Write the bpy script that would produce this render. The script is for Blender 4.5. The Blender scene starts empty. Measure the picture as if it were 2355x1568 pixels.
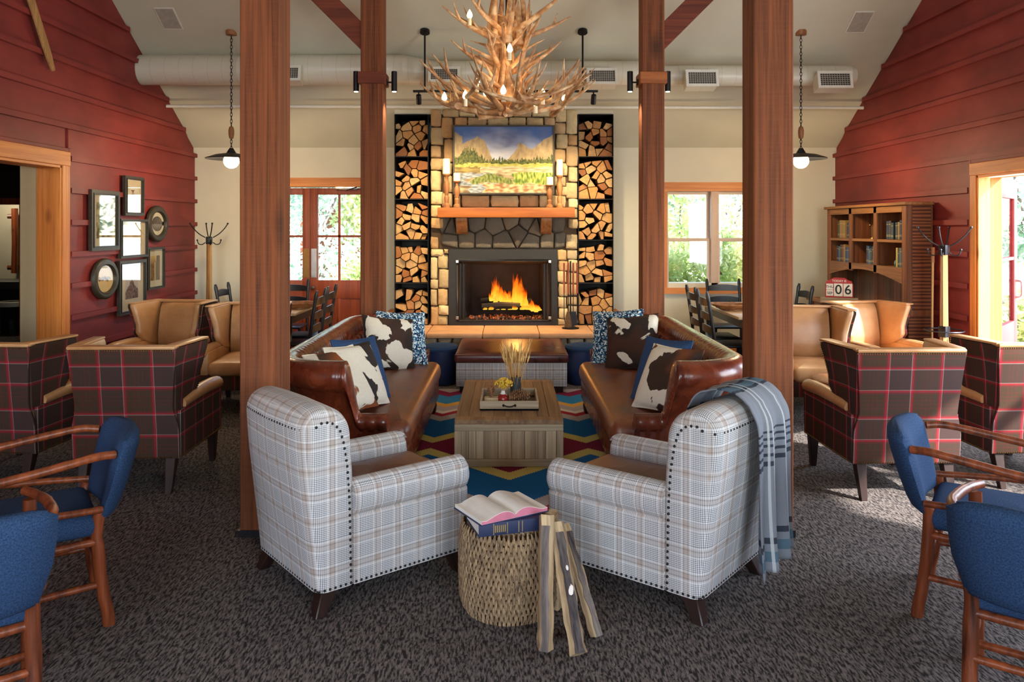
import bpy, bmesh, math, random
from mathutils import Vector, Matrix, noise
R = math.radians
PI = math.pi
SC = bpy.context.scene
COL = SC.collection
random.seed(7)

# ------------------------------------------------------------------ camera
# level camera with a shifted lens: f = 1800 px of a 2355 px frame, vanishing point at (1168, 525)
FPX, U0, V0, HC = 1800.0, 1168.0, 525.0, 1.6
cam = bpy.data.cameras.new('camera'); cam_o = bpy.data.objects.new('camera', cam); COL.objects.link(cam_o)
cam.sensor_width = 36.0; cam.sensor_fit = 'HORIZONTAL'; cam.lens = 36.0 * FPX / 2355.0
cam.shift_x = (1177.5 - U0) / 2355.0; cam.shift_y = -(784.0 - V0) / 2355.0
cam.clip_start = 0.05; cam.clip_end = 300
cam_o.location = (0, 0, HC); cam_o.rotation_euler = (R(90), 0, 0)
SC.camera = cam_o

# ------------------------------------------------------------------ colour management
vs = SC.view_settings
vs.view_transform = 'Standard'; vs.look = 'None'; vs.gamma = 1.0; vs.use_curve_mapping = False
vs.exposure = -0.05
cy_ = SC.cycles
cy_.max_bounces = 5; cy_.diffuse_bounces = 3; cy_.glossy_bounces = 2; cy_.transmission_bounces = 3; cy_.transparent_max_bounces = 10; cy_.adaptive_threshold = 0.025; cy_.caustics_reflective = False; cy_.caustics_refractive = False

# ------------------------------------------------------------------ sky, sun
w = bpy.data.worlds.new('sky'); SC.world = w; w.use_nodes = True
wn = w.node_tree; wn.nodes.clear()
wo = wn.nodes.new('ShaderNodeOutputWorld'); wb = wn.nodes.new('ShaderNodeBackground')
sk = wn.nodes.new('ShaderNodeTexSky'); sk.sky_type = 'NISHITA'; sk.sun_disc = False
sk.sun_elevation = R(34); sk.sun_rotation = R(130); sk.altitude = 1200; sk.dust_density = 1.5
wb.inputs[1].default_value = 1.9
wn.links.new(sk.outputs[0], wb.inputs[0]); wn.links.new(wb.outputs[0], wo.inputs[0])

def light(kind, name, loc, energy, color=(1, 1, 1), rot=(0, 0, 0), size=None, sizey=None, spot=None, blend=0.5):
    l = bpy.data.lights.new(name, kind); o = bpy.data.objects.new(name, l); COL.objects.link(o)
    o.location = loc; o.rotation_euler = rot; l.energy = energy; l.color = color
    if kind == 'AREA':
        l.shape = 'RECTANGLE'; l.size = size; l.size_y = sizey
    elif kind == 'SPOT':
        l.spot_size = spot; l.spot_blend = blend; l.shadow_soft_size = size or 0.03
    elif kind == 'POINT':
        l.shadow_soft_size = size or 0.03
    elif kind == 'SUN':
        l.angle = size or 0.02
    return o

sun_dir = Vector((-0.80, 0.66, -0.72)).normalized()
so = light('SUN', 'sun', (8, -6, 9), 19.0, (1.0, 0.96, 0.90), size=0.03)
so.rotation_euler = sun_dir.to_track_quat('-Z', 'Y').to_euler()
# added area fill at unseen windows behind the camera; daylight at the right-wall openings
DAY = (0.86, 0.93, 1.0)
light('AREA', 'front_fill_a', (-2.3, -2.88, 1.95), 185, DAY, (R(90), 0, 0), 2.5, 1.9)
light('AREA', 'front_fill_b', (2.3, -2.88, 1.95), 185, DAY, (R(90), 0, 0), 2.5, 1.9)
light('AREA', 'daylight_right_window', (4.12, 3.6, 1.5), 120, DAY, (R(90), 0, R(90)), 2.4, 1.3)
light('AREA', 'daylight_right_door', (4.26, 6.5, 1.1), 45, DAY, (R(90), 0, R(90)), 0.9, 2.0)

# ------------------------------------------------------------------ pixel helpers (plain measurements of the photograph)
def X(u, Y): return (u - U0) * Y / FPX
def Z(v, Y): return HC - (v - V0) * Y / FPX
def P(u, v, Y): return Vector((X(u, Y), Y, Z(v, Y)))
def YG(v, z=0.0): return (HC - z) * FPX / (v - V0)

# ------------------------------------------------------------------ object helpers
def s(r, g, b):
    def c(x):
        x /= 255.0
        return x / 12.92 if x <= 0.04045 else ((x + 0.055) / 1.055) ** 2.4
    return (c(r), c(g), c(b), 1.0)

def tag(o, label=None, cat=None, group=None, kind=None):
    if label: o['label'] = label
    if cat: o['category'] = cat
    if group: o['group'] = group
    if kind: o['kind'] = kind
    return o

def empty(name, loc=(0, 0, 0), rz=0.0, label=None, cat=None, group=None, kind=None, parent=None):
    o = bpy.data.objects.new(name, None); COL.objects.link(o)
    o.location = loc; o.rotation_euler = (0, 0, rz); o.empty_display_size = 0.1
    if parent: o.parent = parent
    return tag(o, label, cat, group, kind)

def copy_tree(o, parent=None):
    c = o.copy(); COL.objects.link(c); c.parent = parent
    for ch in o.children: copy_tree(ch, c)
    return c

def place(o, loc, rz=0.0, label=None):
    o.location = loc; o.rotation_euler = (0, 0, rz)
    if label: o['label'] = label
    return o

def link_copy(me, name, parent=None, loc=(0, 0, 0), rot=(0, 0, 0)):
    o = bpy.data.objects.new(name, me); COL.objects.link(o)
    o.location = loc; o.rotation_euler = rot
    if parent: o.parent = parent
    return o

def cr(pts, n):
    """Catmull-Rom resample of a polyline of tuples."""
    pts = [Vector(p) for p in pts]; out = []
    k = len(pts) - 1
    for i in range(n + 1):
        t = i / n * k; j = min(int(t), k - 1); f = t - j
        p1, p2 = pts[j], pts[j + 1]
        p0 = pts[j - 1] if j > 0 else p1 * 2 - p2
        p3 = pts[j + 2] if j + 2 <= k else p2 * 2 - p1
        out.append(0.5 * ((2 * p1) + (p2 - p0) * f + (2 * p0 - 5 * p1 + 4 * p2 - p3) * f * f + (3 * p1 - p0 - 3 * p2 + p3) * f ** 3))
    return out

class M:
    """Collects shapes of ONE piece and links them as one mesh object."""
    def __init__(self):
        self.v, self.f, self.uv = [], [], []
    def add(self, vs, fs, uvs=None):
        b = len(self.v); self.v += [tuple(p) for p in vs]
        for i, f in enumerate(fs):
            self.f.append([b + k for k in f]); self.uv.append(uvs[i] if uvs else None)
        return self
    def box(self, x0, x1, y0, y1, z0, z1, mat=None):
        vs = [Vector(p) for p in ((x0, y0, z0), (x1, y0, z0), (x1, y1, z0), (x0, y1, z0), (x0, y0, z1), (x1, y0, z1), (x1, y1, z1), (x0, y1, z1))]
        if mat: vs = [mat @ p for p in vs]
        return self.add(vs, [(0, 3, 2, 1), (4, 5, 6, 7), (0, 1, 5, 4), (1, 2, 6, 5), (2, 3, 7, 6), (3, 0, 4, 7)])
    def hexa(self, a, b):
        """prism between two equal rings"""
        n = len(a)
        fs = [tuple(range(n - 1, -1, -1)), tuple(range(n, 2 * n))]
        fs += [(i, (i + 1) % n, n + (i + 1) % n, n + i) for i in range(n)]
        return self.add(list(a) + list(b), fs)
    def prism_x(self, poly, x0, x1): return self.hexa([(x0, y, z) for y, z in poly], [(x1, y, z) for y, z in poly])
    def prism_y(self, poly, y0, y1): return self.hexa([(x, y0, z) for x, z in poly], [(x, y1, z) for x, z in poly])
    def prism_z(self, poly, z0, z1): return self.hexa([(x, y, z0) for x, y in poly], [(x, y, z1) for x, y in poly])
    def rings(self, rings, cap=True, closed=False, ring_closed=True):
        n = len(rings[0]); m = len(rings); vs = [p for r in rings for p in r]; fs = []
        for i in range(m if closed else m - 1):
            a, b = i * n, ((i + 1) % m) * n
            for j in range(n if ring_closed else n - 1):
                k = (j + 1) % n
                fs.append((a + j, a + k, b + k, b + j))
        if cap and not closed and ring_closed:
            fs.append(tuple(range(n - 1, -1, -1))); fs.append(tuple(range((m - 1) * n, m * n)))
        return self.add(vs, fs)
    def tube(self, pts, rad, seg=8, cap=True, closed=False):
        pts = [Vector(p) for p in pts]; m = len(pts)
        if not hasattr(rad, '__len__'): rad = [rad] * m
        rings = []; up = None
        for i, p in enumerate(pts):
            if closed: t = pts[(i + 1) % m] - pts[i - 1]
            else: t = pts[min(i + 1, m - 1)] - pts[max(i - 1, 0)]
            if t.length < 1e-9: t = Vector((0, 0, 1))
            t.normalize()
            if up is None:
                up = Vector((0, 0, 1)) if abs(t.z) < 0.9 else Vector((1, 0, 0))
            a = t.cross(up)
            if a.length < 1e-6: a = t.cross(Vector((0, 1, 0)))
            a.normalize(); b = a.cross(t).normalized(); up = b
            rings.append([p + (a * math.cos(2 * PI * k / seg) + b * math.sin(2 * PI * k / seg)) * rad[i] for k in range(seg)])
        return self.rings(rings, cap, closed)
    def lathe(self, prof, seg=20, c=(0, 0, 0), mat=None):
        rings = []
        for r, z in prof:
            ring = [Vector((r * math.cos(2 * PI * k / seg), r * math.sin(2 * PI * k / seg), z)) for k in range(seg)]
            if mat: ring = [mat @ p for p in ring]
            rings.append([p + Vector(c) for p in ring])
        return self.rings(rings, True)
    def ball(self, c, r, seg=8, n=5, sz=1.0):
        prof = [(max(1e-4, r * math.sin(PI * i / n)), -r * sz * math.cos(PI * i / n)) for i in range(n + 1)]
        return self.lathe(prof, seg, c)
    def grid(self, nu, nv, fn, uvfn=None, closeu=False):
        vs = [fn(i / nu, j / nv) for j in range(nv + 1) for i in range(nu + (0 if closeu else 1))]
        st = nu if closeu else nu + 1; fs, uvs = [], []
        for j in range(nv):
            for i in range(nu):
                k = (i + 1) % st if closeu else i + 1
                fs.append((j * st + i, j * st + k, (j + 1) * st + k, (j + 1) * st + i))
                if uvfn:
                    a, b, c, d = i / nu, (i + 1) / nu, j / nv, (j + 1) / nv
                    uvs.append([uvfn(a, c), uvfn(b, c), uvfn(b, d), uvfn(a, d)])
        return self.add(vs, fs, uvs if uvfn else None)
    def mesh(self, name, mat, bevel=0.0, seg=2, smooth=35, fix=True):
        me = bpy.data.meshes.new(name)
        me.from_pydata(self.v, [], self.f)
        expl = any(u is not None for u in self.uv)
        if expl:
            lay = me.uv_layers.new(name='uv'); k = 0
            for fi, p in enumerate(me.polygons):
                for q in range(p.loop_total):
                    if self.uv[fi]: lay.data[k].uv = self.uv[fi][q]
                    k += 1
        if (bevel > 0 or fix) and not expl:
            bm = bmesh.new(); bm.from_mesh(me)
            if bevel > 0:
                bmesh.ops.remove_doubles(bm, verts=bm.verts, dist=1e-5)
            bmesh.ops.recalc_face_normals(bm, faces=bm.faces)
            if bevel > 0:
                ed = [e for e in bm.edges if len(e.link_faces) == 2 and e.calc_face_angle(0) > 0.6]
                bmesh.ops.bevel(bm, geom=ed, offset=bevel, offset_type='OFFSET', segments=seg, profile=0.5, affect='EDGES', clamp_overlap=True)
            bm.to_mesh(me); bm.free()
        if not expl:
            lay = me.uv_layers.new(name='uv')
            for p in me.polygons:
                n = p.normal; ax = max(range(3), key=lambda i: abs(n[i]))
                for li in p.loop_indices:
                    c = me.vertices[me.loops[li].vertex_index].co
                    lay.data[li].uv = (c.y, c.z) if ax == 0 else ((c.x, c.z) if ax == 1 else (c.x, c.y))
        if mat: me.materials.append(mat)
        if smooth:
            for p in me.polygons: p.use_smooth = True
            me.set_sharp_from_angle(angle=R(smooth))
        return me
    def obj(self, name, mat, parent=None, bevel=0.0, seg=2, smooth=35, loc=None, rot=None):
        o = bpy.data.objects.new(name, self.mesh(name, mat, bevel, seg, smooth)); COL.objects.link(o)
        if parent: o.parent = parent
        if loc is not None: o.location = loc
        if rot is not None: o.rotation_euler = rot
        return o

def clip(poly, n, d):
    """keep the part of a 2D polygon with n.p <= d"""
    out = []; k = len(poly)
    for i in range(k):
        a, b = poly[i], poly[(i + 1) % k]
        fa = n[0] * a[0] + n[1] * a[1] - d; fb = n[0] * b[0] + n[1] * b[1] - d
        if fa <= 0: out.append(a)
        if (fa < 0 < fb) or (fb < 0 < fa):
            t = fa / (fa - fb); out.append((a[0] + (b[0] - a[0]) * t, a[1] + (b[1] - a[1]) * t))
    return out

def voronoi(seeds, poly, gap):
    cells = []
    for i, p in enumerate(seeds):
        c = poly
        for j, q in enumerate(seeds):
            if i == j: continue
            dx, dy = q[0] - p[0], q[1] - p[1]; L = math.hypot(dx, dy)
            if L < 1e-9: continue
            n = (dx / L, dy / L); mid = ((p[0] + q[0]) / 2, (p[1] + q[1]) / 2)
            c = clip(c, n, n[0] * mid[0] + n[1] * mid[1] - gap / 2)
            if len(c) < 3: break
        cells.append(c if len(c) >= 3 else None)
    return cells

def parea(p): return abs(sum(p[i][0] * p[(i + 1) % len(p)][1] - p[(i + 1) % len(p)][0] * p[i][1] for i in range(len(p)))) / 2
# ------------------------------------------------------------------ materials
class NT:
    def __init__(self, name, rough=0.6, metal=0.0, spec=0.5):
        self.m = bpy.data.materials.new(name); self.m.use_nodes = True
        self.t = self.m.node_tree; self.b = self.t.nodes['Principled BSDF']
        self.b.inputs['Roughness'].default_value = rough; self.b.inputs['Metallic'].default_value = metal
        self.b.inputs['Specular IOR Level'].default_value = spec
        self._tc = None
    def n(self, ty, **kw):
        nd = self.t.nodes.new(ty)
        for k, v in kw.items(): setattr(nd, k, v)
        return nd
    def link(self, a, b): self.t.links.new(a, b)
    def put(self, sock, val):
        if hasattr(val, 'is_linked') or hasattr(val, 'node'): self.link(val, sock)
        else: sock.default_value = val
    def tc(self, which='Object'):
        if not self._tc: self._tc = self.n('ShaderNodeTexCoord')
        return self._tc.outputs[which]
    def math(self, op, a, b=None, c=None):
        nd = self.n('ShaderNodeMath', operation=op)
        self.put(nd.inputs[0], a)
        if b is not None: self.put(nd.inputs[1], b)
        if c is not None: self.put(nd.inputs[2], c)
        return nd.outputs[0]
    def mapping(self, vec, scale=(1, 1, 1), rot=(0, 0, 0), loc=(0, 0, 0)):
        nd = self.n('ShaderNodeMapping'); self.link(vec, nd.inputs[0])
        nd.inputs['Scale'].default_value = scale; nd.inputs['Rotation'].default_value = rot; nd.inputs['Location'].default_value = loc
        return nd.outputs[0]
    def noise(self, vec, scale=5, detail=3, rough=0.5, dist=0.0):
        nd = self.n('ShaderNodeTexNoise'); self.link(vec, nd.inputs['Vector'])
        nd.inputs['Scale'].default_value = scale; nd.inputs['Detail'].default_value = detail
        nd.inputs['Roughness'].default_value = rough; nd.inputs['Distortion'].default_value = dist
        return nd.outputs[0]
    def voro(self, vec, scale=5, feature='F1', out=0):
        nd = self.n('ShaderNodeTexVoronoi', feature=feature); self.link(vec, nd.inputs['Vector'])
        nd.inputs['Scale'].default_value = scale
        return nd.outputs[out]
    def ramp(self, fac, stops, interp='LINEAR'):
        nd = self.n('ShaderNodeValToRGB'); cr_ = nd.color_ramp; cr_.interpolation = interp
        while len(cr_.elements) < len(stops): cr_.elements.new(0.5)
        for e, (p, c) in zip(cr_.elements, stops):
            e.position = p; e.color = c if len(c) == 4 else (*c, 1)
        self.link(fac, nd.inputs[0]); return nd.outputs[0]
    def mix(self, fac, a, b, mode='MIX'):
        nd = self.n('ShaderNodeMix', data_type='RGBA', blend_type=mode)
        self.put(nd.inputs[0], fac); self.put(nd.inputs[6], a); self.put(nd.inputs[7], b)
        return nd.outputs[2]
    def sep(self, vec):
        nd = self.n('ShaderNodeSeparateXYZ'); self.link(vec, nd.inputs[0]); return nd.outputs
    def comb(self, x, y, z):
        nd = self.n('ShaderNodeCombineXYZ')
        for i, q in enumerate((x, y, z)): self.put(nd.inputs[i], q)
        return nd.outputs[0]
    def rand(self):
        return self.n('ShaderNodeObjectInfo').outputs['Random']
    def color(self, c): self.put(self.b.inputs['Base Color'], c); return self
    def rough(self, c): self.put(self.b.inputs['Roughness'], c); return self
    def bump(self, h, strength=0.3, dist=0.01):
        nd = self.n('ShaderNodeBump'); nd.inputs['Strength'].default_value = strength; nd.inputs['Distance'].default_value = dist
        self.link(h, nd.inputs['Height']); self.link(nd.outputs[0], self.b.inputs['Normal']); return self

def plain(name, c, rough=0.6, metal=0.0, spec=0.5, vary=0.12, scale=20):
    t = NT(name, rough, metal, spec)
    nz = t.noise(t.tc(), scale, 3)
    d = tuple(x * (1 - vary) for x in c[:3]) + (1,)
    l = tuple(min(1, x * (1 + vary)) for x in c[:3]) + (1,)
    t.color(t.ramp(nz, [(0.3, d), (0.7, l)])); return t.m

def wood(name, c1, c2, axis='z', grain=14, rough=0.6, knots=0.0, rnd=0.0, bump=0.25, along=0.7, spec=0.4, kscale=1.6, saw=0.0):
    t = NT(name, rough, 0, spec)
    sc = [grain, grain, grain]; sc['xyz'.index(axis)] = along
    base = t.tc()
    if rnd:
        add = t.n('ShaderNodeVectorMath', operation='ADD'); t.link(base, add.inputs[0])
        rr = t.math('MULTIPLY', t.rand(), 37.0); t.link(t.comb(rr, rr, rr), add.inputs[1]); base = add.outputs[0]
    mp = t.mapping(base, tuple(sc))
    n1 = t.noise(mp, 1.0, 5, 0.6, 0.6); n2 = t.noise(mp, 3.2, 3, 0.6)
    g = t.math('ADD', t.math('MULTIPLY', n1, 0.7), t.math('MULTIPLY', n2, 0.3))
    col = t.ramp(g, [(0.32, c1), (0.62, c2)])
    if knots:
        ks = [kscale * 2.2] * 3; ks['xyz'.index(axis)] = kscale
        kd = t.voro(t.mapping(base, tuple(ks)), 1.0)
        kf = t.ramp(kd, [(0.03, (1, 1, 1)), (0.2, (0, 0, 0))])
        dark = tuple(x * 0.3 for x in c1[:3]) + (1,)
        col = t.mix(t.math('MULTIPLY', kf, knots), col, dark)
    if rnd:
        hs = t.n('ShaderNodeHueSaturation'); t.link(col, hs.inputs['Color'])
        t.link(t.math('ADD', t.math('MULTIPLY', t.rand(), rnd), 1 - rnd / 2), hs.inputs['Value']); col = hs.outputs[0]
    if saw:
        ss = [2.0, 2.0, 2.0]; ss['xyz'.index(axis)] = 110
        sw = t.noise(t.mapping(base, tuple(ss)), 1.0, 2, 0.7)
        col = t.mix(t.math('MULTIPLY', t.ramp(sw, [(0.4, (0, 0, 0)), (0.7, (1, 1, 1))]), saw), col, c2)
        g = t.math('ADD', g, t.math('MULTIPLY', sw, saw))
    t.color(col)
    if bump: t.bump(g, bump, 0.006)
    return t.m

MAT = {}
MAT['timber'] = wood('timber_red_brown', s(62, 30, 15), s(138, 78, 42), 'z', 26, 0.8, 0.9, 0.12, 0.6, kscale=1.1, saw=0.2)
MAT['timber_x'] = wood('timber_brace', s(78, 34, 22), s(128, 62, 38), 'x', 20, 0.75, 0.4, 0, 0.3)
MAT['cedar'] = wood('cedar_trim_upright', s(176, 92, 34), s(222, 142, 66), 'z', 18, 0.5, 0.8, 0.1, 0.1, kscale=2.2)
MAT['cedar_x'] = wood('cedar_trim_lengthwise_x', s(176, 92, 34), s(222, 142, 66), 'x', 18, 0.5, 0.8, 0.1, 0.1, kscale=2.2)
MAT['cedar_y'] = wood('cedar_trim_lengthwise_y', s(176, 92, 34), s(222, 142, 66), 'y', 18, 0.5, 0.8, 0.1, 0.1, kscale=2.2)
MAT['door_wood'] = wood('door_wood_red', s(112, 44, 24), s(160, 74, 40), 'z', 14, 0.5, 0.2, 0, 0.1)
MAT['dark_wood'] = wood('dark_stained_wood', s(26, 16, 14), s(48, 28, 22), 'z', 20, 0.4, 0, 0, 0.05)
MAT['reclaimed'] = wood('reclaimed_grey_oak', s(130, 108, 84), s(194, 170, 138), 'z', 22, 0.7, 0.3, 0.35, 0.25)
MAT['reclaimed_y'] = wood('reclaimed_oak_top', s(96, 70, 47), s(150, 116, 82), 'y', 22, 0.6, 0.3, 0.35, 0.25)
MAT['reclaimed_x'] = wood('reclaimed_oak_rail', s(134, 116, 92), s(190, 170, 140), 'x', 22, 0.7, 0.3, 0.2, 0.25)
MAT['hickory'] = wood('varnished_hickory_pole', s(44, 18, 9), s(150, 76, 40), 'z', 18, 0.38, 0.7, 0.2, 0.4, kscale=5)
MAT['mantel'] = wood('mantel_timber', s(122, 62, 24), s(170, 98, 42), 'x', 10, 0.55, 0.8, 0, 0.2, kscale=1.2)
MAT['black_paint'] = plain('black_chair_paint', s(24, 24, 27), 0.35)
MAT['black_metal'] = plain('black_metal', s(22, 21, 21), 0.45, 0.3)
MAT['iron'] = plain('wrought_iron', s(46, 46, 50), 0.45, 0.7)
MAT['rack_metal'] = plain('rack_sheet_steel', s(26, 24, 23), 0.55, 0.3)
MAT['insert_metal'] = plain('insert_dark_steel', s(46, 42, 38), 0.5, 0.4)
MAT['chrome'] = plain('brushed_steel', s(190, 188, 182), 0.25, 1.0)
MAT['brass'] = plain('antique_brass', s(150, 110, 60), 0.3, 1.0)
MAT['white_paint'] = plain('white_paint_metal', s(226, 222, 205), 0.4, vary=0.04)
MAT['wall'] = plain('wall_plaster_beige', s(214, 206, 182), 0.85, vary=0.03, scale=3)
MAT['ceiling'] = plain('ceiling_plaster', s(204, 199, 174), 0.9, vary=0.03, scale=3)
MAT['grille'] = plain('grille_dark', s(60, 56, 48), 0.6)
MAT['vent_grey'] = plain('vent_grey', s(172, 166, 150), 0.6)
def duct_mat():
    t = NT('painted_spiral_duct', 0.35, 0.0, 0.6)
    x = t.sep(t.tc())[0]
    f = t.math('FRACT', t.math('MULTIPLY', x, 6.5))
    seam = t.math('LESS_THAN', f, 0.05)
    t.color(t.mix(seam, s(212, 206, 184), s(200, 193, 170)))
    t.bump(t.math('SUBTRACT', 1.0, seam), 0.3, 0.004)
    return t.m
MAT['duct'] = duct_mat()

def red_mat():
    t = NT('red_stained_boards', 0.55, 0, 0.4)
    a = t.noise(t.mapping(t.tc(), (2.0, 0.8, 1.6)), 1.5, 4, 0.6)
    b = t.noise(t.mapping(t.tc(), (30, 1.0, 30)), 1.0, 4, 0.6)
    c = t.ramp(a, [(0.3, s(112, 36, 34)), (0.55, s(140, 48, 44)), (0.75, s(156, 64, 58))])
    c = t.mix(t.math('MULTIPLY', b, 0.35), c, s(92, 32, 32))
    t.color(c); t.bump(b, 0.15, 0.004); return t.m
MAT['red'] = red_mat()

def carpet_mat():
    t = NT('patterned_carpet', 0.95, 0, 0.15)
    o = t.tc()
    d1 = t.noise(t.mapping(o, (105, 24, 1), (0, 0, R(38))), 1.0, 2, 0.6)
    d2 = t.noise(t.mapping(o, (95, 27, 1), (0, 0, R(-52))), 1.0, 2, 0.6)
    pick = t.math('GREATER_THAN', t.noise(o, 14, 1), 0.56)
    nd = t.n('ShaderNodeMix', data_type='FLOAT'); t.link(pick, nd.inputs[0]); t.link(d1, nd.inputs[2]); t.link(d2, nd.inputs[3])
    f = nd.outputs[0]
    c = t.ramp(f, [(0.41, s(32, 29, 31)), (0.47, s(84, 77, 75)), (0.56, s(116, 107, 102)), (0.70, s(138, 128, 121))])
    fine = t.noise(o, 260, 2)
    t.color(t.mix(t.math('MULTIPLY', fine, 0.5), c, s(58, 53, 52)))
    return t.m
MAT['carpet'] = carpet_mat()

def leather(name, dark, mid, light, rough=0.32, scale=6.0):
    t = NT(name, rough, 0, 0.55)
    a = t.noise(t.tc(), scale, 5, 0.6, 0.4)
    c = t.ramp(a, [(0.3, dark), (0.5, mid), (0.72, light)])
    t.color(c)
    cr2 = t.noise(t.mapping(t.tc(), (1, 6, 6)), 6, 4)
    t.rough(t.math('ADD', rough - 0.08, t.math('MULTIPLY', a, 0.2)))
    t.bump(cr2, 0.2, 0.006); return t.m
MAT['leather'] = leather('chestnut_leather', s(66, 26, 15), s(106, 44, 24), s(140, 66, 35), 0.25)
MAT['leather_seat'] = leather('chestnut_leather_seat', s(72, 33, 19), s(108, 54, 30), s(136, 76, 43), 0.36)
MAT['oxblood'] = leather('oxblood_leather', s(56, 22, 20), s(82, 34, 28), s(98, 44, 36), 0.28)
MAT['tan_leather'] = leather('tan_leather', s(164, 114, 70), s(186, 136, 88), s(204, 158, 110), 0.36, 3.0)

def tartan():
    t = NT('dark_red_tartan_wool', 0.9, 0, 0.15)
    uv = t.sep(t.tc('UV')); Pd = 0.31
    ol, pl, rd, wh, dr = s(68, 52, 38), s(66, 49, 46), s(172, 28, 46), s(158, 140, 136), s(108, 36, 38)
    stops = [(0.0, wh), (0.014, rd), (0.050, dr), (0.085, ol), (0.22, dr), (0.232, ol), (0.30, dr), (0.312, ol), (0.38, dr), (0.392, ol), (0.515, dr), (0.55, rd), (0.586, wh), (0.600, pl)]
    a = t.ramp(t.math('FRACT', t.math('MULTIPLY', uv[0], 1 / Pd)), stops, 'CONSTANT')
    b = t.ramp(t.math('FRACT', t.math('MULTIPLY', t.math('ADD', uv[1], 0.12), 1 / Pd)), stops, 'CONSTANT')
    c = t.mix(0.5, a, b)
    fz = t.noise(t.tc('UV'), 300, 2)
    t.color(t.mix(t.math('MULTIPLY', fz, 0.35), c, s(40, 32, 32)))
    return t.m
MAT['tartan'] = tartan()

def glen(name, period=0.105, fine=0.0075):
    t = NT(name, 0.9, 0, 0.15)
    uv = t.sep(t.tc('UV'))
    def axis(q):
        fr = t.math('FRACT', t.math('MULTIPLY', q, 1 / period))
        band = t.math('LESS_THAN', fr, 0.52)
        line = t.math('LESS_THAN', t.math('FRACT', t.math('MULTIPLY', q, 1 / fine)), 0.42)
        thin = t.math('MULTIPLY', t.math('SUBTRACT', 1.0, band), t.math('LESS_THAN', t.math('FRACT', t.math('MULTIPLY', q, 1 / (fine * 2.6))), 0.2))
        dark = t.math('MAXIMUM', t.math('MULTIPLY', line, band), t.math('MULTIPLY', thin, 0.6))
        tan = t.ramp(fr, [(0.58, (0, 0, 0)), (0.66, (1, 1, 1)), (0.86, (1, 1, 1)), (0.94, (0, 0, 0))])
        return dark, tan
    du, tu = axis(uv[0]); dv, tv = axis(uv[1])
    tn = t.math('MULTIPLY', t.math('ADD', tu, tv), 0.34)
    c = t.mix(tn, s(214, 212, 210), s(146, 118, 96))
    dk = t.math('MULTIPLY', t.math('ADD', du, dv), 0.46)
    c = t.mix(dk, c, s(40, 44, 58))
    t.color(c)
    return t.m
MAT['glen'] = glen('glen_plaid_wool')
MAT['glen_big'] = glen('ottoman_check_wool', 0.085, 0.009)

def fabric(name, c, scale=180, vary=0.35, rough=0.95):
    t = NT(name, rough, 0, 0.12)
    f = t.noise(t.mapping(t.tc('UV'), (1, 1, 1)), scale, 2)
    g = t.noise(t.tc(), 5, 3)
    d = tuple(x * (1 - vary) for x in c[:3]) + (1,); l = tuple(min(1, x * (1 + vary)) for x in c[:3]) + (1,)
    t.color(t.mix(t.math('MULTIPLY', g, 0.4), t.ramp(f, [(0.35, d), (0.65, l)]), d)); t.bump(f, 0.25, 0.003); return t.m
MAT['blue'] = fabric('navy_blue_upholstery', s(46, 68, 100))
MAT['denim'] = fabric('denim_cushion', s(52, 76, 112))
MAT['blue_vinyl'] = leather('navy_stool_leather', s(24, 38, 72), s(32, 50, 92), s(44, 68, 116), 0.35, 3)
def tweed():
    t = NT('blue_white_boucle', 0.95, 0, 0.1)
    f = t.voro(t.tc('UV'), 95, 'F1', 1); v = t.sep(f)[0]
    t.color(t.ramp(v, [(0.0, s(24, 44, 70)), (0.35, s(60, 100, 130)), (0.6, s(150, 180, 190)), (0.8, s(225, 228, 222))], 'CONSTANT')); return t.m
MAT['tweed'] = tweed()

def cow(name, base, spot, spot2, thr=0.5, scale=3.4, off=0.0):
    t = NT(name, 0.75, 0, 0.25)
    o = t.mapping(t.tc(), (1, 1, 1), (0, 0, 0), (off, off * 1.7, off * 0.6))
    n = t.noise(o, scale, 3, 0.45, 0.5)
    fur = t.noise(t.mapping(t.tc(), (120, 26, 120)), 1, 2)
    m = t.ramp(n, [(thr - 0.006, (0, 0, 0)), (thr + 0.006, (1, 1, 1))])
    n2 = t.noise(o, scale * 0.8, 1)
    sc = t.mix(t.ramp(n2, [(0.45, (0, 0, 0)), (0.6, (1, 1, 1))]), spot, spot2)
    c = t.mix(m, base, sc)
    t.color(t.mix(t.math('MULTIPLY', fur, 0.25), c, s(90, 74, 60))); t.bump(fur, 0.3, 0.004); return t.m
CW = s(232, 222, 202)
MAT['cow_a'] = cow('cowhide_black_white', CW, s(30, 22, 20), s(58, 34, 24), 0.47, 5.2, 3.1)
MAT['cow_b'] = cow('cowhide_brown_white', CW, s(70, 44, 28), s(140, 72, 30), 0.53, 5.5, 9.4)
MAT['cow_c'] = cow('cowhide_mixed', CW, s(34, 24, 22), s(26, 24, 32), 0.52, 5.0, 5.2)
MAT['cow_d'] = cow('cowhide_dark', CW, s(32, 22, 20), s(66, 36, 26), 0.40, 5.4, 12.3)
MAT['cow_e'] = cow('cowhide_tan_white', CW, s(120, 66, 36), s(52, 34, 28), 0.56, 5.6, 17.7)

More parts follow.
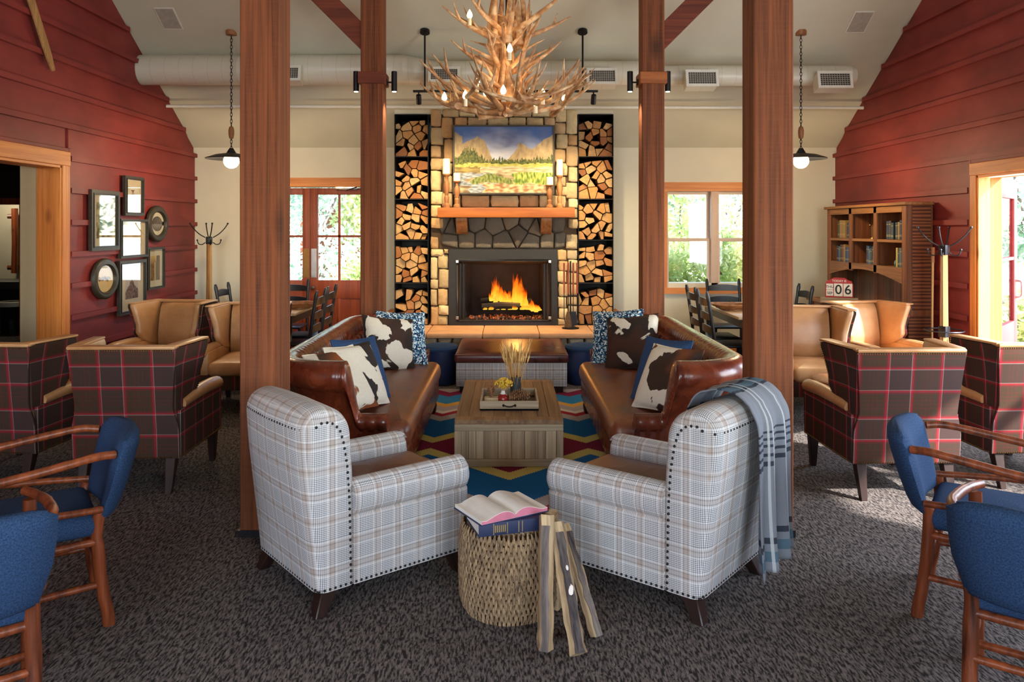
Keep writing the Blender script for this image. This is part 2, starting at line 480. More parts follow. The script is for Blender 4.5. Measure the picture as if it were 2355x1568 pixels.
def stone(name, cols):
    t = NT(name, 0.85, 0, 0.25)
    rn = t.rand(); o = t.n('ShaderNodeVectorMath', operation='ADD'); t.link(t.tc(), o.inputs[0])
    r9 = t.math('MULTIPLY', rn, 50.0); t.link(t.comb(r9, r9, r9), o.inputs[1])
    n = t.noise(o.outputs[0], 9, 6, 0.65); n2 = t.noise(o.outputs[0], 40, 4, 0.7)
    base = t.ramp(rn, [(i / (len(cols) - 1), c) for i, c in enumerate(cols)])
    c = t.mix(t.ramp(n, [(0.35, (0, 0, 0)), (0.7, (1, 1, 1))]), t.mix(0.30, base, s(110, 88, 62)), base)
    t.color(t.mix(t.math('MULTIPLY', n2, 0.22), c, s(100, 82, 60)))
    t.bump(t.math('ADD', n, t.math('MULTIPLY', n2, 0.5)), 0.7, 0.02); return t.m
MAT['stone'] = stone('tan_fieldstone', [s(222, 196, 146), s(200, 174, 130), s(232, 212, 164), s(210, 164, 110), s(190, 170, 136), s(226, 200, 150)])
MAT['stone_grey'] = stone('grey_fieldstone', [s(92, 90, 84), s(112, 106, 96), s(78, 76, 72), s(128, 118, 100)])  # darker grey used for the stones below the mantel
MAT['hearth_stone'] = stone('hearth_river_stone', [s(150, 140, 120), s(128, 122, 110), s(166, 152, 122), s(118, 108, 98)])
MAT['slab'] = plain('hearth_sandstone_slab', s(188, 140, 100), 0.75, vary=0.15, scale=6)
MAT['mortar'] = plain('dark_mortar', s(84, 66, 48), 0.95)
MAT['firebrick'] = plain('sooty_firebrick', s(48, 34, 28), 0.9, vary=0.4, scale=8)

def logs_mat():
    t = NT('split_firewood', 0.8, 0, 0.2)
    rn = t.rand()
    base = t.ramp(rn, [(0.0, s(214, 170, 110)), (0.3, s(198, 142, 82)), (0.6, s(222, 186, 130)), (0.85, s(176, 112, 64)), (1.0, s(146, 98, 66))])
    nrm = t.sep(t.tc('Normal'))
    side = t.math('LESS_THAN', t.math('ABSOLUTE', nrm[1]), 0.6)
    o = t.n('ShaderNodeVectorMath', operation='ADD'); t.link(t.tc(), o.inputs[0])
    r9 = t.math('MULTIPLY', rn, 50.0); t.link(t.comb(r9, r9, r9), o.inputs[1])
    g = t.noise(t.mapping(o.outputs[0], (14, 3, 14)), 2.0, 5, 0.7)
    c = t.mix(t.ramp(g, [(0.35, (0, 0, 0)), (0.75, (1, 1, 1))]), t.mix(0.5, base, s(120, 74, 44)), base)
    c = t.mix(t.math('MULTIPLY', side, 0.6), c, s(96, 62, 40))
    t.color(c); t.bump(g, 0.4, 0.008); return t.m
MAT['log'] = logs_mat()
MAT['split'] = wood('weathered_split_log', s(120, 92, 64), s(206, 180, 140), 'z', 26, 0.85, 0.0, 0.1, 0.5, 1.2)
MAT['bark'] = wood('grey_bark', s(52, 46, 46), s(132, 120, 112), 'z', 22, 0.95, 0.3, 0.1, 0.8, 2.5)
MAT['char'] = plain('charred_log', s(24, 18, 15), 0.95)

def glass(name, refl=0.06):
    m = bpy.data.materials.new(name); m.use_nodes = True; t = m.node_tree; t.nodes.clear()
    o = t.nodes.new('ShaderNodeOutputMaterial'); mx = t.nodes.new('ShaderNodeMixShader')
    tr = t.nodes.new('ShaderNodeBsdfTransparent'); gl = t.nodes.new('ShaderNodeBsdfGlossy'); gl.inputs['Roughness'].default_value = 0.02
    mx.inputs[0].default_value = refl
    t.links.new(tr.outputs[0], mx.inputs[1]); t.links.new(gl.outputs[0], mx.inputs[2]); t.links.new(mx.outputs[0], o.inputs[0]); return m
MAT['glass'] = glass('window_glass', 0.06)
MAT['frame_glass'] = glass('picture_glass', 0.16)

def emit(name, c, strength):
    m = bpy.data.materials.new(name); m.use_nodes = True; t = m.node_tree; t.nodes.clear()
    o = t.nodes.new('ShaderNodeOutputMaterial'); e = t.nodes.new('ShaderNodeEmission')
    e.inputs[0].default_value = c; e.inputs[1].default_value = strength
    t.links.new(e.outputs[0], o.inputs[0]); return m
MAT['bulb'] = emit('lit_bulb', s(255, 226, 168), 9)
MAT['globe'] = emit('lit_globe', s(255, 232, 188), 5)
MAT['spot_lens'] = emit('lit_spot_lens', s(255, 236, 206), 6)
def flame_mat():
    m = bpy.data.materials.new('flame'); m.use_nodes = True; t = m.node_tree; t.nodes.clear()
    o = t.nodes.new('ShaderNodeOutputMaterial'); e = t.nodes.new('ShaderNodeEmission'); tr = t.nodes.new('ShaderNodeBsdfTransparent')
    mx = t.nodes.new('ShaderNodeMixShader'); tc = t.nodes.new('ShaderNodeTexCoord'); sp = t.nodes.new('ShaderNodeSeparateXYZ')
    nz = t.nodes.new('ShaderNodeTexNoise'); nz.inputs['Scale'].default_value = 14
    ad = t.nodes.new('ShaderNodeMath'); ad.operation = 'MULTIPLY_ADD'; ad.inputs[1].default_value = 0.5
    sb = t.nodes.new('ShaderNodeMath'); sb.operation = 'SUBTRACT'; sb.inputs[1].default_value = 0.25
    cr1 = t.nodes.new('ShaderNodeValToRGB'); el = cr1.color_ramp.elements
    el[0].position = 0.0; el[0].color = s(255, 200, 70); el[1].position = 1.0; el[1].color = s(190, 40, 6)
    q = el.new(0.35); q.color = s(255, 178, 44); q = el.new(0.7); q.color = s(248, 104, 16)
    cr2 = t.nodes.new('ShaderNodeValToRGB'); e2 = cr2.color_ramp.elements
    e2[0].position = 0.2; e2[0].color = (0.75, 0.75, 0.75, 1); e2[1].position = 0.9; e2[1].color = (0.12, 0.12, 0.12, 1)
    L = t.links.new
    L(tc.outputs['Generated'], sp.inputs[0]); L(tc.outputs['Object'], nz.inputs['Vector'])
    L(nz.outputs[0], ad.inputs[0]); L(sp.outputs[2], ad.inputs[2]); L(ad.outputs[0], sb.inputs[0])
    L(sb.outputs[0], cr1.inputs[0]); L(sb.outputs[0], cr2.inputs[0])
    L(cr1.outputs[0], e.inputs[0]); e.inputs[1].default_value = 1.5
    L(cr2.outputs[0], mx.inputs[0]); L(tr.outputs[0], mx.inputs[1]); L(e.outputs[0], mx.inputs[2]); L(mx.outputs[0], o.inputs[0])
    return m
MAT['flame'] = flame_mat()
def ember_mat():
    t = NT('glowing_embers', 0.9)
    n = t.noise(t.tc(), 30, 3)
    t.color(s(70, 50, 44))
    t.link(t.ramp(n, [(0.5, (0, 0, 0)), (0.68, s(255, 110, 30))]), t.b.inputs['Emission Color']); t.b.inputs['Emission Strength'].default_value = 0.9
    return t.m
MAT['ember'] = ember_mat()
def vcol_mat(name, rough=0.6):
    t = NT(name, rough, 0, 0.3); a = t.n('ShaderNodeVertexColor'); a.layer_name = 'paint'
    t.color(a.outputs[0]); return t.m
MAT['canvas'] = vcol_mat('oil_painting_canvas', 0.55)
MAT['print'] = vcol_mat('print_on_paper', 0.8)
MAT['paper'] = plain('book_paper', s(236, 232, 224), 0.8, vary=0.03)
MAT['pink'] = plain('pink_page_edge', s(206, 120, 140), 0.7)
MAT['gold'] = plain('gold_print', s(196, 168, 100), 0.4, 0.6)
MAT['navy_cloth'] = plain('navy_book_cloth', s(34, 44, 78), 0.6)
MAT['frame_dark'] = plain('dark_picture_frame', s(52, 46, 34), 0.5, vary=0.3, scale=40)
MAT['mat_board'] = plain('cream_mat_board', s(214, 206, 176), 0.9, vary=0.03)
MAT['candle'] = plain('cream_candle_wax', s(240, 226, 190), 0.5, vary=0.03)
MAT['turned'] = wood('turned_walnut', s(110, 66, 36), s(168, 112, 66), 'z', 14, 0.5, 0, 0.2, 0.1)
MAT['antler'] = None
def antler_mat():
    t = NT('elk_antler', 0.5, 0, 0.4)
    n = t.noise(t.tc(), 12, 4, 0.6)
    c = t.ramp(n, [(0.3, s(122, 80, 46)), (0.5, s(180, 132, 86)), (0.68, s(222, 190, 146))])
    t.color(c); t.bump(t.noise(t.tc(), 60, 3), 0.3, 0.004); return t.m
MAT['antler'] = antler_mat()
MAT['barn'] = wood('barn_board', s(80, 44, 24), s(140, 84, 44), 'z', 16, 0.65, 0.4, 0.35, 0.3)
MAT['barn_y'] = wood('barn_board_lengthwise', s(104, 62, 30), s(164, 108, 54), 'y', 16, 0.6, 0.4, 0.1, 0.3)
MAT['barn_grey'] = wood('weathered_barn_board', s(70, 56, 46), s(128, 94, 66), 'z', 16, 0.8, 0.2, 0.5, 0.4)
def sawn():
    t = NT('band_sawn_board', 0.75, 0, 0.3)
    o = t.tc(); n = t.noise(t.mapping(o, (14, 14, 1.2)), 1, 3)
    wv = t.n('ShaderNodeTexWave', bands_direction='Z'); t.link(t.mapping(o, (0.1, 0.1, 1)), wv.inputs['Vector'])
    wv.inputs['Scale'].default_value = 9; wv.inputs['Distortion'].default_value = 5; wv.inputs['Detail'].default_value = 2
    g = wv.outputs[1]
    t.color(t.mix(t.math('MULTIPLY', n, 0.5), t.ramp(g, [(0.2, s(66, 40, 28)), (0.7, s(150, 92, 58))]), s(110, 60, 38)))
    t.bump(g, 0.5, 0.01); return t.m
MAT['sawn'] = sawn()
MAT['table_top'] = wood('pale_table_top', s(176, 142, 100), s(214, 184, 140), 'y', 14, 0.3, 0.2, 0, 0.05)
MAT['seagrass'] = wood('seagrass', s(58, 44, 32), s(154, 128, 96), 'z', 70, 0.9, 0, 0.5, 0.6, 14)
MAT['seagrass_dark'] = plain('seagrass_core', s(84, 62, 42), 0.95, vary=0.4, scale=60)
MAT['sign_red'] = plain('calendar_red', s(176, 36, 40), 0.5)
MAT['sign_white'] = plain('calendar_white', s(238, 232, 222), 0.6, vary=0.03)
MAT['ink'] = plain('black_ink', s(20, 18, 18), 0.6)
MAT['leaf'] = None
def leaf(name, c1, c2):
    m = bpy.data.materials.new(name); m.use_nodes = True; t = m.node_tree; t.nodes.clear()
    o = t.nodes.new('ShaderNodeOutputMaterial'); mx = t.nodes.new('ShaderNodeMixShader'); d = t.nodes.new('ShaderNodeBsdfDiffuse'); tl = t.nodes.new('ShaderNodeBsdfTranslucent')
    tc = t.nodes.new('ShaderNodeTexCoord'); nz = t.nodes.new('ShaderNodeTexNoise'); nz.inputs['Scale'].default_value = 3
    cr_ = t.nodes.new('ShaderNodeValToRGB'); cr_.color_ramp.elements[0].position = 0.35; cr_.color_ramp.elements[0].color = c1
    cr_.color_ramp.elements[1].position = 0.65; cr_.color_ramp.elements[1].color = c2
    L = t.links.new; L(tc.outputs['Object'], nz.inputs['Vector']); L(nz.outputs[0], cr_.inputs[0])
    L(cr_.outputs[0], d.inputs[0]); L(cr_.outputs[0], tl.inputs[0]); mx.inputs[0].default_value = 0.45
    L(d.outputs[0], mx.inputs[1]); L(tl.outputs[0], mx.inputs[2]); L(mx.outputs[0], o.inputs[0]); return m
MAT['leaf'] = leaf('sunlit_leaves', s(150, 176, 96), s(232, 234, 176))
MAT['leaf_b'] = leaf('blue_green_leaves', s(130, 166, 140), s(220, 230, 208))
MAT['ground'] = plain('pale_gravel_ground', s(214, 206, 190), 0.95, vary=0.15, scale=4)
MAT['red_clay'] = plain('red_glaze', s(150, 40, 34), 0.2)
MAT['white_glaze'] = plain('white_glaze', s(232, 222, 210), 0.3)
MAT['yellow'] = plain('yellow_yarrow', s(222, 182, 60), 0.9, vary=0.3, scale=80)
MAT['wheat'] = plain('dry_wheat', s(214, 170, 104), 0.9, vary=0.25)
MAT['slate'] = plain('dark_slate_vase', s(58, 62, 64), 0.5)
MAT['cone'] = plain('pinecone_brown', s(150, 106, 70), 0.8, vary=0.65, scale=90)
MAT['ski'] = wood('varnished_ski', s(136, 92, 52), s(188, 146, 92), 'z', 30, 0.4, 0, 0, 0.05)
MAT['bin'] = plain('black_plastic', s(14, 22, 24), 0.35)

def rug_mat():
    t = NT('woven_navajo_rug', 0.95, 0, 0.1)
    p = t.sep(t.tc('UV'))
    # bands mirrored about a burgundy centre band, their edges zigzag every 1.14 m
    zz = t.math('PINGPONG', t.math('ABSOLUTE', p[0]), 0.57)
    st = t.math('DIVIDE', t.math('FLOOR', t.math('MULTIPLY', zz, 60.0)), 60.0)
    q = t.math('ADD', t.math('ABSOLUTE', t.math('SUBTRACT', p[1], 5.73)), st)
    bl, tl, ye, gr, rd, bu, wh, tan = s(18, 96, 160), s(44, 118, 160), s(210, 154, 60), s(168, 156, 156), s(156, 28, 46), s(124, 28, 60), s(206, 196, 184), s(204, 186, 110)
    f = t.math('MULTIPLY', q, 1 / 2.6)
    stops = [(0.0, bu), (.62, tan), (.78, bl), (1.27, gr), (1.44, rd), (1.54, wh), (1.62, gr), (1.78, ye), (1.90, tl), (2.22, bu), (2.4, gr)]
    c = t.ramp(f, [(d / 2.6, k) for d, k in stops], 'CONSTANT')
    fz = t.noise(t.mapping(t.tc('UV'), (40, 400, 1)), 1, 2)
    t.color(t.mix(t.math('MULTIPLY', fz, 0.25), c, s(60, 60, 70))); t.bump(fz, 0.4, 0.004); return t.m
MAT['rug'] = rug_mat()

def blanket_mat():
    t = NT('grey_throw_wool', 0.95, 0, 0.12)
    uv = t.sep(t.tc('UV'))
    g, n, w_, tl = s(122, 124, 130), s(38, 40, 48), s(196, 196, 192), s(74, 98, 110)
    V = [(0.0, g), (0.03, tl), (0.06, g), (0.085, n), (0.105, g)]
    for k in range(5): V += [(0.30 + k * 0.022, n), (0.309 + k * 0.022, g)]
    V += [(0.56, n), (0.578, tl), (0.62, n), (0.638, g), (0.80, n), (0.81, g), (0.83, n), (0.84, g)]
    a = t.ramp(uv[1], V, 'CONSTANT')
    wl = t.ramp(uv[0], [(0.0, (0, 0, 0)), (0.30, (1, 1, 1)), (0.32, (0, 0, 0)), (0.35, (1, 1, 1)), (0.37, (0, 0, 0)), (0.70, (1, 1, 1)), (0.72, (0, 0, 0)), (0.75, (1, 1, 1)), (0.77, (0, 0, 0))], 'CONSTANT')
    c = t.mix(t.math('MULTIPLY', wl, 0.7), a, w_)
    fz = t.noise(t.tc(), 220, 2)
    t.color(t.mix(t.math('MULTIPLY', fz, 0.35), c, s(96, 104, 116))); t.bump(fz, 0.4, 0.003); return t.m
MAT['blanket'] = blanket_mat()
# small emitters stay visible and glow by hit; their lamps do the direct lighting
for k_ in ('bulb', 'globe', 'spot_lens', 'flame', 'ember'): MAT[k_].cycles.emission_sampling = 'NONE'
# ------------------------------------------------------------------ the room
XL, XR, YB, YF = -4.017, 4.2, 10.0, -3.0
EAVE, SL, YR = 2.63, 0.61, 3.5
def CZ(y): return EAVE + SL * (YB - y) if y >= YR else EAVE + SL * (y - YF)
ZR = CZ(YR)

f = M().box(-10.5, XR + 0.15, YF - 0.2, 14.2, -0.12, 0.0).obj('floor', MAT['carpet'], smooth=None)
tag(f, 'dark brown grey patterned carpet floor of the lounge', 'floor', kind='structure')

m = M()
RX0, RX1 = -1.356, 1.264      # chimney breast and wood racks
def slope(x0, x1, ya, yb):
    m.hexa([(x0, ya, CZ(ya)), (x1, ya, CZ(ya)), (x1, yb, CZ(yb)), (x0, yb, CZ(yb))],
           [(x0, ya, CZ(ya) + .12), (x1, ya, CZ(ya) + .12), (x1, yb, CZ(yb) + .12), (x0, yb, CZ(yb) + .12)])
slope(XL - .2, RX0, YR, YB + .25); slope(RX0, RX1, YR, 9.37); slope(RX1, XR + .2, YR, YB + .25)
slope(XL - .2, XR + .2, YF - .25, YR)
m.box(RX0, RX1, 9.365, YB + .2, 2.965, 3.3)
c = m.obj('ceiling', MAT['ceiling'], smooth=None); tag(c, 'pale plaster vaulted ceiling sloping down to the back wall', 'ceiling', kind='structure')

# back wall with a double door and a window
DX0, DX1, DZ = -3.289, -1.789, 2.13
WX0, WX1, WZ0, WZ1 = 2.03, 3.262, 0.842, 2.072
m = M()
for a in ((XL - .2, DX0, 0, EAVE), (DX0, DX1, DZ, EAVE), (DX1, WX0, 0, EAVE), (WX0, WX1, 0, WZ0), (WX0, WX1, WZ1, EAVE), (WX1, XR + .2, 0, EAVE)):
    m.box(a[0], a[1], YB, YB + .2, a[2], a[3] + .06)
o = m.obj('wall_back', MAT['wall'], smooth=None); tag(o, 'beige plaster wall behind the stone fireplace', 'wall', kind='structure')
# unseen entrance wall behind the camera, two big windows added to let light in
m = M()
FW = [(-3.55, -1.05), (1.05, 3.55)]
for a in ((XL - .2, FW[0][0], 0, EAVE), (FW[0][1], FW[1][0], 0, EAVE), (FW[1][1], XR + .2, 0, EAVE)) + tuple((p, q, z0, z1) for p, q in FW for z0, z1 in ((0, 0.95), (2.9, 2.91))):
    m.box(a[0], a[1], YF - .2, YF, a[2], a[3] + .06)
o = m.obj('wall_front', MAT['wall'], smooth=None); tag(o, 'beige plaster entrance wall with two added wide windows', 'wall', kind='structure')
# side walls
LD = (5.92, 6.97, 2.16)       # left doorway: y0, y1, top
RD = (5.90, 6.94, 2.07)       # right doorway
RW = (2.4, 4.8, 0.85, 2.15)   # right window (beside the camera)
def gable(m, x0, x1):
    pts = [(YF - .2, EAVE), (YB + .2, EAVE), (YB, EAVE + .02), (YR, ZR + .02), (YF, EAVE + .02)]
    m.prism_x(pts, x0, x1)
m = M(); a, b = XL - .15, XL
m.box(a, b, YF - .2, LD[0], 0, EAVE); m.box(a, b, LD[1], YB + .2, 0, EAVE); m.box(a, b, LD[0], LD[1], LD[2], EAVE); gable(m, a, b)
wl = m.obj('wall_left', MAT['red'], smooth=None); tag(wl, 'barn red boarded gable wall with framed pictures', 'wall', kind='structure')
m = M(); a, b = XR, XR + .15
m.box(a, b, YF - .2, RW[0], 0, EAVE); m.box(a, b, RW[1], RD[0], 0, EAVE); m.box(a, b, RD[1], YB + .2, 0, EAVE)
m.box(a, b, RW[0], RW[1], 0, RW[2]); m.box(a, b, RW[0], RW[1], RW[3], EAVE); m.box(a, b, RD[0], RD[1], RD[2], EAVE); gable(m, a, b)
wr = m.obj('wall_right', MAT['red'], smooth=None); tag(wr, 'barn red boarded gable wall behind the bookcase', 'wall', kind='structure')

def boards(parent, xin, sgn, door, ynear):
    """horizontal boards with a batten over each joint; sgn: direction into the room"""
    zs = [1.655 + .29 * k for k in range(-6, 17)]
    def ymax(z): return min(YB - .002, YB - (z - EAVE) / SL - .004) if z > EAVE else YB - .002
    d0, d1, dz = door
    for z0, z1 in zip(zs, zs[1:]):
        za, zb = max(z0, 0.0) + .004, min(z1, ZR - .1) - .004
        if zb - za < .03 or ymax(za) < YR + .3: continue
        if za < dz: spans = [(d1, None), (ynear, d0)]
        else: spans = [(ynear, None)]
        for ya, yb in spans:
            e0 = yb if yb else ymax(za); e1 = yb if yb else ymax(zb)
            xa, xb = xin, xin + sgn * .018
            M().hexa([(xa, ya, za), (xa, e0, za), (xa, e1, zb), (xa, ya, zb)], [(xb, ya, za), (xb, e0, za), (xb, e1, zb), (xb, ya, zb)]).obj('board', MAT['red'], parent, smooth=None)
            if z0 > 0.02:
                xc = xin + sgn * .052; e = yb if yb else ymax(z0 + .03)
                M().box(min(xb, xc), max(xb, xc), ya, e, z0 - .024, z0 + .024).obj('batten', MAT['red'], parent, smooth=None)
boards(wl, XL, 1, (LD[0] - .14, LD[1] + .15, LD[2] + .16), 3.6)
boards(wr, XR, -1, (RD[0] - .12, RD[1] + .13, RD[2] + .14), 5.0)

def casing(name, label, xin, sgn, d, head, wdt):
    """cedar casing on a side wall: jambs through the wall and boards around the opening"""
    y0, y1, z = d
    r = empty(name, (xin, y1, 0), label=label, cat='door frame', kind='structure')
    def bx(nm, x0, x1, ya, yb, za, zb, mt):
        M().box(min(x0, x1), max(x0, x1), ya, yb, za, zb).obj(nm, mt, r, bevel=.004, seg=1).matrix_parent_inverse = Matrix.Translation((-xin, -y1, 0))
    xf = xin + sgn * .055
    bx('side_board', xin, xf, y1, y1 + wdt, 0, z + head, MAT['cedar'])
    bx('side_board', xin, xf, y0 - wdt, y0, 0, z + head, MAT['cedar'])
    bx('head_board', xin, xf + sgn * .006, y0 - wdt, y1 + wdt, z, z + head, MAT['cedar_y'])
    bx('jamb', xin - sgn * .17, xf - sgn * .01, y1 - .025, y1 + .004, 0, z, MAT['cedar'])
    bx('jamb', xin - sgn * .17, xf - sgn * .01, y0 - .004, y0 + .025, 0, z, MAT['cedar'])
    bx('head_jamb', xin - sgn * .17, xf - sgn * .01, y0, y1, z - .025, z + .002, MAT['cedar_y'])
    # red border strip around the casing
    bx('border_strip', xin, xin + sgn * .045, y1 + wdt, y1 + wdt + .035, 0, z + head + .035, MAT['red'])
    bx('border_strip', xin, xin + sgn * .045, y0 - wdt, y1 + wdt, z + head, z + head + .035, MAT['red'])
    return r
casing('trim_1', 'orange cedar door casing in the left red wall', XL, 1, LD, .13, .115)
casing('trim_2', 'cedar door casing around the open outside door', XR, -1, RD, .11, .085)

# right outside door, swung open
rd = empty('door_2', (4.315, 6.93, 0), math.atan2(-.60, .66), 'dark red outside door with a narrow glass pane, standing open', 'door', kind='structure')
# local +y runs along the leaf
M().box(-.022, .022, 0, .12, 0, 2.04).obj('hinge_stile', MAT['door_wood'], rd, bevel=.003)
M().box(-.022, .022, .74, .89, 0, 2.04).obj('lock_stile', MAT['red'], rd, bevel=.003)
M().box(-.022, .022, .12, .74, 1.88, 2.04).obj('top_rail', MAT['red'], rd, bevel=.003)
M().box(-.022, .022, .12, .74, 0, .72).obj('bottom_panel', MAT['red'], rd, bevel=.003)
M().box(-.02, .02, .12, .74, 1.30, 1.33).obj('glazing_bar', MAT['red'], rd)
M().box(-.004, .004, .12, .74, .72, 1.88).obj('pane', MAT['glass'], rd, smooth=None)
M().tube(cr([(.022, .80, 1.10), (.07, .80, 1.09), (.075, .80, 1.02), (.07, .80, .95), (.022, .80, .94)], 10), .011, 8).obj('pull_handle', MAT['chrome'], rd)

# back double door
d = empty('door_1', (0, YB, 0), label='red stained double french door with glass panes', cat='door', kind='structure')
def leafdoor(x0, x1, lock_right, hw):
    lf = empty('door_leaf', (0, 0, 0), parent=d)
    y0, y1 = .05, .10
    gx0, gx1 = x0 + .095, x1 - .095; gz0, gz1 = .933, 2.033
    p = lambda nm, a, b, za, zb: M().box(a, b, y0, y1, za, zb).obj(nm, MAT['door_wood'], lf, bevel=.003)
    p('stile', x0, gx0, 0.01, DZ - .012); p('stile', gx1, x1, 0.01, DZ - .012)
    p('top_rail', gx0, gx1, gz1, DZ - .012); p('lock_rail', gx0, gx1, .70, gz0); p('bottom_rail', gx0, gx1, .01, .25)
    M().box(gx0, (gx0 + gx1) / 2 - .02, y0 + .015, y1 - .015, .25, .70).obj('lower_panel', MAT['door_wood'], lf)
    M().box((gx0 + gx1) / 2 + .02, gx1, y0 + .015, y1 - .015, .25, .70).obj('lower_panel', MAT['door_wood'], lf)
    p('lower_mullion', (gx0 + gx1) / 2 - .02, (gx0 + gx1) / 2 + .02, .25, .70)
    zc, xc = (gz0 + gz1) / 2 + .015, (gx0 + gx1) / 2
    M().box(gx0, gx1, y0 + .01, y1 - .01, zc - .014, zc + .014).obj('glazing_bar', MAT['door_wood'], lf)
    M().box(xc - .014, xc + .014, y0 + .01, y1 - .01, gz0, gz1).obj('glazing_bar', MAT['door_wood'], lf)
    for a, b in ((gx0, xc - .014), (xc + .014, gx1)):
        for za, zb in ((gz0, zc - .014), (zc + .014, gz1)):
            M().box(a, b, y0 + .022, y0 + .028, za, zb).obj('pane', MAT['glass'], lf, smooth=None)
    if hw:
        q = x0 if lock_right is False else x1 - .095
        M().box(q + .012, q + .083, y0 - .004, y0, .97, 1.34).obj('push_plate', MAT['brass'] if lock_right else MAT['chrome'], lf)
        M().lathe([(.001, 0), (.024, 0), (.03, .03), (.022, .05), (.001, .052)], 12, (q + .04, y0, .84), Matrix.Rotation(R(90), 4, 'X')).obj('knob', MAT['chrome'], lf)
xm = X(711, YB)
leafdoor(DX0 + .01, xm - .003, True, True); leafdoor(xm + .003, DX1 - .01, False, True)
M().box(X(770, 10), X(822, 10), .0, .05, Z(436, 10), Z(424, 10)).obj('closer_body', MAT['chrome'], d, bevel=.006)
M().tube([(X(775, 10), .0, Z(437, 10)), (X(800, 10), -.10, Z(438, 10)), (X(822, 10), -.01, Z(430, 10))], .008, 6).obj('closer_arm', MAT['chrome'], d)
t = empty('trim_3', (0, YB, 0), label='cedar casing around the french door', cat='door frame', kind='structure')
M().box(DX0 - .10, DX0, -.03, .0, 0, DZ).obj('side_board', MAT['cedar'], t); M().box(DX1, DX1 + .10, -.03, .0, 0, DZ).obj('side_board', MAT['cedar'], t)
M().box(DX0 - .12, DX1 + .12, -.035, .0, DZ, DZ + .115).obj('head_board', MAT['cedar_x'], t)
M().box(DX0, DX0 + .01, -.02, .19, 0, DZ).obj('jamb', MAT['cedar'], t); M().box(DX1 - .01, DX1, -.02, .19, 0, DZ).obj('jamb', MAT['cedar'], t)

# back window: two double-hung sashes
wn_ = empty('window_1', (0, YB, 0), label='cedar framed double window looking onto sunlit leaves', cat='window', kind='structure')
M().box(WX0 - .045, WX0, -.03, .0, WZ0, WZ1).obj('side_casing', MAT['cedar'], wn_); M().box(WX1, WX1 + .045, -.03, .0, WZ0, WZ1).obj('side_casing', MAT['cedar'], wn_)
M().box(WX0 - .06, WX1 + .06, -.035, .0, WZ1, WZ1 + .115).obj('head_casing', MAT['cedar_x'], wn_)
M().box(WX0 - .06, WX1 + .06, -.05, .0, WZ0 - .075, WZ0).obj('sill', MAT['cedar_x'], wn_)
WM = X(1643.5, 10)
sashm = plain('window_vinyl', s(206, 176, 150), 0.5, vary=0.03)
M().box(WM - .045, WM + .045, .0, .12, WZ0, WZ1).obj('mullion', sashm, wn_, bevel=.004)
for a, b in ((WX0, WM - .045), (WM + .045, WX1)):
    zc = Z(552, 10)
    for nm, za, zb, yy in (('lower_sash', WZ0, zc + .02, .05), ('upper_sash', zc - .02, WZ1, .09)):
        sh = empty(nm, (0, 0, 0), parent=wn_)
        for q in ((a, a + .035, za, zb), (b - .035, b, za, zb), (a + .035, b - .035, za, za + .045), (a + .035, b - .035, zb - .035, zb)):
            M().box(q[0], q[1], yy, yy + .035, q[2], q[3]).obj('sash_rail', sashm, sh)
        M().box(a + .035, b - .035, yy + .015, yy + .019, za + .045, zb - .035).obj('pane', MAT['glass'], sh, smooth=None)
# right window beside the camera (out of frame, seen only in reflections)
wn2 = empty('window_2', (XR, 0, 0), label='wide cedar framed window in the right red wall', cat='window', kind='structure')
for q in ((RW[0], RW[0] + .06, RW[2], RW[3]), (RW[1] - .06, RW[1], RW[2], RW[3]), (3.57, 3.63, RW[2], RW[3])):
    M().box(.02, .10, q[0], q[1], q[2], q[3]).obj('mullion', MAT['cedar'], wn2)
for za in (RW[2], (RW[2] + RW[3]) / 2 - .02, RW[3] - .05):
    M().box(.02, .10, RW[0], RW[1], za, za + .05).obj('sash_rail', MAT['cedar_y'], wn2)
for i, (p, q) in enumerate(FW):
    w3 = empty('window_%d' % (3 + i), ((p + q) / 2, YF, 0), label='wide cedar framed window added in the unseen entrance wall, ' + ('left of the pair' if i == 0 else 'right of the pair'), cat='window', kind='structure')
    h = (q - p) / 2
    for x0, x1 in ((-h, -h + .06), (-.03, .03), (h - .06, h)): M().box(x0, x1, -.15, -.13, .95, 2.90).obj('mullion', MAT['cedar'], w3)
    for za in (1.01, 1.9, 2.84): M().box(-h, h, -.15, -.13, za - .03, za + .03).obj('sash_rail', MAT['cedar_x'], w3)

# baseboards
for nm, x0, x1 in (('baseboard_back', X(886, 10), X(905, 10)), ('baseboard_window', 1.32, 4.15)):
    pass
M().box(DX1 + .12, XR - .04, YB - .018, YB, 0, .14).obj('baseboard_back', MAT['cedar_x'], smooth=None)
tag(bpy.data.objects['baseboard_back'], 'cedar baseboard along the back wall', 'baseboard', kind='structure')

# ------------------------------------------------------------------ room beyond the left doorway
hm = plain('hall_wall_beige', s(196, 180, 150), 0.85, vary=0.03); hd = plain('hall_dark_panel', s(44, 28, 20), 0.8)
HY = 11.3
m = M(); m.box(X(62, 7.1), XL - .148, LD[1] + .03, LD[1] + .13, 0, 2.6)
o = m.obj('wall_hall_stub', hm, smooth=None); tag(o, 'beige wall end beyond the left cedar doorway', 'wall', kind='structure')
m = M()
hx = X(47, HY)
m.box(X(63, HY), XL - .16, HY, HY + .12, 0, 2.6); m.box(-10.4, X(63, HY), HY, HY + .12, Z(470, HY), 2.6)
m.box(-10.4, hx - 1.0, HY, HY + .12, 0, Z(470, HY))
m.box(-10.5, -10.4, 4.8, 14.2, 0, 2.6); m.box(-10.4, XL - .16, 4.8, 4.9, 0, 2.6); m.box(-10.5, XL - .16, 4.8, 14.2, 2.6, 2.7); m.box(XL - .17, XL - .16, YB + .1, 14.2, 0, 2.6)
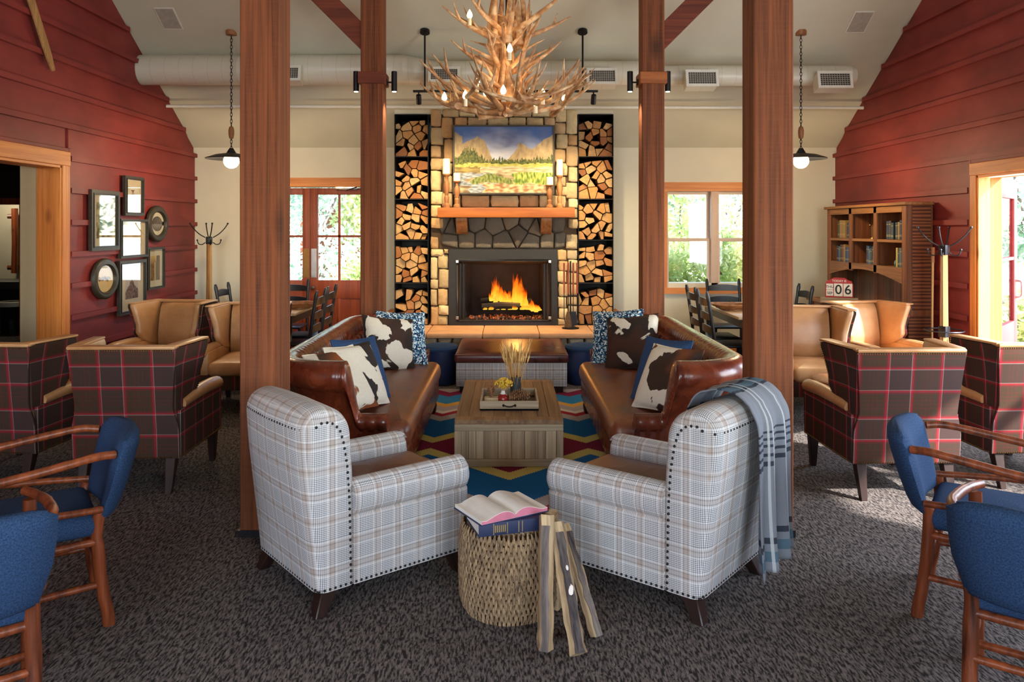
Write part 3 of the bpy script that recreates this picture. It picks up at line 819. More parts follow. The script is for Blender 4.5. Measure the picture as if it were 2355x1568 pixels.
o = m.obj('wall_hall', hd, smooth=None); tag(o, 'dark wall of the hall beyond the left doorway', 'wall', kind='structure')
o = M().box(-10.4, XL - .17, 14.0, 14.1, 0, 2.6).obj('wall_washroom', MAT['wall'], smooth=None); tag(o, 'white wall of the far washroom', 'wall', kind='structure')
t = empty('trim_4', (hx, HY, 0), label='dark cedar frame of the far hall doorway', cat='door frame', kind='structure')
M().box(0, X(62, HY) - hx, -.03, .13, 0, Z(458, HY)).obj('side_board', MAT['cedar'], t)
M().box(-1.2, X(62, HY) - hx, -.035, .13, Z(470, HY), Z(456, HY)).obj('head_board', MAT['door_wood'], t)
light('POINT', 'washroom_lamp', (-8.6, 13.2, 2.35), 40, (1, .86, .62), size=.1)
light('POINT', 'hall_fill', (-5.3, 5.9, 2.4), 22, (1, .84, .6), size=.1)  # added unseen lamp that brightens the wall end beyond the doorway
r = empty('log_rail', P(42, 560, 13.9), label='upright log rail on two stubs on the washroom wall', cat='rail')
M().tube([(0, -.10, .62), (.01, -.10, 0), (-.005, -.10, -.52)], .055, 10).obj('pole', MAT['hickory'], r)
for zz in (.48, -.42): M().tube([(-.04, .1, zz), (-.04, -.12, zz), (-.10, -.14, zz)], .04, 8).obj('stub', MAT['hickory'], r)
r = empty('washroom_counter', (X(20, 12.6), 12.9, 0), label='dark counter along the washroom wall', cat='counter')
M().box(-1.5, .9, -.3, .5, .62, .74).obj('worktop', MAT['slate'], r, bevel=.01); M().box(-1.45, .85, -.25, .5, 0, .62).obj('cabinet', MAT['black_paint'], r)
r = empty('trash_bin', (X(28, 12.1), 12.1, 0), label='black plastic trash bin with a pale liner edge in the washroom', cat='bin')
M().lathe([(.16, 0), (.19, .44), (.2, .46), (.18, .46), (.17, .05), (.01, .04)], 16).obj('bin_body', MAT['bin'], r)
M().lathe([(.205, .40), (.21, .47), (.19, .475), (.18, .42)], 16).obj('liner', MAT['white_paint'], r)

# ------------------------------------------------------------------ timber posts
PW = .206
def post(x0, y0, label, h, base=True):
    r = empty('timber_post', (x0 + PW / 2, y0 + PW / 2, 0), label=label, cat='post', group='timber posts around the seating')
    M().box(-PW / 2, PW / 2, -PW / 2, PW / 2, 0.0, h).obj('shaft', MAT['timber'], r, bevel=.006, seg=1)
    if base:
        M().box(-PW / 2 - .008, PW / 2 + .008, -PW / 2 - .008, PW / 2 + .008, 0, .035).obj('base_plate', MAT['iron'], r)
    return r
post(X(551, 4.06), 4.06, 'large rough timber post behind the left plaid armchair', CZ(4.06 + PW) - .01)
post(X(1734, 4.06), 4.06, 'large rough timber post behind the armchair with the throw', CZ(4.06 + PW) - .01)
RY = 7.22
pl_ = post(X(829, RY), RY, 'timber post with lamp collar beside the left wood rack', CZ(RY + PW) - .01, False)
pr_ = post(X(1477, RY), RY, 'timber post with lamp collar left of the back window', CZ(RY + PW) - .01, False)
for pp, sg, u0, u1, mt in ((pl_, -1, 826, 886, 'timber_x'), (pr_, 1, 1475, 1534, 'mantel')):
    za, zb = Z(192, RY), Z(165, RY)
    M().box(-PW / 2 - .022, PW / 2 + .022, -PW / 2 - .022, PW / 2 + .022, za, zb).obj('collar', MAT[mt], pp, bevel=.004, seg=1)
    # 45 degree brace rising away from the aisle
    z0 = Z(112, RY); h = .26; Lb = 0.66
    x0 = sg * PW / 2
    a = [(x0, z0), (x0, z0 + h), (x0 + sg * Lb, z0 + h + Lb), (x0 + sg * Lb, z0 + Lb)]
    M().prism_y(a, -.075, .075).obj('brace', MAT['timber_x'], pp, smooth=None)

def sconce(u, pp, side, label):
    y = RY + PW / 2; x = X(u, RY)
    r = empty('cylinder_sconce', (x, y, Z(207, RY)), label=label, cat='lamp', group='black cylinder lamps on the timber posts')
    M().lathe([(.02, .006), (.027, .004), (.027, .19), (.025, .192), (.001, .192)], 16).obj('cylinder', MAT['black_metal'], r)
    M().lathe([(.001, .002), (.02, .0), (.02, .008), (.001, .008)], 16).obj('lens', MAT['spot_lens'], r)
    xo = -side
    M().tube([(xo * .02, 0, .09), (xo * .075, 0, .09)], .008, 8).obj('arm', MAT['black_metal'], r)
    M().lathe([(.001, 0), (.032, 0), (.03, .012), (.001, .014)], 14, (xo * .062, 0, .09), Matrix.Rotation(R(90) * xo, 4, 'Y')).obj('backplate', MAT['black_metal'], r)
    l = light('SPOT', 'sconce_light', (x, y, Z(207, RY) - .02), 28, (1, .80, .52), (0, 0, 0), .02, spot=R(85), blend=.8)
    l.parent = r; l.location = (0, 0, -.012)
sconce(814, pl_, -1, 'black cylinder lamp on the outer side of the left rear post')
sconce(903, pl_, 1, 'black cylinder lamp on the left rear post, fireplace side')
sconce(1453, pr_, -1, 'black cylinder lamp on the right rear post, fireplace side')
sconce(1541, pr_, 1, 'black cylinder lamp on the window side of the right rear post')

# ------------------------------------------------------------------ ceiling services
DY = 8.55
r = empty('air_duct', (0, DY, 3.3), label='pale round spiral air duct running along the sloped ceiling', cat='duct')
def cyl_x(x0, x1, r0, r1, z, n=28):
    m = M(); m.rings([[(x0, r0 * math.cos(2 * PI * k / n), z + r0 * math.sin(2 * PI * k / n)) for k in range(n)], [(x1, r1 * math.cos(2 * PI * k / n), z + r1 * math.sin(2 * PI * k / n)) for k in range(n)]])
    return m
z1, z2, z3 = Z(161, DY) - 3.3, Z(168, DY) - 3.3, Z(174, DY) - 3.3
cyl_x(XL + .002, X(930, DY), .163, .163, z1).obj('duct_section', MAT['duct'], r)
m = M(); n = 28
m.rings([[(X(930, DY), .163 * math.cos(2 * PI * k / n), z1 + .163 * math.sin(2 * PI * k / n)) for k in range(n)], [(X(1000, DY), .131 * math.cos(2 * PI * k / n), z2 + .131 * math.sin(2 * PI * k / n)) for k in range(n)]])
m.obj('reducer', MAT['duct'], r)
cyl_x(X(1000, DY), X(1480, DY), .131, .131, z2).obj('duct_section', MAT['duct'], r)
m = M(); m.rings([[(X(1480, DY), .131 * math.cos(2 * PI * k / n), z2 + .131 * math.sin(2 * PI * k / n)) for k in range(n)], [(X(1530, DY), .110 * math.cos(2 * PI * k / n), z3 + .110 * math.sin(2 * PI * k / n)) for k in range(n)]]); m.obj('reducer', MAT['duct'], r)
cyl_x(X(1530, DY), X(1952, DY), .110, .110, z3).obj('duct_section', MAT['duct'], r)
cyl_x(X(1952, DY), X(1964, DY), .112, .095, z3).obj('end_cap', MAT['duct'], r)
gm = M(); gm.box(-.001, .001, -.001, .001, 0, .001)
def register(u0, u1, v0, v1):
    y = DY - .24
    w2, h2 = (X(u1, y) - X(u0, y)) / 2, (Z(v0, y) - Z(v1, y)) / 2
    e = empty('air_register', ((X(u0, y) + X(u1, y)) / 2, y - DY, (Z(v0, y) + Z(v1, y)) / 2 - 3.3), parent=r)
    e.rotation_euler = (R(-12), 0, 0)
    M().box(-w2 * .93, w2 * .93, .0, .16, -h2 * .9, h2 * .9).obj('boot', MAT['duct'], e, smooth=None)
    b = .028
    m = M()
    for q in ((-w2, w2, h2 - b, h2), (-w2, w2, -h2, -h2 + b), (-w2, -w2 + b, -h2 + b, h2 - b), (w2 - b, w2, -h2 + b, h2 - b)): m.box(q[0], q[1], -.016, .0, q[2], q[3])
    m.obj('grille_frame', MAT['white_paint'], e, smooth=None)
    M().box(-w2 + b, w2 - b, -.004, -.002, -h2 + b, h2 - b).obj('grille_back', MAT['grille'], e, smooth=None)
    m = M()
    for k in range(1, 12): xx = -w2 + b + (w2 - b) * 2 * k / 12; m.box(xx - .002, xx + .002, -.010, -.004, -h2 + b, h2 - b)
    for k in range(1, 6): zz = -h2 + b + (h2 - b) * 2 * k / 6; m.box(-w2 + b, w2 - b, -.012, -.006, zz - .0022, zz + .0022)
    tag(m.obj('grille_bars', MAT['vent_grey'], e, smooth=None), kind='stuff')
for q in ((620, 692, 150, 187), (985, 1058, 153, 190), (1349, 1420, 156, 195), (1577, 1652, 160, 200), (1880, 1960, 163, 204)): register(*q)
PYY = 9.12
p = M().tube([(XL + .04, PYY, Z(244, PYY)), (XR - .06, PYY, Z(248, PYY))], .0185, 12).obj('sprinkler_pipe', MAT['white_paint']); tag(p, 'thin white sprinkler pipe running below the air duct', 'pipe')

def ceiling_panel(u, v, label):
    y = 1800 * (EAVE + SL * YB - HC) / ((V0 - v) + 1800 * SL)
    e = empty('ceiling_speaker_grille', (X(u, y), y, CZ(y)), label=label, cat='grille'); e.rotation_euler = (-math.atan(SL), 0, 0)
    M().box(-.105, .105, -.15, .15, -.008, .0).obj('frame', MAT['white_paint'], e, bevel=.003, seg=1)
    M().box(-.09, .09, -.135, .135, -.011, -.008).obj('mesh_panel', MAT['vent_grey'], e, smooth=None)
ceiling_panel(388, 42, 'square grey grille in the sloped ceiling, upper left'); ceiling_panel(1977, 50, 'square grey grille in the sloped ceiling, upper right')

def pendant(u, label, side):
    y = 8.30; x = X(u, y); zc = CZ(y)
    r = empty('pendant_lamp', (x, y, Z(388, y)), label=label, cat='lamp', group='barn pendant lamps')
    z = lambda v: Z(v, y) - Z(388, y)
    M().lathe([(.001, zc - Z(388, y) - .025), (.055, zc - Z(388, y) - .02), (.06, zc - Z(388, y) + .03), (.001, zc - Z(388, y) + .03)], 18).obj('ceiling_rose', MAT['turned'], r)
    m = M(); za, zb = z(345), zc - Z(388, y) - .02; nl = 34
    for k in range(nl):
        c0 = za + (zb - za) * (k + .5) / nl; hl = (zb - za) / nl * .68; ax = k % 2
        pts = [((math.cos(q) * .011) * (1 - ax), (math.cos(q) * .011) * ax, c0 + math.sin(q) * hl) for q in [2 * PI * i / 8 for i in range(8)]]
        m.tube(pts, .0032, 4, closed=True)
    tag(m.obj('chain', MAT['black_metal'], r), kind='stuff')
    # wooden pulley block
    M().lathe([(.001, z(320)), (.022, z(318)), (.03, z(308)), (.03, z(300)), (.022, z(292)), (.001, z(290))], 12).obj('pulley', MAT['turned'], r)
    M().lathe([(.001, z(345) + .02), (.02, z(345) + .02), (.045, z(350)), (.05, z(352)), (.07, z(353)), (.16, z(356)), (.262, z(364)), (.264, z(366)), (.16, z(359)), (.05, z(357)), (.001, z(357))], 30).obj('shade', MAT['iron'], r)
    M().ball((0, 0, z(370)), .082, 18, 10).obj('glass_globe', MAT['globe'], r)
    l = light('POINT', 'pendant_light', (0, 0, 0), 50, (1, .76, .46), size=.085); l.parent = r; l.location = (0, 0, z(392) - .06)
pendant(532, 'barn pendant lamp hanging on a chain left of the large left post', -1)
pendant(1842, 'barn pendant lamp hanging on a chain above the bookcase side', 1)

# track light on two stems
TY = 8.26
r = empty('track_light', (0, TY, Z(210, TY)), label='black track light bar hung on two stems before the chimney', cat='lamp')
zt = Z(210, TY)
for u in (977, 1340):
    x = X(u, TY); zc = CZ(TY) - zt
    M().tube([(x, 0, .0), (x, 0, zc - .01)], .010, 8).obj('stem', MAT['black_metal'], r)
    e = M().lathe([(.001, 0), (.052, 0), (.052, .03), (.001, .03)], 18).obj('canopy', MAT['black_metal'], r, loc=(x, 0, zc - .03)); e.rotation_euler = (-math.atan(SL) * .6, 0, 0)
M().box(X(950, TY), X(1375, TY), -.018, .018, -.010, .012).obj('track_bar', MAT['black_metal'], r, bevel=.003, seg=1)
for u, aim in ((963, (-1.0, 9.3, 1.3)), (1060, (-.45, 9.3, 1.3)), (1270, (.40, 9.3, 1.3)), (1365, (.90, 9.3, 1.3))):
    x = X(u, TY); e = empty('spot_head', (x, 0, -.02), parent=r)
    M().tube([(0, 0, .02), (0, 0, -.03)], .008, 6).obj('spot_neck', MAT['black_metal'], e)
    dv = (Vector(aim) - Vector((x, TY, zt - .05))).normalized(); qm = dv.to_track_quat('-Z', 'Y').to_matrix().to_4x4()
    M().lathe([(.001, .045), (.026, .045), (.028, .03), (.028, -.055), (.022, -.058), (.001, -.05)], 14, (0, 0, -.06), qm).obj('spot_can', MAT['black_metal'], e)
    l = light('SPOT', 'track_spot', (0, 0, 0), 150, (1, .78, .46), (0, 0, 0), .02, spot=R(92), blend=.9)
    l.parent = e; l.location = Vector((0, 0, -.06)) + dv * .06; l.rotation_euler = dv.to_track_quat('-Z', 'Y').to_euler()
# ------------------------------------------------------------------ fireplace
FY = 9.35                                   # face of the stones
HZ = 0.442                                  # top of the hearth
fp = empty('fireplace', (X(1159, FY), FY, 0), label='tall tan fieldstone fireplace with a burning fire', cat='fireplace')
fo = Vector(fp.location)
def fpo(m, name, mat, parent=fp, **kw):
    m.v = [(p[0] - fo.x, p[1] - fo.y, p[2]) for p in m.v]
    return m.obj(name, mat, parent, **kw)
sx0, sx1 = X(989, FY), X(1329, FY)
ix0, ix1, iz0, iz1 = X(1032, FY), X(1282, FY), HZ, Z(573, FY)
YM = FY + .045                              # mortar plane
m = M(); m.box(sx0 + .01, ix0, YM, YB, 0, 3.02); m.box(ix1, sx1 - .01, YM, YB, 0, 3.02); m.box(ix0, ix1, YM, YB, iz1, 3.02); m.box(ix0, ix1, YM, YB, 0, HZ)
fpo(m, 'masonry', MAT['mortar'], smooth=None)

A = lambda q: (q[0] / 4.205 + 880, q[1] / 4.205 + 240)
Bz = lambda q: (q[0] / 4.205 + 880, q[1] / 4.205 + 480)
seeds = [A(q) for q in [(530, 120), (660, 160), (775, 165), (910, 170), (1080, 165), (1200, 120), (1330, 170), (1490, 160), (1630, 150), (1730, 80), (1740, 190), (1830, 160), (520, 300), (625, 250), (510, 450), (625, 420), (500, 570), (585, 600), (510, 720), (600, 830), (490, 890), (575, 945), (700, 930), (890, 950), (1180, 950), (1420, 950), (1570, 950),
    (1740, 340), (1855, 330), (1735, 470), (1845, 490), (1820, 680), (1705, 610), (1720, 760), (1740, 850), (1845, 820), (1815, 950), (1690, 940), (490, 1030), (490, 1150), (1850, 1045), (1850, 1140),
    (760, 350), (950, 400), (1150, 350), (1400, 400), (1550, 330), (790, 650), (1000, 650), (1250, 650), (1480, 650), (660, 720), (850, 820), (1100, 830), (1350, 820), (1600, 800), (640, 60), (800, 60), (950, 60), (1100, 50), (1350, 70), (1500, 60)]]
ng0 = len(seeds)
seeds_b = [(490, 200), (585, 150), (655, 185), (760, 160), (890, 140), (640, 310), (815, 300), (965, 300), (1090, 160), (1160, 310), (1245, 110), (1320, 230), (1390, 140), (1440, 310), (1480, 190), (1570, 160), (1690, 150), (1840, 180), (1610, 310), (1710, 310), (1830, 320), (485, 320), (510, 420), (615, 410), (485, 560), (590, 500), (490, 720), (590, 670), (490, 860), (585, 850), (480, 1040), (580, 980), (580, 1080),
    (1740, 440), (1840, 440), (1725, 550), (1840, 540), (1720, 660), (1800, 640), (1860, 690), (1715, 780), (1800, 780), (1860, 810), (1715, 890), (1800, 910), (1860, 920), (1720, 1000), (1800, 1020), (1860, 1040), (1720, 1100)]
seeds += [Bz(q) for q in seeds_b]
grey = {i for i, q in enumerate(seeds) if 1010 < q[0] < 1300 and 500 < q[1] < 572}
region = [(989, 249), (1329, 249), (1329, 748), (989, 748)]
cells = voronoi(seeds, region, 0.7)
# the squared blocks of the piers, read row by row: (x0, x1, [y edges]) in the two zoomed readings A (upper) and B (lower)
blocks = []
def blk(conv, x0, x1, ys, jx=6):
    for k, (ya, yb) in enumerate(zip(ys, ys[1:])):
        jj = jx * (1 if k % 2 else -1); blocks.append([conv(q) for q in ((x0 + (jj if x0 > 470 else 0), ya), (x1 + (jj if x1 < 1880 else 0), ya + 5), (x1 + (jj if x1 < 1880 else 0), yb + 4), (x0 + (jj if x0 > 470 else 0), yb))])
blk(A, 462, 580, [38, 215, 395, 515, 635, 838, 968, 1090, 1200], 12); blk(A, 580, 690, [120, 330, 560, 680, 850, 995], 10)
blk(A, 1668, 1782, [170, 285, 430, 560, 690, 790, 880, 995], 10); blk(A, 1782, 1888, [38, 285, 395, 600, 750, 910, 1000, 1100, 1200], 12); blk(A, 1668, 1782, [38, 170], 0)
blk(A, 690, 1668, [205, 206], 0); blocks.pop()
for ys, xs in (([38, 120], [580, 740, 900, 1080, 1260, 1440, 1668]), ([120, 205], [690, 820, 1010, 1220, 1390, 1560, 1668]), ([205, 430], [690, 930, 1180, 1420, 1668]), ([430, 640], [690, 1040, 1330, 1668]), ([640, 872], [690, 900, 1180, 1450, 1668]), ([872, 995], [690, 755, 1040, 1318, 1512, 1600, 1668])):
    for xa, xb in zip(xs, xs[1:]): blk(A, xa, xb, ys, 0)
blk(Bz, 462, 540, [265, 385], 0); blk(Bz, 1770, 1888, [240, 390], 0)
blk(Bz, 462, 590, [385, 462], 0); blk(Bz, 590, 640, [385, 432], 0); blk(Bz, 462, 535, [462, 680, 770, 938, 1128], 5); blk(Bz, 535, 640, [436, 578, 768, 932, 1028, 1128], 5)
blk(Bz, 1694, 1786, [392, 500, 602, 715, 850, 958, 1060, 1128], 5); blk(Bz, 1786, 1888, [392, 488, 610, 722, 838, 930, 1032, 1128], 5)
rs = random.Random(3)
def stone_mesh(poly, depth, name, mat):
    """a rounded, slightly uneven stone filling a polygon in the x,z plane, its face at y = -depth"""
    pts = []
    n = len(poly)
    for i in range(n):
        a, b = poly[i], poly[(i + 1) % n]
        L = math.hypot(b[0] - a[0], b[1] - a[1])
        pts.append(a)
        if L > .05: pts.append(((a[0] + b[0]) / 2 + rs.uniform(-.006, .006), (a[1] + b[1]) / 2 + rs.uniform(-.006, .006)))
    cx = sum(p[0] for p in pts) / len(pts); cz = sum(p[1] for p in pts) / len(pts)
    # soften the corners
    sm = []
    for i in range(len(pts)):
        p, q, r_ = pts[i - 1], pts[i], pts[(i + 1) % len(pts)]
        sm.append((q[0] * .86 + (p[0] + r_[0]) * .07, q[1] * .86 + (p[1] + r_[1]) * .07))
    size = math.sqrt(parea(poly)); ins = min(.013, size * .09)
    def ring(k, y):
        o = []
        for p in sm:
            d = math.hypot(p[0] - cx, p[1] - cz) or 1
            f = max(.3, 1 - k / d); o.append((cx + (p[0] - cx) * f, y + (rs.uniform(-.004, .004) if y < -.01 else 0), cz + (p[1] - cz) * f))
        return o
    m = M(); m.rings([ring(0, 0), ring(0, -depth * .70), ring(ins * .5, -depth * .93), ring(ins * 1.5, -depth - .003), ring(size * .28, -depth - rs.uniform(.002, .014))], cap=True)
    return m
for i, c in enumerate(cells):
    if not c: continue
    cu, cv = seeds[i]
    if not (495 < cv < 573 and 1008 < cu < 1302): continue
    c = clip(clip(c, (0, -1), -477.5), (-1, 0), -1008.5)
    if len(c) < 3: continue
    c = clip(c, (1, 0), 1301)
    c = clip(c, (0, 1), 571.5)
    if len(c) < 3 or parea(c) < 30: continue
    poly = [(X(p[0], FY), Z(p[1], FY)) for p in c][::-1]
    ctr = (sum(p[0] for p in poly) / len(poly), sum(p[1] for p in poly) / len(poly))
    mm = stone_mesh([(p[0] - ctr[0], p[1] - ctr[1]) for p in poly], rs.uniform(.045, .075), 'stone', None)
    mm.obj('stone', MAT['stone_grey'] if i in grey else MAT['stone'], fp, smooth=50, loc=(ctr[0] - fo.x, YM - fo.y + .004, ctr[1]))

for bq in blocks:
    if len(bq) != 4: continue
    c = [(p[0] + rs.uniform(-.5, .5), p[1] + rs.uniform(-.5, .5)) for p in bq]
    cx_, cz_ = sum(p[0] for p in c) / 4, sum(p[1] for p in c) / 4
    c = [(p[0] - .45 * (1 if p[0] > cx_ else -1), p[1] - .45 * (1 if p[1] > cz_ else -1)) for p in c]
    c = [(min(max(p[0], 989), 1329), min(max(p[1], 249), 748)) for p in c]
    poly = [(X(p[0], FY), Z(p[1], FY)) for p in c][::-1]
    ctr = (sum(p[0] for p in poly) / 4, sum(p[1] for p in poly) / 4)
    stone_mesh([(p[0] - ctr[0], p[1] - ctr[1]) for p in poly], rs.uniform(.046, .07), 'stone', None).obj('stone', MAT['stone'], fp, smooth=50, loc=(ctr[0] - fo.x, YM - fo.y + .004, ctr[1]))

# hearth: slab on river stones
HYF = 8.63; hx0, hx1 = -1.62, 1.56
m = M(); m.box(hx0 + .03, hx1 - .03, HYF + .07, YB, 0, HZ - .055); fpo(m, 'hearth_base', MAT['mortar'], smooth=None)
xs = [hx0 - .02, -.9, -.28, .35, .95, hx1 + .02]
for a, b in zip(xs, xs[1:]):
    m = M(); m.box(a + .002, b - .002, HYF, FY + .5, HZ - .057, HZ); fpo(m, 'hearth_slab', MAT['slab'], bevel=.012, seg=2)
hs = []
for row in range(3):
    x = hx0
    while x < hx1:
        wdt = rs.uniform(.12, .24); hs.append((x + wdt / 2, .06 + row * .128 + rs.uniform(-.02, .02))); x += wdt
for c, sd in zip(voronoi(hs, [(hx0 + .02, .0), (hx1 - .02, .0), (hx1 - .02, HZ - .06), (hx0 + .02, HZ - .06)], .012), hs):
    if not c or parea(c) < .002: continue
    stone_mesh([(p[0] - sd[0], p[1] - sd[1]) for p in c], rs.uniform(.04, .06), 'stone', None).obj('hearth_stone', MAT['hearth_stone'], fp, smooth=50, loc=(sd[0] - fo.x, HYF + .075 - fo.y, sd[1]))

# firebox and dark steel insert
ox0, ox1, oz0, oz1 = X(1050, FY), X(1268, FY), Z(738, FY), Z(596, FY)
yi = FY - .02
m = M()
for q in ((ix0, ox0, iz0, iz1), (ox1, ix1, iz0, iz1), (ox0, ox1, oz1, iz1), (ox0, ox1, iz0, oz0)): m.box(q[0], q[1], yi, FY + .06, q[2], q[3])
ins = fpo(m, 'insert_surround', MAT['insert_metal'], smooth=None)
m = M()
b = .022
for q in ((ox0, ox0 + b, oz0, oz1), (ox1 - b, ox1, oz0, oz1), (ox0 + b, ox1 - b, oz1 - b * 1.2, oz1), (ox0 + b, ox1 - b, oz0, oz0 + b * .6)): m.box(q[0], q[1], yi - .012, yi + .02, q[2], q[3])
fpo(m, 'door_frame', MAT['black_metal'], bevel=.003, seg=1)
bx0, bx1, bz1, bY = X(1085, 9.9), X(1240, 9.9), Z(608, 9.9), 9.9
m = M()
def quad(m, pts): m.add([Vector(p) for p in pts], [(0, 1, 2, 3)])
a0, a1, b0, b1 = (ox0, FY + .05), (ox1, FY + .05), (bx0, bY), (bx1, bY)
quad(m, [(*a0, oz0), (*b0, oz0), (*b0, bz1), (*a0, oz1)]); quad(m, [(*b1, oz0), (*a1, oz0), (*a1, oz1), (*b1, bz1)])
quad(m, [(*b0, oz0), (*b1, oz0), (*b1, bz1), (*b0, bz1)]); quad(m, [(*a0, oz1), (*b0, bz1), (*b1, bz1), (*a1, oz1)]); quad(m, [(*a0, oz0), (*a1, oz0), (*b1, oz0), (*b0, oz0)])
fpo(m, 'firebox', MAT['firebrick'], smooth=None)
# folded glass doors standing open against the firebox sides
for sx, xx in ((1, ox0 + .03), (-1, ox1 - .03)):
    for k in range(2):
        m = M(); q = xx + sx * (.02 + k * .035); h0, h1 = oz0 + .03, oz1 - .05
        m.box(q - .006, q + .006, FY - .03, FY - .015, h0, h1); m.box(q - .006, q + .006, FY + .185, FY + .2, h0, h1); m.box(q - .006, q + .006, FY - .015, FY + .185, h0, h0 + .015); m.box(q - .006, q + .006, FY - .015, FY + .185, h1 - .015, h1)
        dr = fpo(m, 'folding_door', MAT['black_metal'], smooth=None)
        m = M(); m.box(q - .002, q + .002, FY - .015, FY + .185, h0 + .015, h1 - .015); fpo(m, 'door_glass', MAT['glass'], dr, smooth=None)
for ux in (1052, 1264):
    for vz in (601, 730):
        m = M(); m.box(X(ux, FY) - .018, X(ux, FY) + .018, yi - .026, yi - .012, Z(vz, FY) - .018, Z(vz, FY) + .018); fpo(m, 'hinge', MAT['chrome'], bevel=.004, seg=1)
# mantel shelf with two corbels
m = M(); m.box(X(1006, 9.12), X(1322, 9.12), 9.12, FY - .03, Z(500, 9.12), Z(477, 9.12)); mt_ = fpo(m, 'mantel_shelf', MAT['mantel'], bevel=.008, seg=2)
for u in (1062, 1256):
    m = M(); x = X(u, FY - .1); zz = Z(500, 9.12)
    m.prism_x([(FY - .02, zz - .2), (FY - .10, zz - .17), (FY - .19, zz - .04), (FY - .19, zz), (FY - .02, zz)], x - .065, x + .065); fpo(m, 'corbel', MAT['turned'], mt_, bevel=.006, seg=1)

# the fire: burning logs, embers and flames
fy = 9.56
def tube_obj(name, label, pts, r, mat, rs_=0):
    c = sum((Vector(p) for p in pts), Vector()) / len(pts)
    o = M().tube([Vector(p) - c for p in pts], r, 9).obj(name, mat, loc=c); tag(o, label, 'log', 'burning logs in the fireplace'); return o
gz = oz0 + .02
def bl(u0, v0, u1, v1, y0, y1, r, label): tube_obj('burning_log', label, [P(u0, v0, y0), P((u0 + u1) / 2, (v0 + v1) / 2 - 2, (y0 + y1) / 2), P(u1, v1, y1)], [r * .9, r, r * .85], MAT['char'])
bl(1108, 706, 1196, 704, 9.50, 9.52, .050, 'charred front log lying low in the fire')
bl(1106, 690, 1172, 686, 9.62, 9.60, .038, 'thin log resting on top in the fire')
bl(1150, 700, 1222, 692, 9.64, 9.62, .052, 'charred rear log on the right in the fire')
m = M(); re = random.Random(5)
for k in range(160):
    u = re.uniform(1080, 1245); y = re.uniform(9.42, 9.78); q = re.uniform(.008, .024)
    m.ball((X(u, y), y, gz - .012 + re.uniform(0, .02)), q, 5, 3)
o = m.obj('ember_bed', MAT['ember']); tag(o, 'bed of glowing embers under the burning logs', 'embers', kind='stuff')
fl = empty('fire_flames', P(1180, 705, fy), label='orange flames leaping from the burning logs', cat='flames')
fo2 = Vector(fl.location)
def flame(u, vb, vt, wpx, y, lean=0):
    base, top = P(u, vb, y), P(u + lean, vt, y); wd = wpx * y / FPX; n = 12; rings = []
    ph = re.uniform(0, 6)
    for i in range(n + 1):
        t = i / n; c = base.lerp(top, t); c.x += math.sin(t * 5 + ph) * wd * .22 * t
        r_ = wd * (math.sin(PI * min(1, .22 + t * .78)) ** .9) * (1 - t * .45) * .55 + .0008
        rings.append([c - fo2 + Vector((math.cos(2 * PI * k / 10) * r_, math.sin(2 * PI * k / 10) * r_ * .5, 0)) for k in range(10)])
    M().rings(rings).obj('flame', MAT['flame'], fl, smooth=180)
for (uc, vt, sp, vb, cnt) in ((1189, 616, 9, 702, 9), (1200, 640, 9, 704, 7), (1138, 630, 5, 694, 5), (1150, 650, 8, 694, 6), (1166, 662, 9, 696, 6), (1212, 664, 7, 708, 6), (1224, 686, 6, 714, 5), (1236, 694, 5, 716, 3), (1128, 668, 5, 694, 3)):
    for k in range(cnt):
        t_ = k / max(1, cnt - 1); du = re.uniform(-sp, sp)
        flame(uc + du, vb + re.uniform(-4, 2), vt + (vb - vt) * (abs(du) / sp) ** 1.3 * .45 + re.uniform(0, 6), re.uniform(8, 15), re.uniform(9.52, 9.62), re.uniform(-5, 5))
for k in range(9): flame(1112 + k * 15 + re.uniform(-4, 4), 712, 700 + re.uniform(-3, 3), 14, re.uniform(9.47, 9.5), 0)
light('POINT', 'fire_glow', P(1185, 672, 9.50), 16, (1, .42, .10), size=.10)

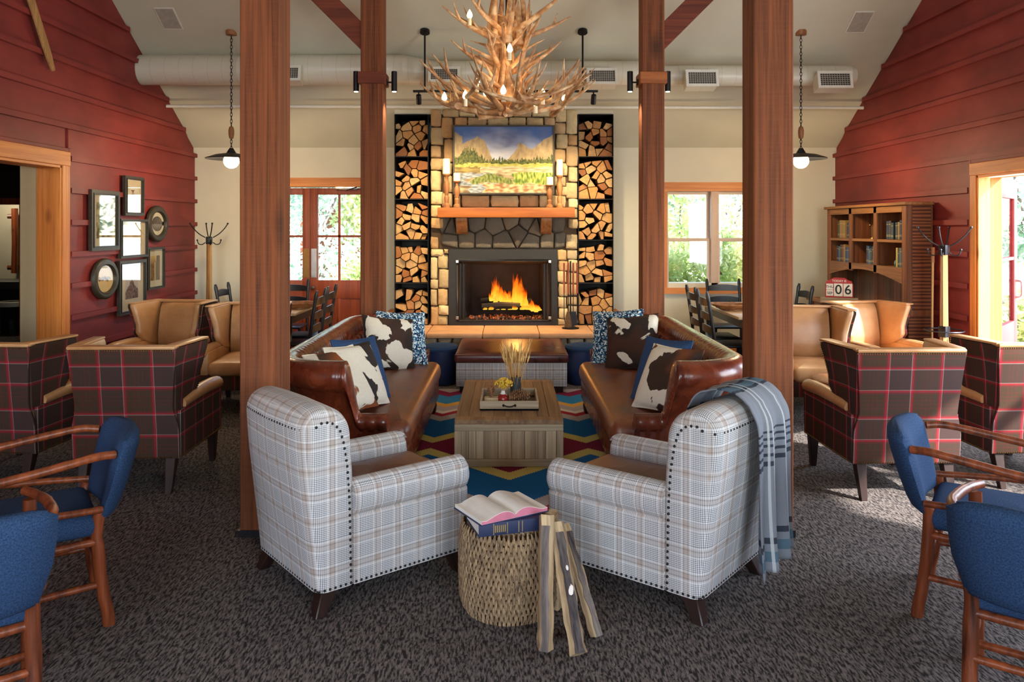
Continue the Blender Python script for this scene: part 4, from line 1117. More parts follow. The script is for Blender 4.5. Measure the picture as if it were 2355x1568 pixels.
# painting
def painted(nx, ny, w_, h_, fn, name, mat, parent, loc=(0, 0, 0), gain=1.0):
    m = M(); m.grid(nx, ny, lambda a, b: (a * w_ - w_ / 2, 0, b * h_))
    me = m.mesh(name, mat, smooth=None, fix=False)
    at = me.color_attributes.new('paint', 'FLOAT_COLOR', 'POINT'); k = 0
    for j in range(ny + 1):
        for i in range(nx + 1):
            q = fn(i / nx, j / ny); at.data[k].color = (q[0] * gain, q[1] * gain, q[2] * gain, 1); k += 1
    o = bpy.data.objects.new(name, me); COL.objects.link(o); o.parent = parent; o.location = loc; return o
def lerpc(a, b, t):
    t = max(0, min(1, t)); return tuple(a[i] + (b[i] - a[i]) * t for i in range(3)) + (1,)
def nz(x, y, k=0.0): return noise.noise(Vector((x, y, k)))
def landscape(x, y):
    n1 = nz(x * 6, y * 9, 1) * .5 + nz(x * 14, y * 20, 2) * .25
    sky = lerpc(s(232, 232, 240), s(84, 120, 184), (y - .55) * 2.0 + abs(x - .45) * .9 + n1 * .35)
    sky = lerpc(sky, s(122, 124, 150), max(0, n1 * 1.3 + (y - .75) * .8) * (1 - abs(x - .5)))
    c = sky
    left = .92 - x * .9 if x < .08 else (.72 + (x - .08) * .9 if x < .20 else (.83 + .02 * math.sin(x * 60) if x < .29 else .84 - (x - .29) * 3.4))
    right = .46 + (x - .52) * 1.9 if x < .64 else (.70 + .035 * math.sin((x - .62) * 30) if x < .80 else .68 + (x - .80) * 1.0)
    left += n1 * .05; right += n1 * .05
    if (x < .42 and y < left) or (x > .52 and y < right):
        g = nz(x * 26, y * 7, 3) * .5 + nz(x * 50, y * 20, 5) * .3
        c = lerpc(s(216, 186, 134), s(146, 120, 92), .35 + g + (.55 - y) * .5)
    tree = .49 + .10 * abs(nz(x * 34, 0, 7)) + (.14 * max(0, 1 - abs(x - .16) * 7)) + .06 * nz(x * 90, 0, 8) + .10 * max(0, abs(x - .5) - .2) + (.16 if .08 < x < .24 else 0) * abs(nz(x * 60, 1, 2))
    if y < tree: c = lerpc(s(58, 74, 34), s(128, 128, 52), .4 + nz(x * 60, y * 30, 9) * .9)
    X2 = x + nz(x * 8, y * 9, 21) * .07 + nz(x * 24, y * 20, 24) * .03; Y2 = y + nz(x * 6, y * 10, 22) * .035 + nz(x * 30, y * 40, 23) * .018
    if Y2 < .44: c = lerpc(s(160, 160, 62), s(216, 206, 112), .5 + nz(x * 20, y * 60, 4))
    if Y2 < .395: c = lerpc(s(222, 208, 172), s(170, 148, 104), .45 + nz(x * 16, y * 50, 6) * 1.1)
    if Y2 < .395 and X2 < .26: c = lerpc(s(118, 96, 48), s(172, 150, 84), .5 + nz(x * 12, y * 30, 26) * 1.2)
    if Y2 < .31:
        c = lerpc(s(206, 186, 146), s(118, 96, 66), .5 + nz(x * 12, y * 26, 11) * 1.2)
        if X2 < .42 and nz(x * 6, y * 13, 12) > -.02: c = lerpc(s(112, 118, 124), s(182, 188, 192), .5 + nz(x * 22, y * 50, 13) * 1.1)
        if .20 < X2 < .56 and .15 < Y2 < .30 - abs(X2 - .38) * .55: c = lerpc(s(78, 100, 42), s(158, 160, 86), .5 + nz(x * 50, y * 20, 14) * 1.2)
        if X2 > .57 and .14 < Y2 < .31: c = lerpc(s(88, 120, 40), s(196, 202, 98), .5 + nz(x * 55, y * 14, 15) * 1.3)
    if Y2 < .14 and X2 > .32: c = lerpc(s(160, 112, 74), s(226, 198, 152), .5 + nz(x * 20, y * 30, 16) * 1.4)
    return c
py = 9.20; pw, ph = X(1275, py) - X(1042, py), Z(288, py) - Z(447, py)
pt = empty('landscape_painting', (X(1158.5, py), py, Z(447, py)), label='framed landscape painting of cliffs and a river above the mantel', cat='painting')
painted(232, 158, pw - .03, ph - .03, landscape, 'canvas', MAT['canvas'], pt, (0, -.004, .015), 0.75)
m = M()
for q in ((-pw / 2, pw / 2, 0, .018), (-pw / 2, pw / 2, ph - .018, ph), (-pw / 2, -pw / 2 + .018, .018, ph - .018), (pw / 2 - .018, pw / 2, .018, ph - .018)): m.box(q[0], q[1], -.018, .045, q[2], q[3])
m.obj('frame', MAT['frame_dark'], pt, smooth=None); M().box(-pw / 2 + .01, pw / 2 - .01, .0, .04, .01, ph - .01).obj('backing', MAT['frame_dark'], pt, smooth=None)

# candlesticks and candles on the mantel
MZ = Z(477, 9.12)
def candle(u, vt, vb, wpx, label_s, label_c, y=9.175):
    zb, zt, x = Z(vb, y), Z(vt, y), X(u, y); h = zb - MZ
    r_ = .034
    prof = [(.001, 0), (.042, 0), (.042, h * .08), (.024, h * .14), (.03, h * .3), (.018, h * .36), (.034, h * .55), (.034, h * .72), (.016, h * .82), (.02, h * .9), (.04, h * .96), (.04, h), (.001, h)]
    o = M().lathe(prof, 16).obj('candlestick', MAT['turned'], loc=(x, y, MZ)); tag(o, label_s, 'candlestick', 'turned candlesticks on the mantel')
    e = empty('pillar_candle', (x, y, zb), label=label_c, cat='candle', group='cream candles on the mantel')
    M().lathe([(.001, 0), (wpx / 2 * y / FPX, 0), (wpx / 2 * y / FPX, zt - zb - .004), (wpx / 2 * y / FPX - .005, zt - zb), (.001, zt - zb - .004)], 18).obj('wax', MAT['candle'], e)
    M().tube([(0, 0, zt - zb - .004), (.001, 0, zt - zb + .012)], .002, 5).obj('wick', MAT['ink'], e)
candle(1027, 365, 400, 17, 'tall turned candlestick left of the painting', 'tall cream candle at the left end of the mantel')
candle(1051, 398, 416, 16, 'short turned candlestick at the painting, left side', 'short cream candle before the left edge of the painting', 9.16)
candle(1287, 367, 403, 15, 'tall turned candlestick right of the painting', 'tall cream candle at the right end of the mantel')
candle(1264, 407, 425, 16, 'short turned candlestick at the painting, right side', 'short cream candle before the right edge of the painting', 9.16)

# fire tools
ft = empty('fireplace_tool_stand', (X(1312, 9.05), 9.05, HZ), label='wrought iron fireplace tool stand with wooden handles on the hearth', cat='tool set')
M().lathe([(.001, 0), (.10, 0), (.10, .012), (.02, .03), (.001, .03)], 18).obj('base', MAT['black_metal'], ft)
M().tube([(0, 0, .02), (0, 0, .78)], .009, 8).obj('stand_rod', MAT['black_metal'], ft)
M().tube([(-.09, 0, .37), (.09, 0, .37)], .007, 6).obj('hook_bar', MAT['black_metal'], ft)
for k, (dx, kind) in enumerate(((-.075, 'poker'), (-.028, 'brush'), (.03, 'shovel'), (.075, 'tongs'))):
    e = empty('fire_' + kind, (dx, -.02 - .01 * (k % 2), .08), parent=ft)
    M().tube([(0, 0, .33), (0, 0, .68)], .0105, 8).obj('wooden_handle', MAT['door_wood'], e)
    M().tube([(0, 0, .05), (0, 0, .33)], .005, 6).obj('iron_shaft', MAT['black_metal'], e)
    if kind == 'brush': M().lathe([(.014, .12), (.03, .06), (.045, -.06), (.001, -.06)], 10).obj('bristles', MAT['seagrass_dark'], e)
    elif kind == 'shovel': M().prism_y([(-.03, .12), (.03, .12), (.05, -.03), (-.02, -.06)], -.012, -.004).obj('blade', MAT['iron'], e)
    else: M().tube(cr([(0, 0, .05), (.01, 0, .0), (.03, 0, -.02), (.028, 0, .02)], 8), .005, 6).obj('tip', MAT['black_metal'], e)

# ------------------------------------------------------------------ firewood racks and logs
ORD = ['first', 'second', 'third', 'fourth', 'fifth', 'sixth', 'seventh', 'eighth', 'ninth', 'tenth']
def rack(u0, u1, side):
    x0, x1 = X(u0, FY), X(u1, FY); zt = Z(263, FY)
    r = empty('firewood_rack', ((x0 + x1) / 2, FY, HZ), label='tall black steel firewood rack ' + side + ' of the stone chimney', cat='rack', group='steel firewood racks')
    o = Vector(r.location)
    def bx(nm, a, b, c, d_, e, f_):
        M().box(a - o.x, b - o.x, c - o.y, d_ - o.y, e - o.z, f_ - o.z).obj(nm, MAT['rack_metal'], r, smooth=None)
    bx('side_panel', x0, x0 + .006, FY, YB - .02, HZ, zt); bx('side_panel', x1 - .006, x1, FY, YB - .02, HZ, zt); bx('back_panel', x0, x1, YB - .03, YB - .02, HZ, zt)
    sh = [Z(v, FY) for v in (748, 651, 552, 458, 360, 263)]
    for k, z in enumerate(sh): bx('shelf_plate', x0 + .006, x1 - .006, FY, YB - .03, z - .004 + (.004 if k == 0 else 0), z + .004)
    names = ['bottom', 'fourth', 'third', 'second', 'top']
    rr = random.Random(11 if side == 'left' else 23)
    for k in range(5):
        za, zb = sh[k] + .005, sh[k + 1] - .004; wx = x1 - x0 - .016; hh = zb - za
        fill = (.80, .84, .86, .84, .86)[k] if side == 'left' else (.78, .86, .90, .90, .84)[k]
        sd = []; tries = 0
        while len(sd) < 19 and tries < 4000:
            tries += 1; p = (rr.uniform(.02, wx - .02), rr.uniform(.02, hh * fill))
            if all((p[0] - q[0]) ** 2 + (p[1] - q[1]) ** 2 > .083 ** 2 for q in sd): sd.append(p)
        made = []
        top = [(0, 0), (wx, 0), (wx, hh * (fill + rr.uniform(-.06, .06))), (wx * .66, hh * (fill + rr.uniform(0, .10))), (wx * .35, hh * (fill + rr.uniform(-.02, .10))), (0, hh * (fill + rr.uniform(-.08, .04)))]
        for c, p in zip(voronoi(sd, top, .005), sd):
            if not c or parea(c) < .0012: continue
            # turn many cells into wedges, the way logs split
            cc = c
            for _c in range(1):
                if rr.random() > .72: continue
                a = rr.uniform(0, 2 * PI); n_ = (math.cos(a), math.sin(a)); cx = sum(q[0] for q in c) / len(c); cz = sum(q[1] for q in c) / len(c)
                cc = clip(cc, n_, n_[0] * cx + n_[1] * cz + rr.uniform(.010, .032))
                if len(cc) < 3: break
            if len(cc) < 3 or parea(cc) < .001: continue
            cx = sum(q[0] for q in cc) / len(cc); cz = sum(q[1] for q in cc) / len(cc)
            poly = [(q[0] - cx, q[1] - cz) for q in cc]
            mm = M(); y0 = rr.uniform(.0, .055); tw = rr.uniform(-.006, .006)
            mm.hexa([(q[0] * .97, 0 + tw * q[1] * 10, q[1] * .97) for q in poly], [(q[0] * .9, .36, q[1] * .9) for q in poly])
            lo = mm.obj('firewood_log', MAT['log'], bevel=.004, seg=1, smooth=40, loc=(x0 + .008 + cx, FY + .02 + y0, za + cz))
            tag(lo, None, 'log', 'firewood in the %s compartment, %s rack' % (names[k], side)); made.append(lo)
        made.sort(key=lambda q: q.location.z); nrow = 4; per = math.ceil(len(made) / nrow)
        for ri in range(nrow):
            row = sorted(made[ri * per:(ri + 1) * per], key=lambda q: q.location.x)
            for ci, lo in enumerate(row):
                lo['label'] = 'split firewood log, %s from left in the %s row of the %s compartment, %s rack' % (ORD[ci], ('lowest', 'second', 'third', 'uppermost')[ri], names[k], side)
rack(907, 985, 'left'); rack(1330, 1411, 'right')
for u0, u1, lb in ((885, 904, 'left'), (1413, 1429, 'right')):
    o = M().box(X(u0, 9.5), X(u1, 9.5), 9.5, 9.98, HZ + .003, Z(719, 9.5)).obj('cedar_end_block', MAT['cedar'], bevel=.004, seg=1)
    tag(o, 'small cedar block on the hearth end ' + lb + ' of the wood racks', 'block')

# ------------------------------------------------------------------ antler chandelier
CY = 6.0; CX = X(1166, CY)
ch = empty('antler_chandelier', (CX, CY, Z(272, CY)), label='large chandelier of interlaced elk antlers with candle bulbs', cat='chandelier')
c0 = Vector(ch.location); ra = random.Random(21); ch.scale = (1.06, 1.06, 1.0)
def antler(base, d0, up, L, bend, nt, rb=.021, tl=(.13, .24), flip=1):
    m = M(); p = Vector(base); d = Vector(d0).normalized(); up = Vector(up).normalized(); pts = [p.copy()]; n = 12; dirs = [d.copy()]
    for i in range(n):
        d = (d + up * bend / n + Vector((ra.uniform(-.05, .05), ra.uniform(-.05, .05), ra.uniform(-.04, .04)))).normalized(); p = p + d * L / n; pts.append(p.copy()); dirs.append(d.copy())
    m.tube(pts, [rb * (1.25 if i == 0 else 1) * (1 - .80 * (i / n) ** 1.4) for i in range(n + 1)], 7)
    side = dirs[0].cross(up); side.normalize()
    for k in range(nt):
        t = (k + .7) / (nt + .3); i = min(n - 1, int(t * n)); q = pts[i]
        sgn = flip if k % 2 == 0 else -flip
        td = (dirs[i] * .55 + side * sgn * ra.uniform(.35, .9) + up * ra.uniform(.25, .9)).normalized(); l = ra.uniform(*tl) * (1 - .25 * t)
        a = q.copy(); tp = [a.copy()]
        for j in range(5):
            td = (td + up * .16 + dirs[i] * .05).normalized(); a = a + td * l / 5; tp.append(a.copy())
        r0 = rb * (1 - .5 * t) * .82
        m.tube(tp, [r0 * (1 - .86 * (j / 5) ** 1.2) for j in range(6)], 6)
    m.obj('antler', MAT['antler'], ch, smooth=60)
UP = (0, 0, 1)
for k in range(12):       # bottom basket: long beams sweeping out, then curling up
    a = 2 * PI * k / 12 + .2; dr = Vector((math.cos(a), math.sin(a), -.06)); tg = Vector((-math.sin(a), math.cos(a), 0))
    antler(dr * .05 + Vector((0, 0, .05 + .025 * (k % 3))), dr + tg * (.75 if k % 2 else -.75), UP, ra.uniform(.62, .74), 1.0, 3, .025, (.16, .28), 1 if k % 2 else -1)
for k in range(8):        # rim antlers lying tangentially
    a = 2 * PI * k / 8; dr = Vector((math.cos(a), math.sin(a), 0)); tg = Vector((-math.sin(a), math.cos(a), 0)) * (1 if k % 2 else -1)
    antler(dr * .34 - tg * .22 + Vector((0, 0, .06 + .03 * (k % 2))), tg + dr * .15, (dr * .5 + Vector((0, 0, .8))), .60, .75, 3, .022, (.12, .24), 1 if k % 2 else -1)
for k in range(3):        # three long outer tines right, left and front
    a = (0.02, PI - .15, -1.2)[k]; dr = Vector((math.cos(a), math.sin(a), .0))
    antler(dr * .22 + Vector((0, 0, .06)), dr, UP, .50, 1.0, 2, .022, (.16, .22))
for k in range(9):        # trunk: upright beams forking outward
    a = 2 * PI * k / 9; dr = Vector((math.cos(a), math.sin(a), 0))
    antler(dr * .12 + Vector((0, 0, .12)), Vector((-dr.x * .2, -dr.y * .2, 1)), dr, ra.uniform(.50, .62), .5, 3, .029, (.18, .30), 1 if k % 2 else -1)
for k in range(7):        # middle tier
    a = 2 * PI * k / 7 + .4; dr = Vector((math.cos(a), math.sin(a), .15)); tg = Vector((-math.sin(a), math.cos(a), 0))
    antler(dr * .05 + Vector((0, 0, .36)), dr + tg * .4, UP, ra.uniform(.34, .44), .85, 2, .022, (.12, .20))
for k in range(8):        # upper tier
    a = 2 * PI * k / 8 + .1; dr = Vector((math.cos(a), math.sin(a), .3))
    antler(dr * .06 + Vector((0, 0, .58 + .06 * (k % 2))), dr, UP, ra.uniform(.42, .58), .45, 2, .024, (.14, .24))
for k in range(7):        # rising antlers to the hook
    a = 2 * PI * k / 7 + .3; dr = Vector((math.cos(a), math.sin(a), 0))
    antler(dr * .11 + Vector((0, 0, .55)), Vector((dr.x * .10, dr.y * .10, 1)), -dr, ra.uniform(.55, .7), .25, 2, .028, (.14, .24))
M().tube([(0, 0, .3), (0, 0, CZ(CY) - c0.z - .03)], .012, 8).obj('hanging_stem', MAT['black_metal'], ch)
M().lathe([(.001, -.05), (.07, -.05), (.08, .02), (.001, .02)], 16, (0, 0, CZ(CY) - c0.z - .03)).obj('canopy', MAT['black_metal'], ch)
for i, (u, v, dy) in enumerate(((1085, 36, -.05), (1172, 115, -.28), (1101, 190, -.18), (1158, 211, -.36), (1076, 222, -.25), (1228, 238, -.30), (1244, 218, -.12), (1200, 60, .2), (1120, 215, .35), (1215, 215, .35), (1030, 225, .1), (1290, 225, .12))):
    y = CY + dy; q = P(u, v, y) - c0
    e = empty('candle_light', q, parent=ch)
    M().lathe([(.001, -.075), (.014, -.075), (.013, -.022), (.001, -.022)], 10).obj('candle_sleeve', MAT['candle'], e)
    M().lathe([(.001, -.024), (.012, -.02), (.021, -.002), (.016, .02), (.005, .04), (.0008, .048)], 10).obj('bulb', MAT['bulb'], e)
light('POINT', 'chandelier_glow', P(1166, 190, CY - .1), 20, (1, .72, .42), size=.30).parent = None
light('POINT', 'chandelier_glow_top', P(1150, 60, CY - .1), 10, (1, .72, .42), size=.25)

# ------------------------------------------------------------------ pictures on the red wall
def YW(u): return (XL + .05) * FPX / (u - U0)
def px_print(kind):
    rr = random.Random(hash(kind) % 1000 if False else len(kind))
    cream = s(216, 206, 176); ink = s(52, 48, 44)
    def fn(x, y):
        k = len(kind)
        if kind == 'rider':
            d = ((x - .45) / .16) ** 2 + ((y - .42) / .22) ** 2; h = ((x - .45) / .09) ** 2 + ((y - .70) / .06) ** 2; b = ((x - .45) / .18) ** 2 + ((y - .76) / .03) ** 2
            if h < 1: return s(150, 108, 84)
            if b < 1: return ink
            if d < 1 + nz(x * 12, y * 12, 4) * .8: return lerpc(s(70, 96, 104), s(150, 176, 160), .5 + nz(x * 14, y * 14, 2))
            return lerpc(s(232, 226, 206), s(206, 196, 170), .4 + nz(x * 3, y * 3, 1))
        if kind == 'falls':
            if .42 < x < .52 and y < .72: return s(226, 206, 160)
            c = lerpc(s(86, 66, 44), s(150, 118, 76), .5 + nz(x * 8, y * 10, 6))
            return lerpc(c, s(220, 190, 130), (y - .62) * 2.5) if x < .65 else lerpc(s(64, 48, 34), s(96, 72, 48), .5 + nz(x * 9, y * 12, 5))
        if kind == 'herd':
            g = nz(x * 7, 0, 3) * .12
            if .44 + g < y < .56 + nz(x * 11, 0, 8) * .06 and .15 < x < .85: return lerpc(s(70, 50, 30), s(120, 90, 56), .5 + nz(x * 20, y * 20, 1))
            return lerpc(s(206, 176, 116), s(226, 204, 150), y + nz(x * 5, y * 5, 2) * .3)
        if kind == 'peak':
            m_ = .35 + .45 * (1 - abs(x - .5) * 2.2) + nz(x * 9, 0, 2) * .1
            return lerpc(s(66, 62, 58), s(130, 124, 116), .5 + nz(x * 9, y * 9, 4)) if y < m_ else s(190, 188, 180)
        if kind == 'lake':
            if y < .48: return lerpc(s(70, 66, 62), s(150, 146, 138), y * 1.6 + nz(x * 9, y * 22, 3) * .4)
            return lerpc(s(60, 54, 48), s(96, 90, 82), .5 + nz(x * 8, y * 8, 1))
        if kind == 'forest':
            return lerpc(s(72, 92, 62), s(196, 196, 150), .45 + nz(x * 6, y * 6, 9) + nz(x * 18, y * 18, 4) * .5)
        return lerpc(s(176, 150, 110), s(216, 200, 160), .5 + nz(x * 5, y * 5, 12) + (.0 if not (.55 < x < .75 and .3 < y < .65) else -.5))
    return fn
def frame_rect(u0, u1, v0, v1, name, label, kind, fw=.035, mat_w=.05, matc='mat_board', win=None):
    ya, yb = YW(u0), YW(u1); yc = (ya + yb) / 2; w_ = yb - ya
    zt, zb = Z(v0, yc), Z(v1, yc); h_ = zt - zb
    r = empty(name, (XL + .042, yc, zb), R(90), label, 'picture', 'framed pictures on the red wall')
    # local x runs along +Y of the room, local -y points into the room
    m = M(); d_ = .035
    for q in ((-w_ / 2, w_ / 2, 0, fw), (-w_ / 2, w_ / 2, h_ - fw, h_), (-w_ / 2, -w_ / 2 + fw, fw, h_ - fw), (w_ / 2 - fw, w_ / 2, fw, h_ - fw)): m.box(q[0], q[1], -d_, 0, q[2], q[3])
    m.obj('frame', MAT['frame_dark'], r, smooth=None)
    m = M(); b = fw * .3
    for q in ((-w_ / 2 + fw - b, w_ / 2 - fw + b, fw - b, fw), (-w_ / 2 + fw - b, w_ / 2 - fw + b, h_ - fw, h_ - fw + b), (-w_ / 2 + fw - b, -w_ / 2 + fw, fw, h_ - fw), (w_ / 2 - fw, w_ / 2 - fw + b, fw, h_ - fw)): m.box(q[0], q[1], -d_ - .006, -d_, q[2], q[3])
    m.obj('frame_bead', MAT['black_metal'], r, smooth=None)
    M().box(-w_ / 2 + fw, w_ / 2 - fw, -.012, -.004, fw, h_ - fw).obj('mat_board', MAT[matc], r, smooth=None)
    if win: ax0, ax1, az0, az1 = win
    else: ax0, ax1, az0, az1 = -w_ / 2 + fw + mat_w, w_ / 2 - fw - mat_w, fw + mat_w, h_ - fw - mat_w
    o = painted(40, 48, ax1 - ax0, az1 - az0, px_print(kind), 'print', MAT['print'], r, ((ax0 + ax1) / 2, -.0135, az0))
    M().box(-w_ / 2 + fw, w_ / 2 - fw, -.024, -.022, fw, h_ - fw).obj('glass', MAT['frame_glass'], r, smooth=None)
def frame_oval(u0, u1, v0, v1, name, label, kind, fw=.05, matw=.0):
    ya, yb = YW(u0), YW(u1); yc = (ya + yb) / 2; a = (yb - ya) / 2; zc = Z((v0 + v1) / 2, yc); b = (Z(v0, yc) - Z(v1, yc)) / 2
    r = empty(name, (XL + .042, yc, zc), R(90), label, 'picture', 'framed pictures on the red wall'); n = 36
    el = lambda k, d_, y: (math.cos(2 * PI * k / n) * (a - d_), y, math.sin(2 * PI * k / n) * (b - d_))
    m = M(); m.rings([[el(k, 0, 0) for k in range(n)], [el(k, 0, -.025) for k in range(n)], [el(k, fw * .3, -.042) for k in range(n)], [el(k, fw * .6, -.035) for k in range(n)], [el(k, fw * .8, -.04) for k in range(n)], [el(k, fw, -.02) for k in range(n)], [el(k, fw, 0) for k in range(n)]], closed=True)
    m.obj('frame', MAT['frame_dark'], r, smooth=60)
    def disc(nm, ins, y, mat, fn=None):
        m = M(); rg = 8; vs = [(0, y, 0)]; fs = []
        for j in range(1, rg + 1):
            for k in range(n): p = el(k, ins, y); vs.append((p[0] * j / rg, y, p[2] * j / rg))
        for k in range(n): fs.append((0, 1 + k, 1 + (k + 1) % n))
        for j in range(rg - 1):
            for k in range(n): p0 = 1 + j * n; fs.append((p0 + k, p0 + (k + 1) % n, p0 + n + (k + 1) % n, p0 + n + k)[::-1])
        m.add(vs, fs); me = m.mesh(nm, mat, smooth=None, fix=False)
        if fn:
            at = me.color_attributes.new('paint', 'FLOAT_COLOR', 'POINT')
            for i, v in enumerate(me.vertices): at.data[i].color = fn(v.co.x / (2 * (a - ins)) + .5, v.co.z / (2 * (b - ins)) + .5)
        o = bpy.data.objects.new(nm, me); COL.objects.link(o); o.parent = r
    if matw: disc('mat_board', fw, -.010, MAT['mat_board'])
    disc('print', fw + matw, -.012, MAT['print'], px_print(kind)); disc('glass', fw, -.019, MAT['frame_glass'])
frame_rect(205, 270, 438, 576, 'framed_picture', 'largest dark framed picture, tall, at the left of the wall group', 'forest', .045, .075)
frame_rect(283, 327, 406, 496, 'framed_picture', 'small upright framed picture of a figure in a hat, topmost of the group', 'rider', .035, .06)
frame_oval(337, 383, 473, 556, 'oval_picture', 'small dark oval frame with cream mat, right edge of the wall group', 'lake', .075, .045)
frame_rect(273, 336, 504, 592, 'framed_picture', 'square thin framed picture in the middle of the wall group', 'room scene', .026, .09)
frame_rect(336, 375, 568, 664, 'framed_picture', 'narrow framed sepia picture below the small oval frame', 'falls', .026, .07)
frame_oval(210, 268, 594, 688, 'oval_picture', 'large dark oval framed sepia picture below the tall frame', 'herd', .07, .0)
frame_rect(270, 332, 598, 720, 'framed_picture', 'dark framed picture partly hidden behind the tan wing chair back', 'peak', .035, .12)

# wooden ski on the left wall, another long board
sk_ = empty('wooden_ski', (XL + .05, 6.78, 3.0), label='old wooden ski hung high on the left red wall', cat='ski')
d_ = (P(50, 0, 6.47) - P(100, 150, 6.77)); a0 = Vector((0, 0, 0))
yy = lambda t: (0.02 + .02 * math.sin(t * 3), -.62 * t * .55, t * 1.0)
m = M(); rings = []
for i in range(15):
    t = i / 14 * 1.35 - .03; c = Vector((.012, -.61 * t, t)); w2 = .045 * (1 if i > 1 else (.5 if i == 0 else .85))
    rings.append([c + Vector((0, -w2 * .85, -w2 * .5)), c + Vector((0, w2 * .85, w2 * .5)), c + Vector((.014, w2 * .85, w2 * .5)), c + Vector((.02, 0, 0)), c + Vector((.014, -w2 * .85, -w2 * .5))])
m.rings(rings); m.obj('ski_blade', MAT['ski'], sk_)
M().tube([(.03, -.30, .52), (.055, -.33, .55), (.03, -.36, .58)], .008, 6).obj('binding', MAT['iron'], sk_)
# ------------------------------------------------------------------ rug
m = M(); rx0, rx1, ry0, ry1 = -1.02, 1.08, 4.22, 7.75
m.grid(42, 60, lambda a, b: (rx0 + (rx1 - rx0) * a, ry0 + (ry1 - ry0) * b, .011 + .0012 * math.sin(a * 40) * math.sin(b * 33)), lambda a, b: (rx0 + (rx1 - rx0) * a - .01, ry0 + (ry1 - ry0) * b))
me_ = m.mesh('woven_rug', MAT['rug'], fix=False)
o = bpy.data.objects.new('woven_rug', me_); COL.objects.link(o); md = o.modifiers.new('thickness', 'SOLIDIFY'); md.thickness = .009; md.offset = -1
tag(o, 'woven southwestern rug with blue, red and tan zigzag bands under the coffee table', 'rug')

# ------------------------------------------------------------------ helpers for upholstery
def rbox(x0, x1, y0, y1, z0, z1, r, name, mat, parent, puff=0.0, seg=3):
    """rounded cushion-like box, optionally crowned on top"""
    nx, ny = 14, 14; m = M(); rings = []
    def sec(z, ins):
        pts = []; n = 8; rr = max(.001, r - 0)
        for cx, cy, a0 in ((x1 - rr, y1 - rr, 0), (x0 + rr, y1 - rr, 90), (x0 + rr, y0 + rr, 180), (x1 - rr, y0 + rr, 270)):
            for i in range(n // 2 + 1):
                a = R(a0 + 90 * i / (n // 2)); pts.append((cx + math.cos(a) * (rr - ins), cy + math.sin(a) * (rr - ins), z))
        return pts
    rings.append(sec(z0, r * .6))
    for i in range(1, 4): a = R(90 * i / 3); rings.append(sec(z0 + r * (1 - math.sin(a)) * .0 + r * (1 - math.cos(R(90 - 90 * i / 3) )) , r * (1 - math.sin(R(90 * i / 3)))) )
    rings = [sec(z0 + r * (1 - math.cos(R(90 * (3 - i) / 3) )) if False else z0 + r * (1 - math.sin(R(30 * i))), r * (1 - math.cos(R(30 * i)))) for i in range(3, -1, -1)]
    rings += [sec(z1 - r * (1 - math.sin(R(30 * i))), r * (1 - math.cos(R(30 * i)))) for i in range(0, 4)]
    if puff:
        cx, cy = (x0 + x1) / 2, (y0 + y1) / 2; last = rings[-1]
        for f in (.8, .5, .2): rings.append([(cx + (p[0] - cx) * f, cy + (p[1] - cy) * f, z1 + puff * (1 - f * f)) for p in last])
    m.rings(rings); return m.obj(name, mat, parent, smooth=50)

def nailrow(m, pts, step, r=.006, normal=None):
    """dome nails along a polyline"""
    pts = [Vector(p) for p in pts]; acc = 0.0
    for a, b in zip(pts, pts[1:]):
        L = (b - a).length; t = acc
        while t < L:
            q = a.lerp(b, t / L) if L else a; m.ball(q, r, 5, 3); t += step
        acc = t - L

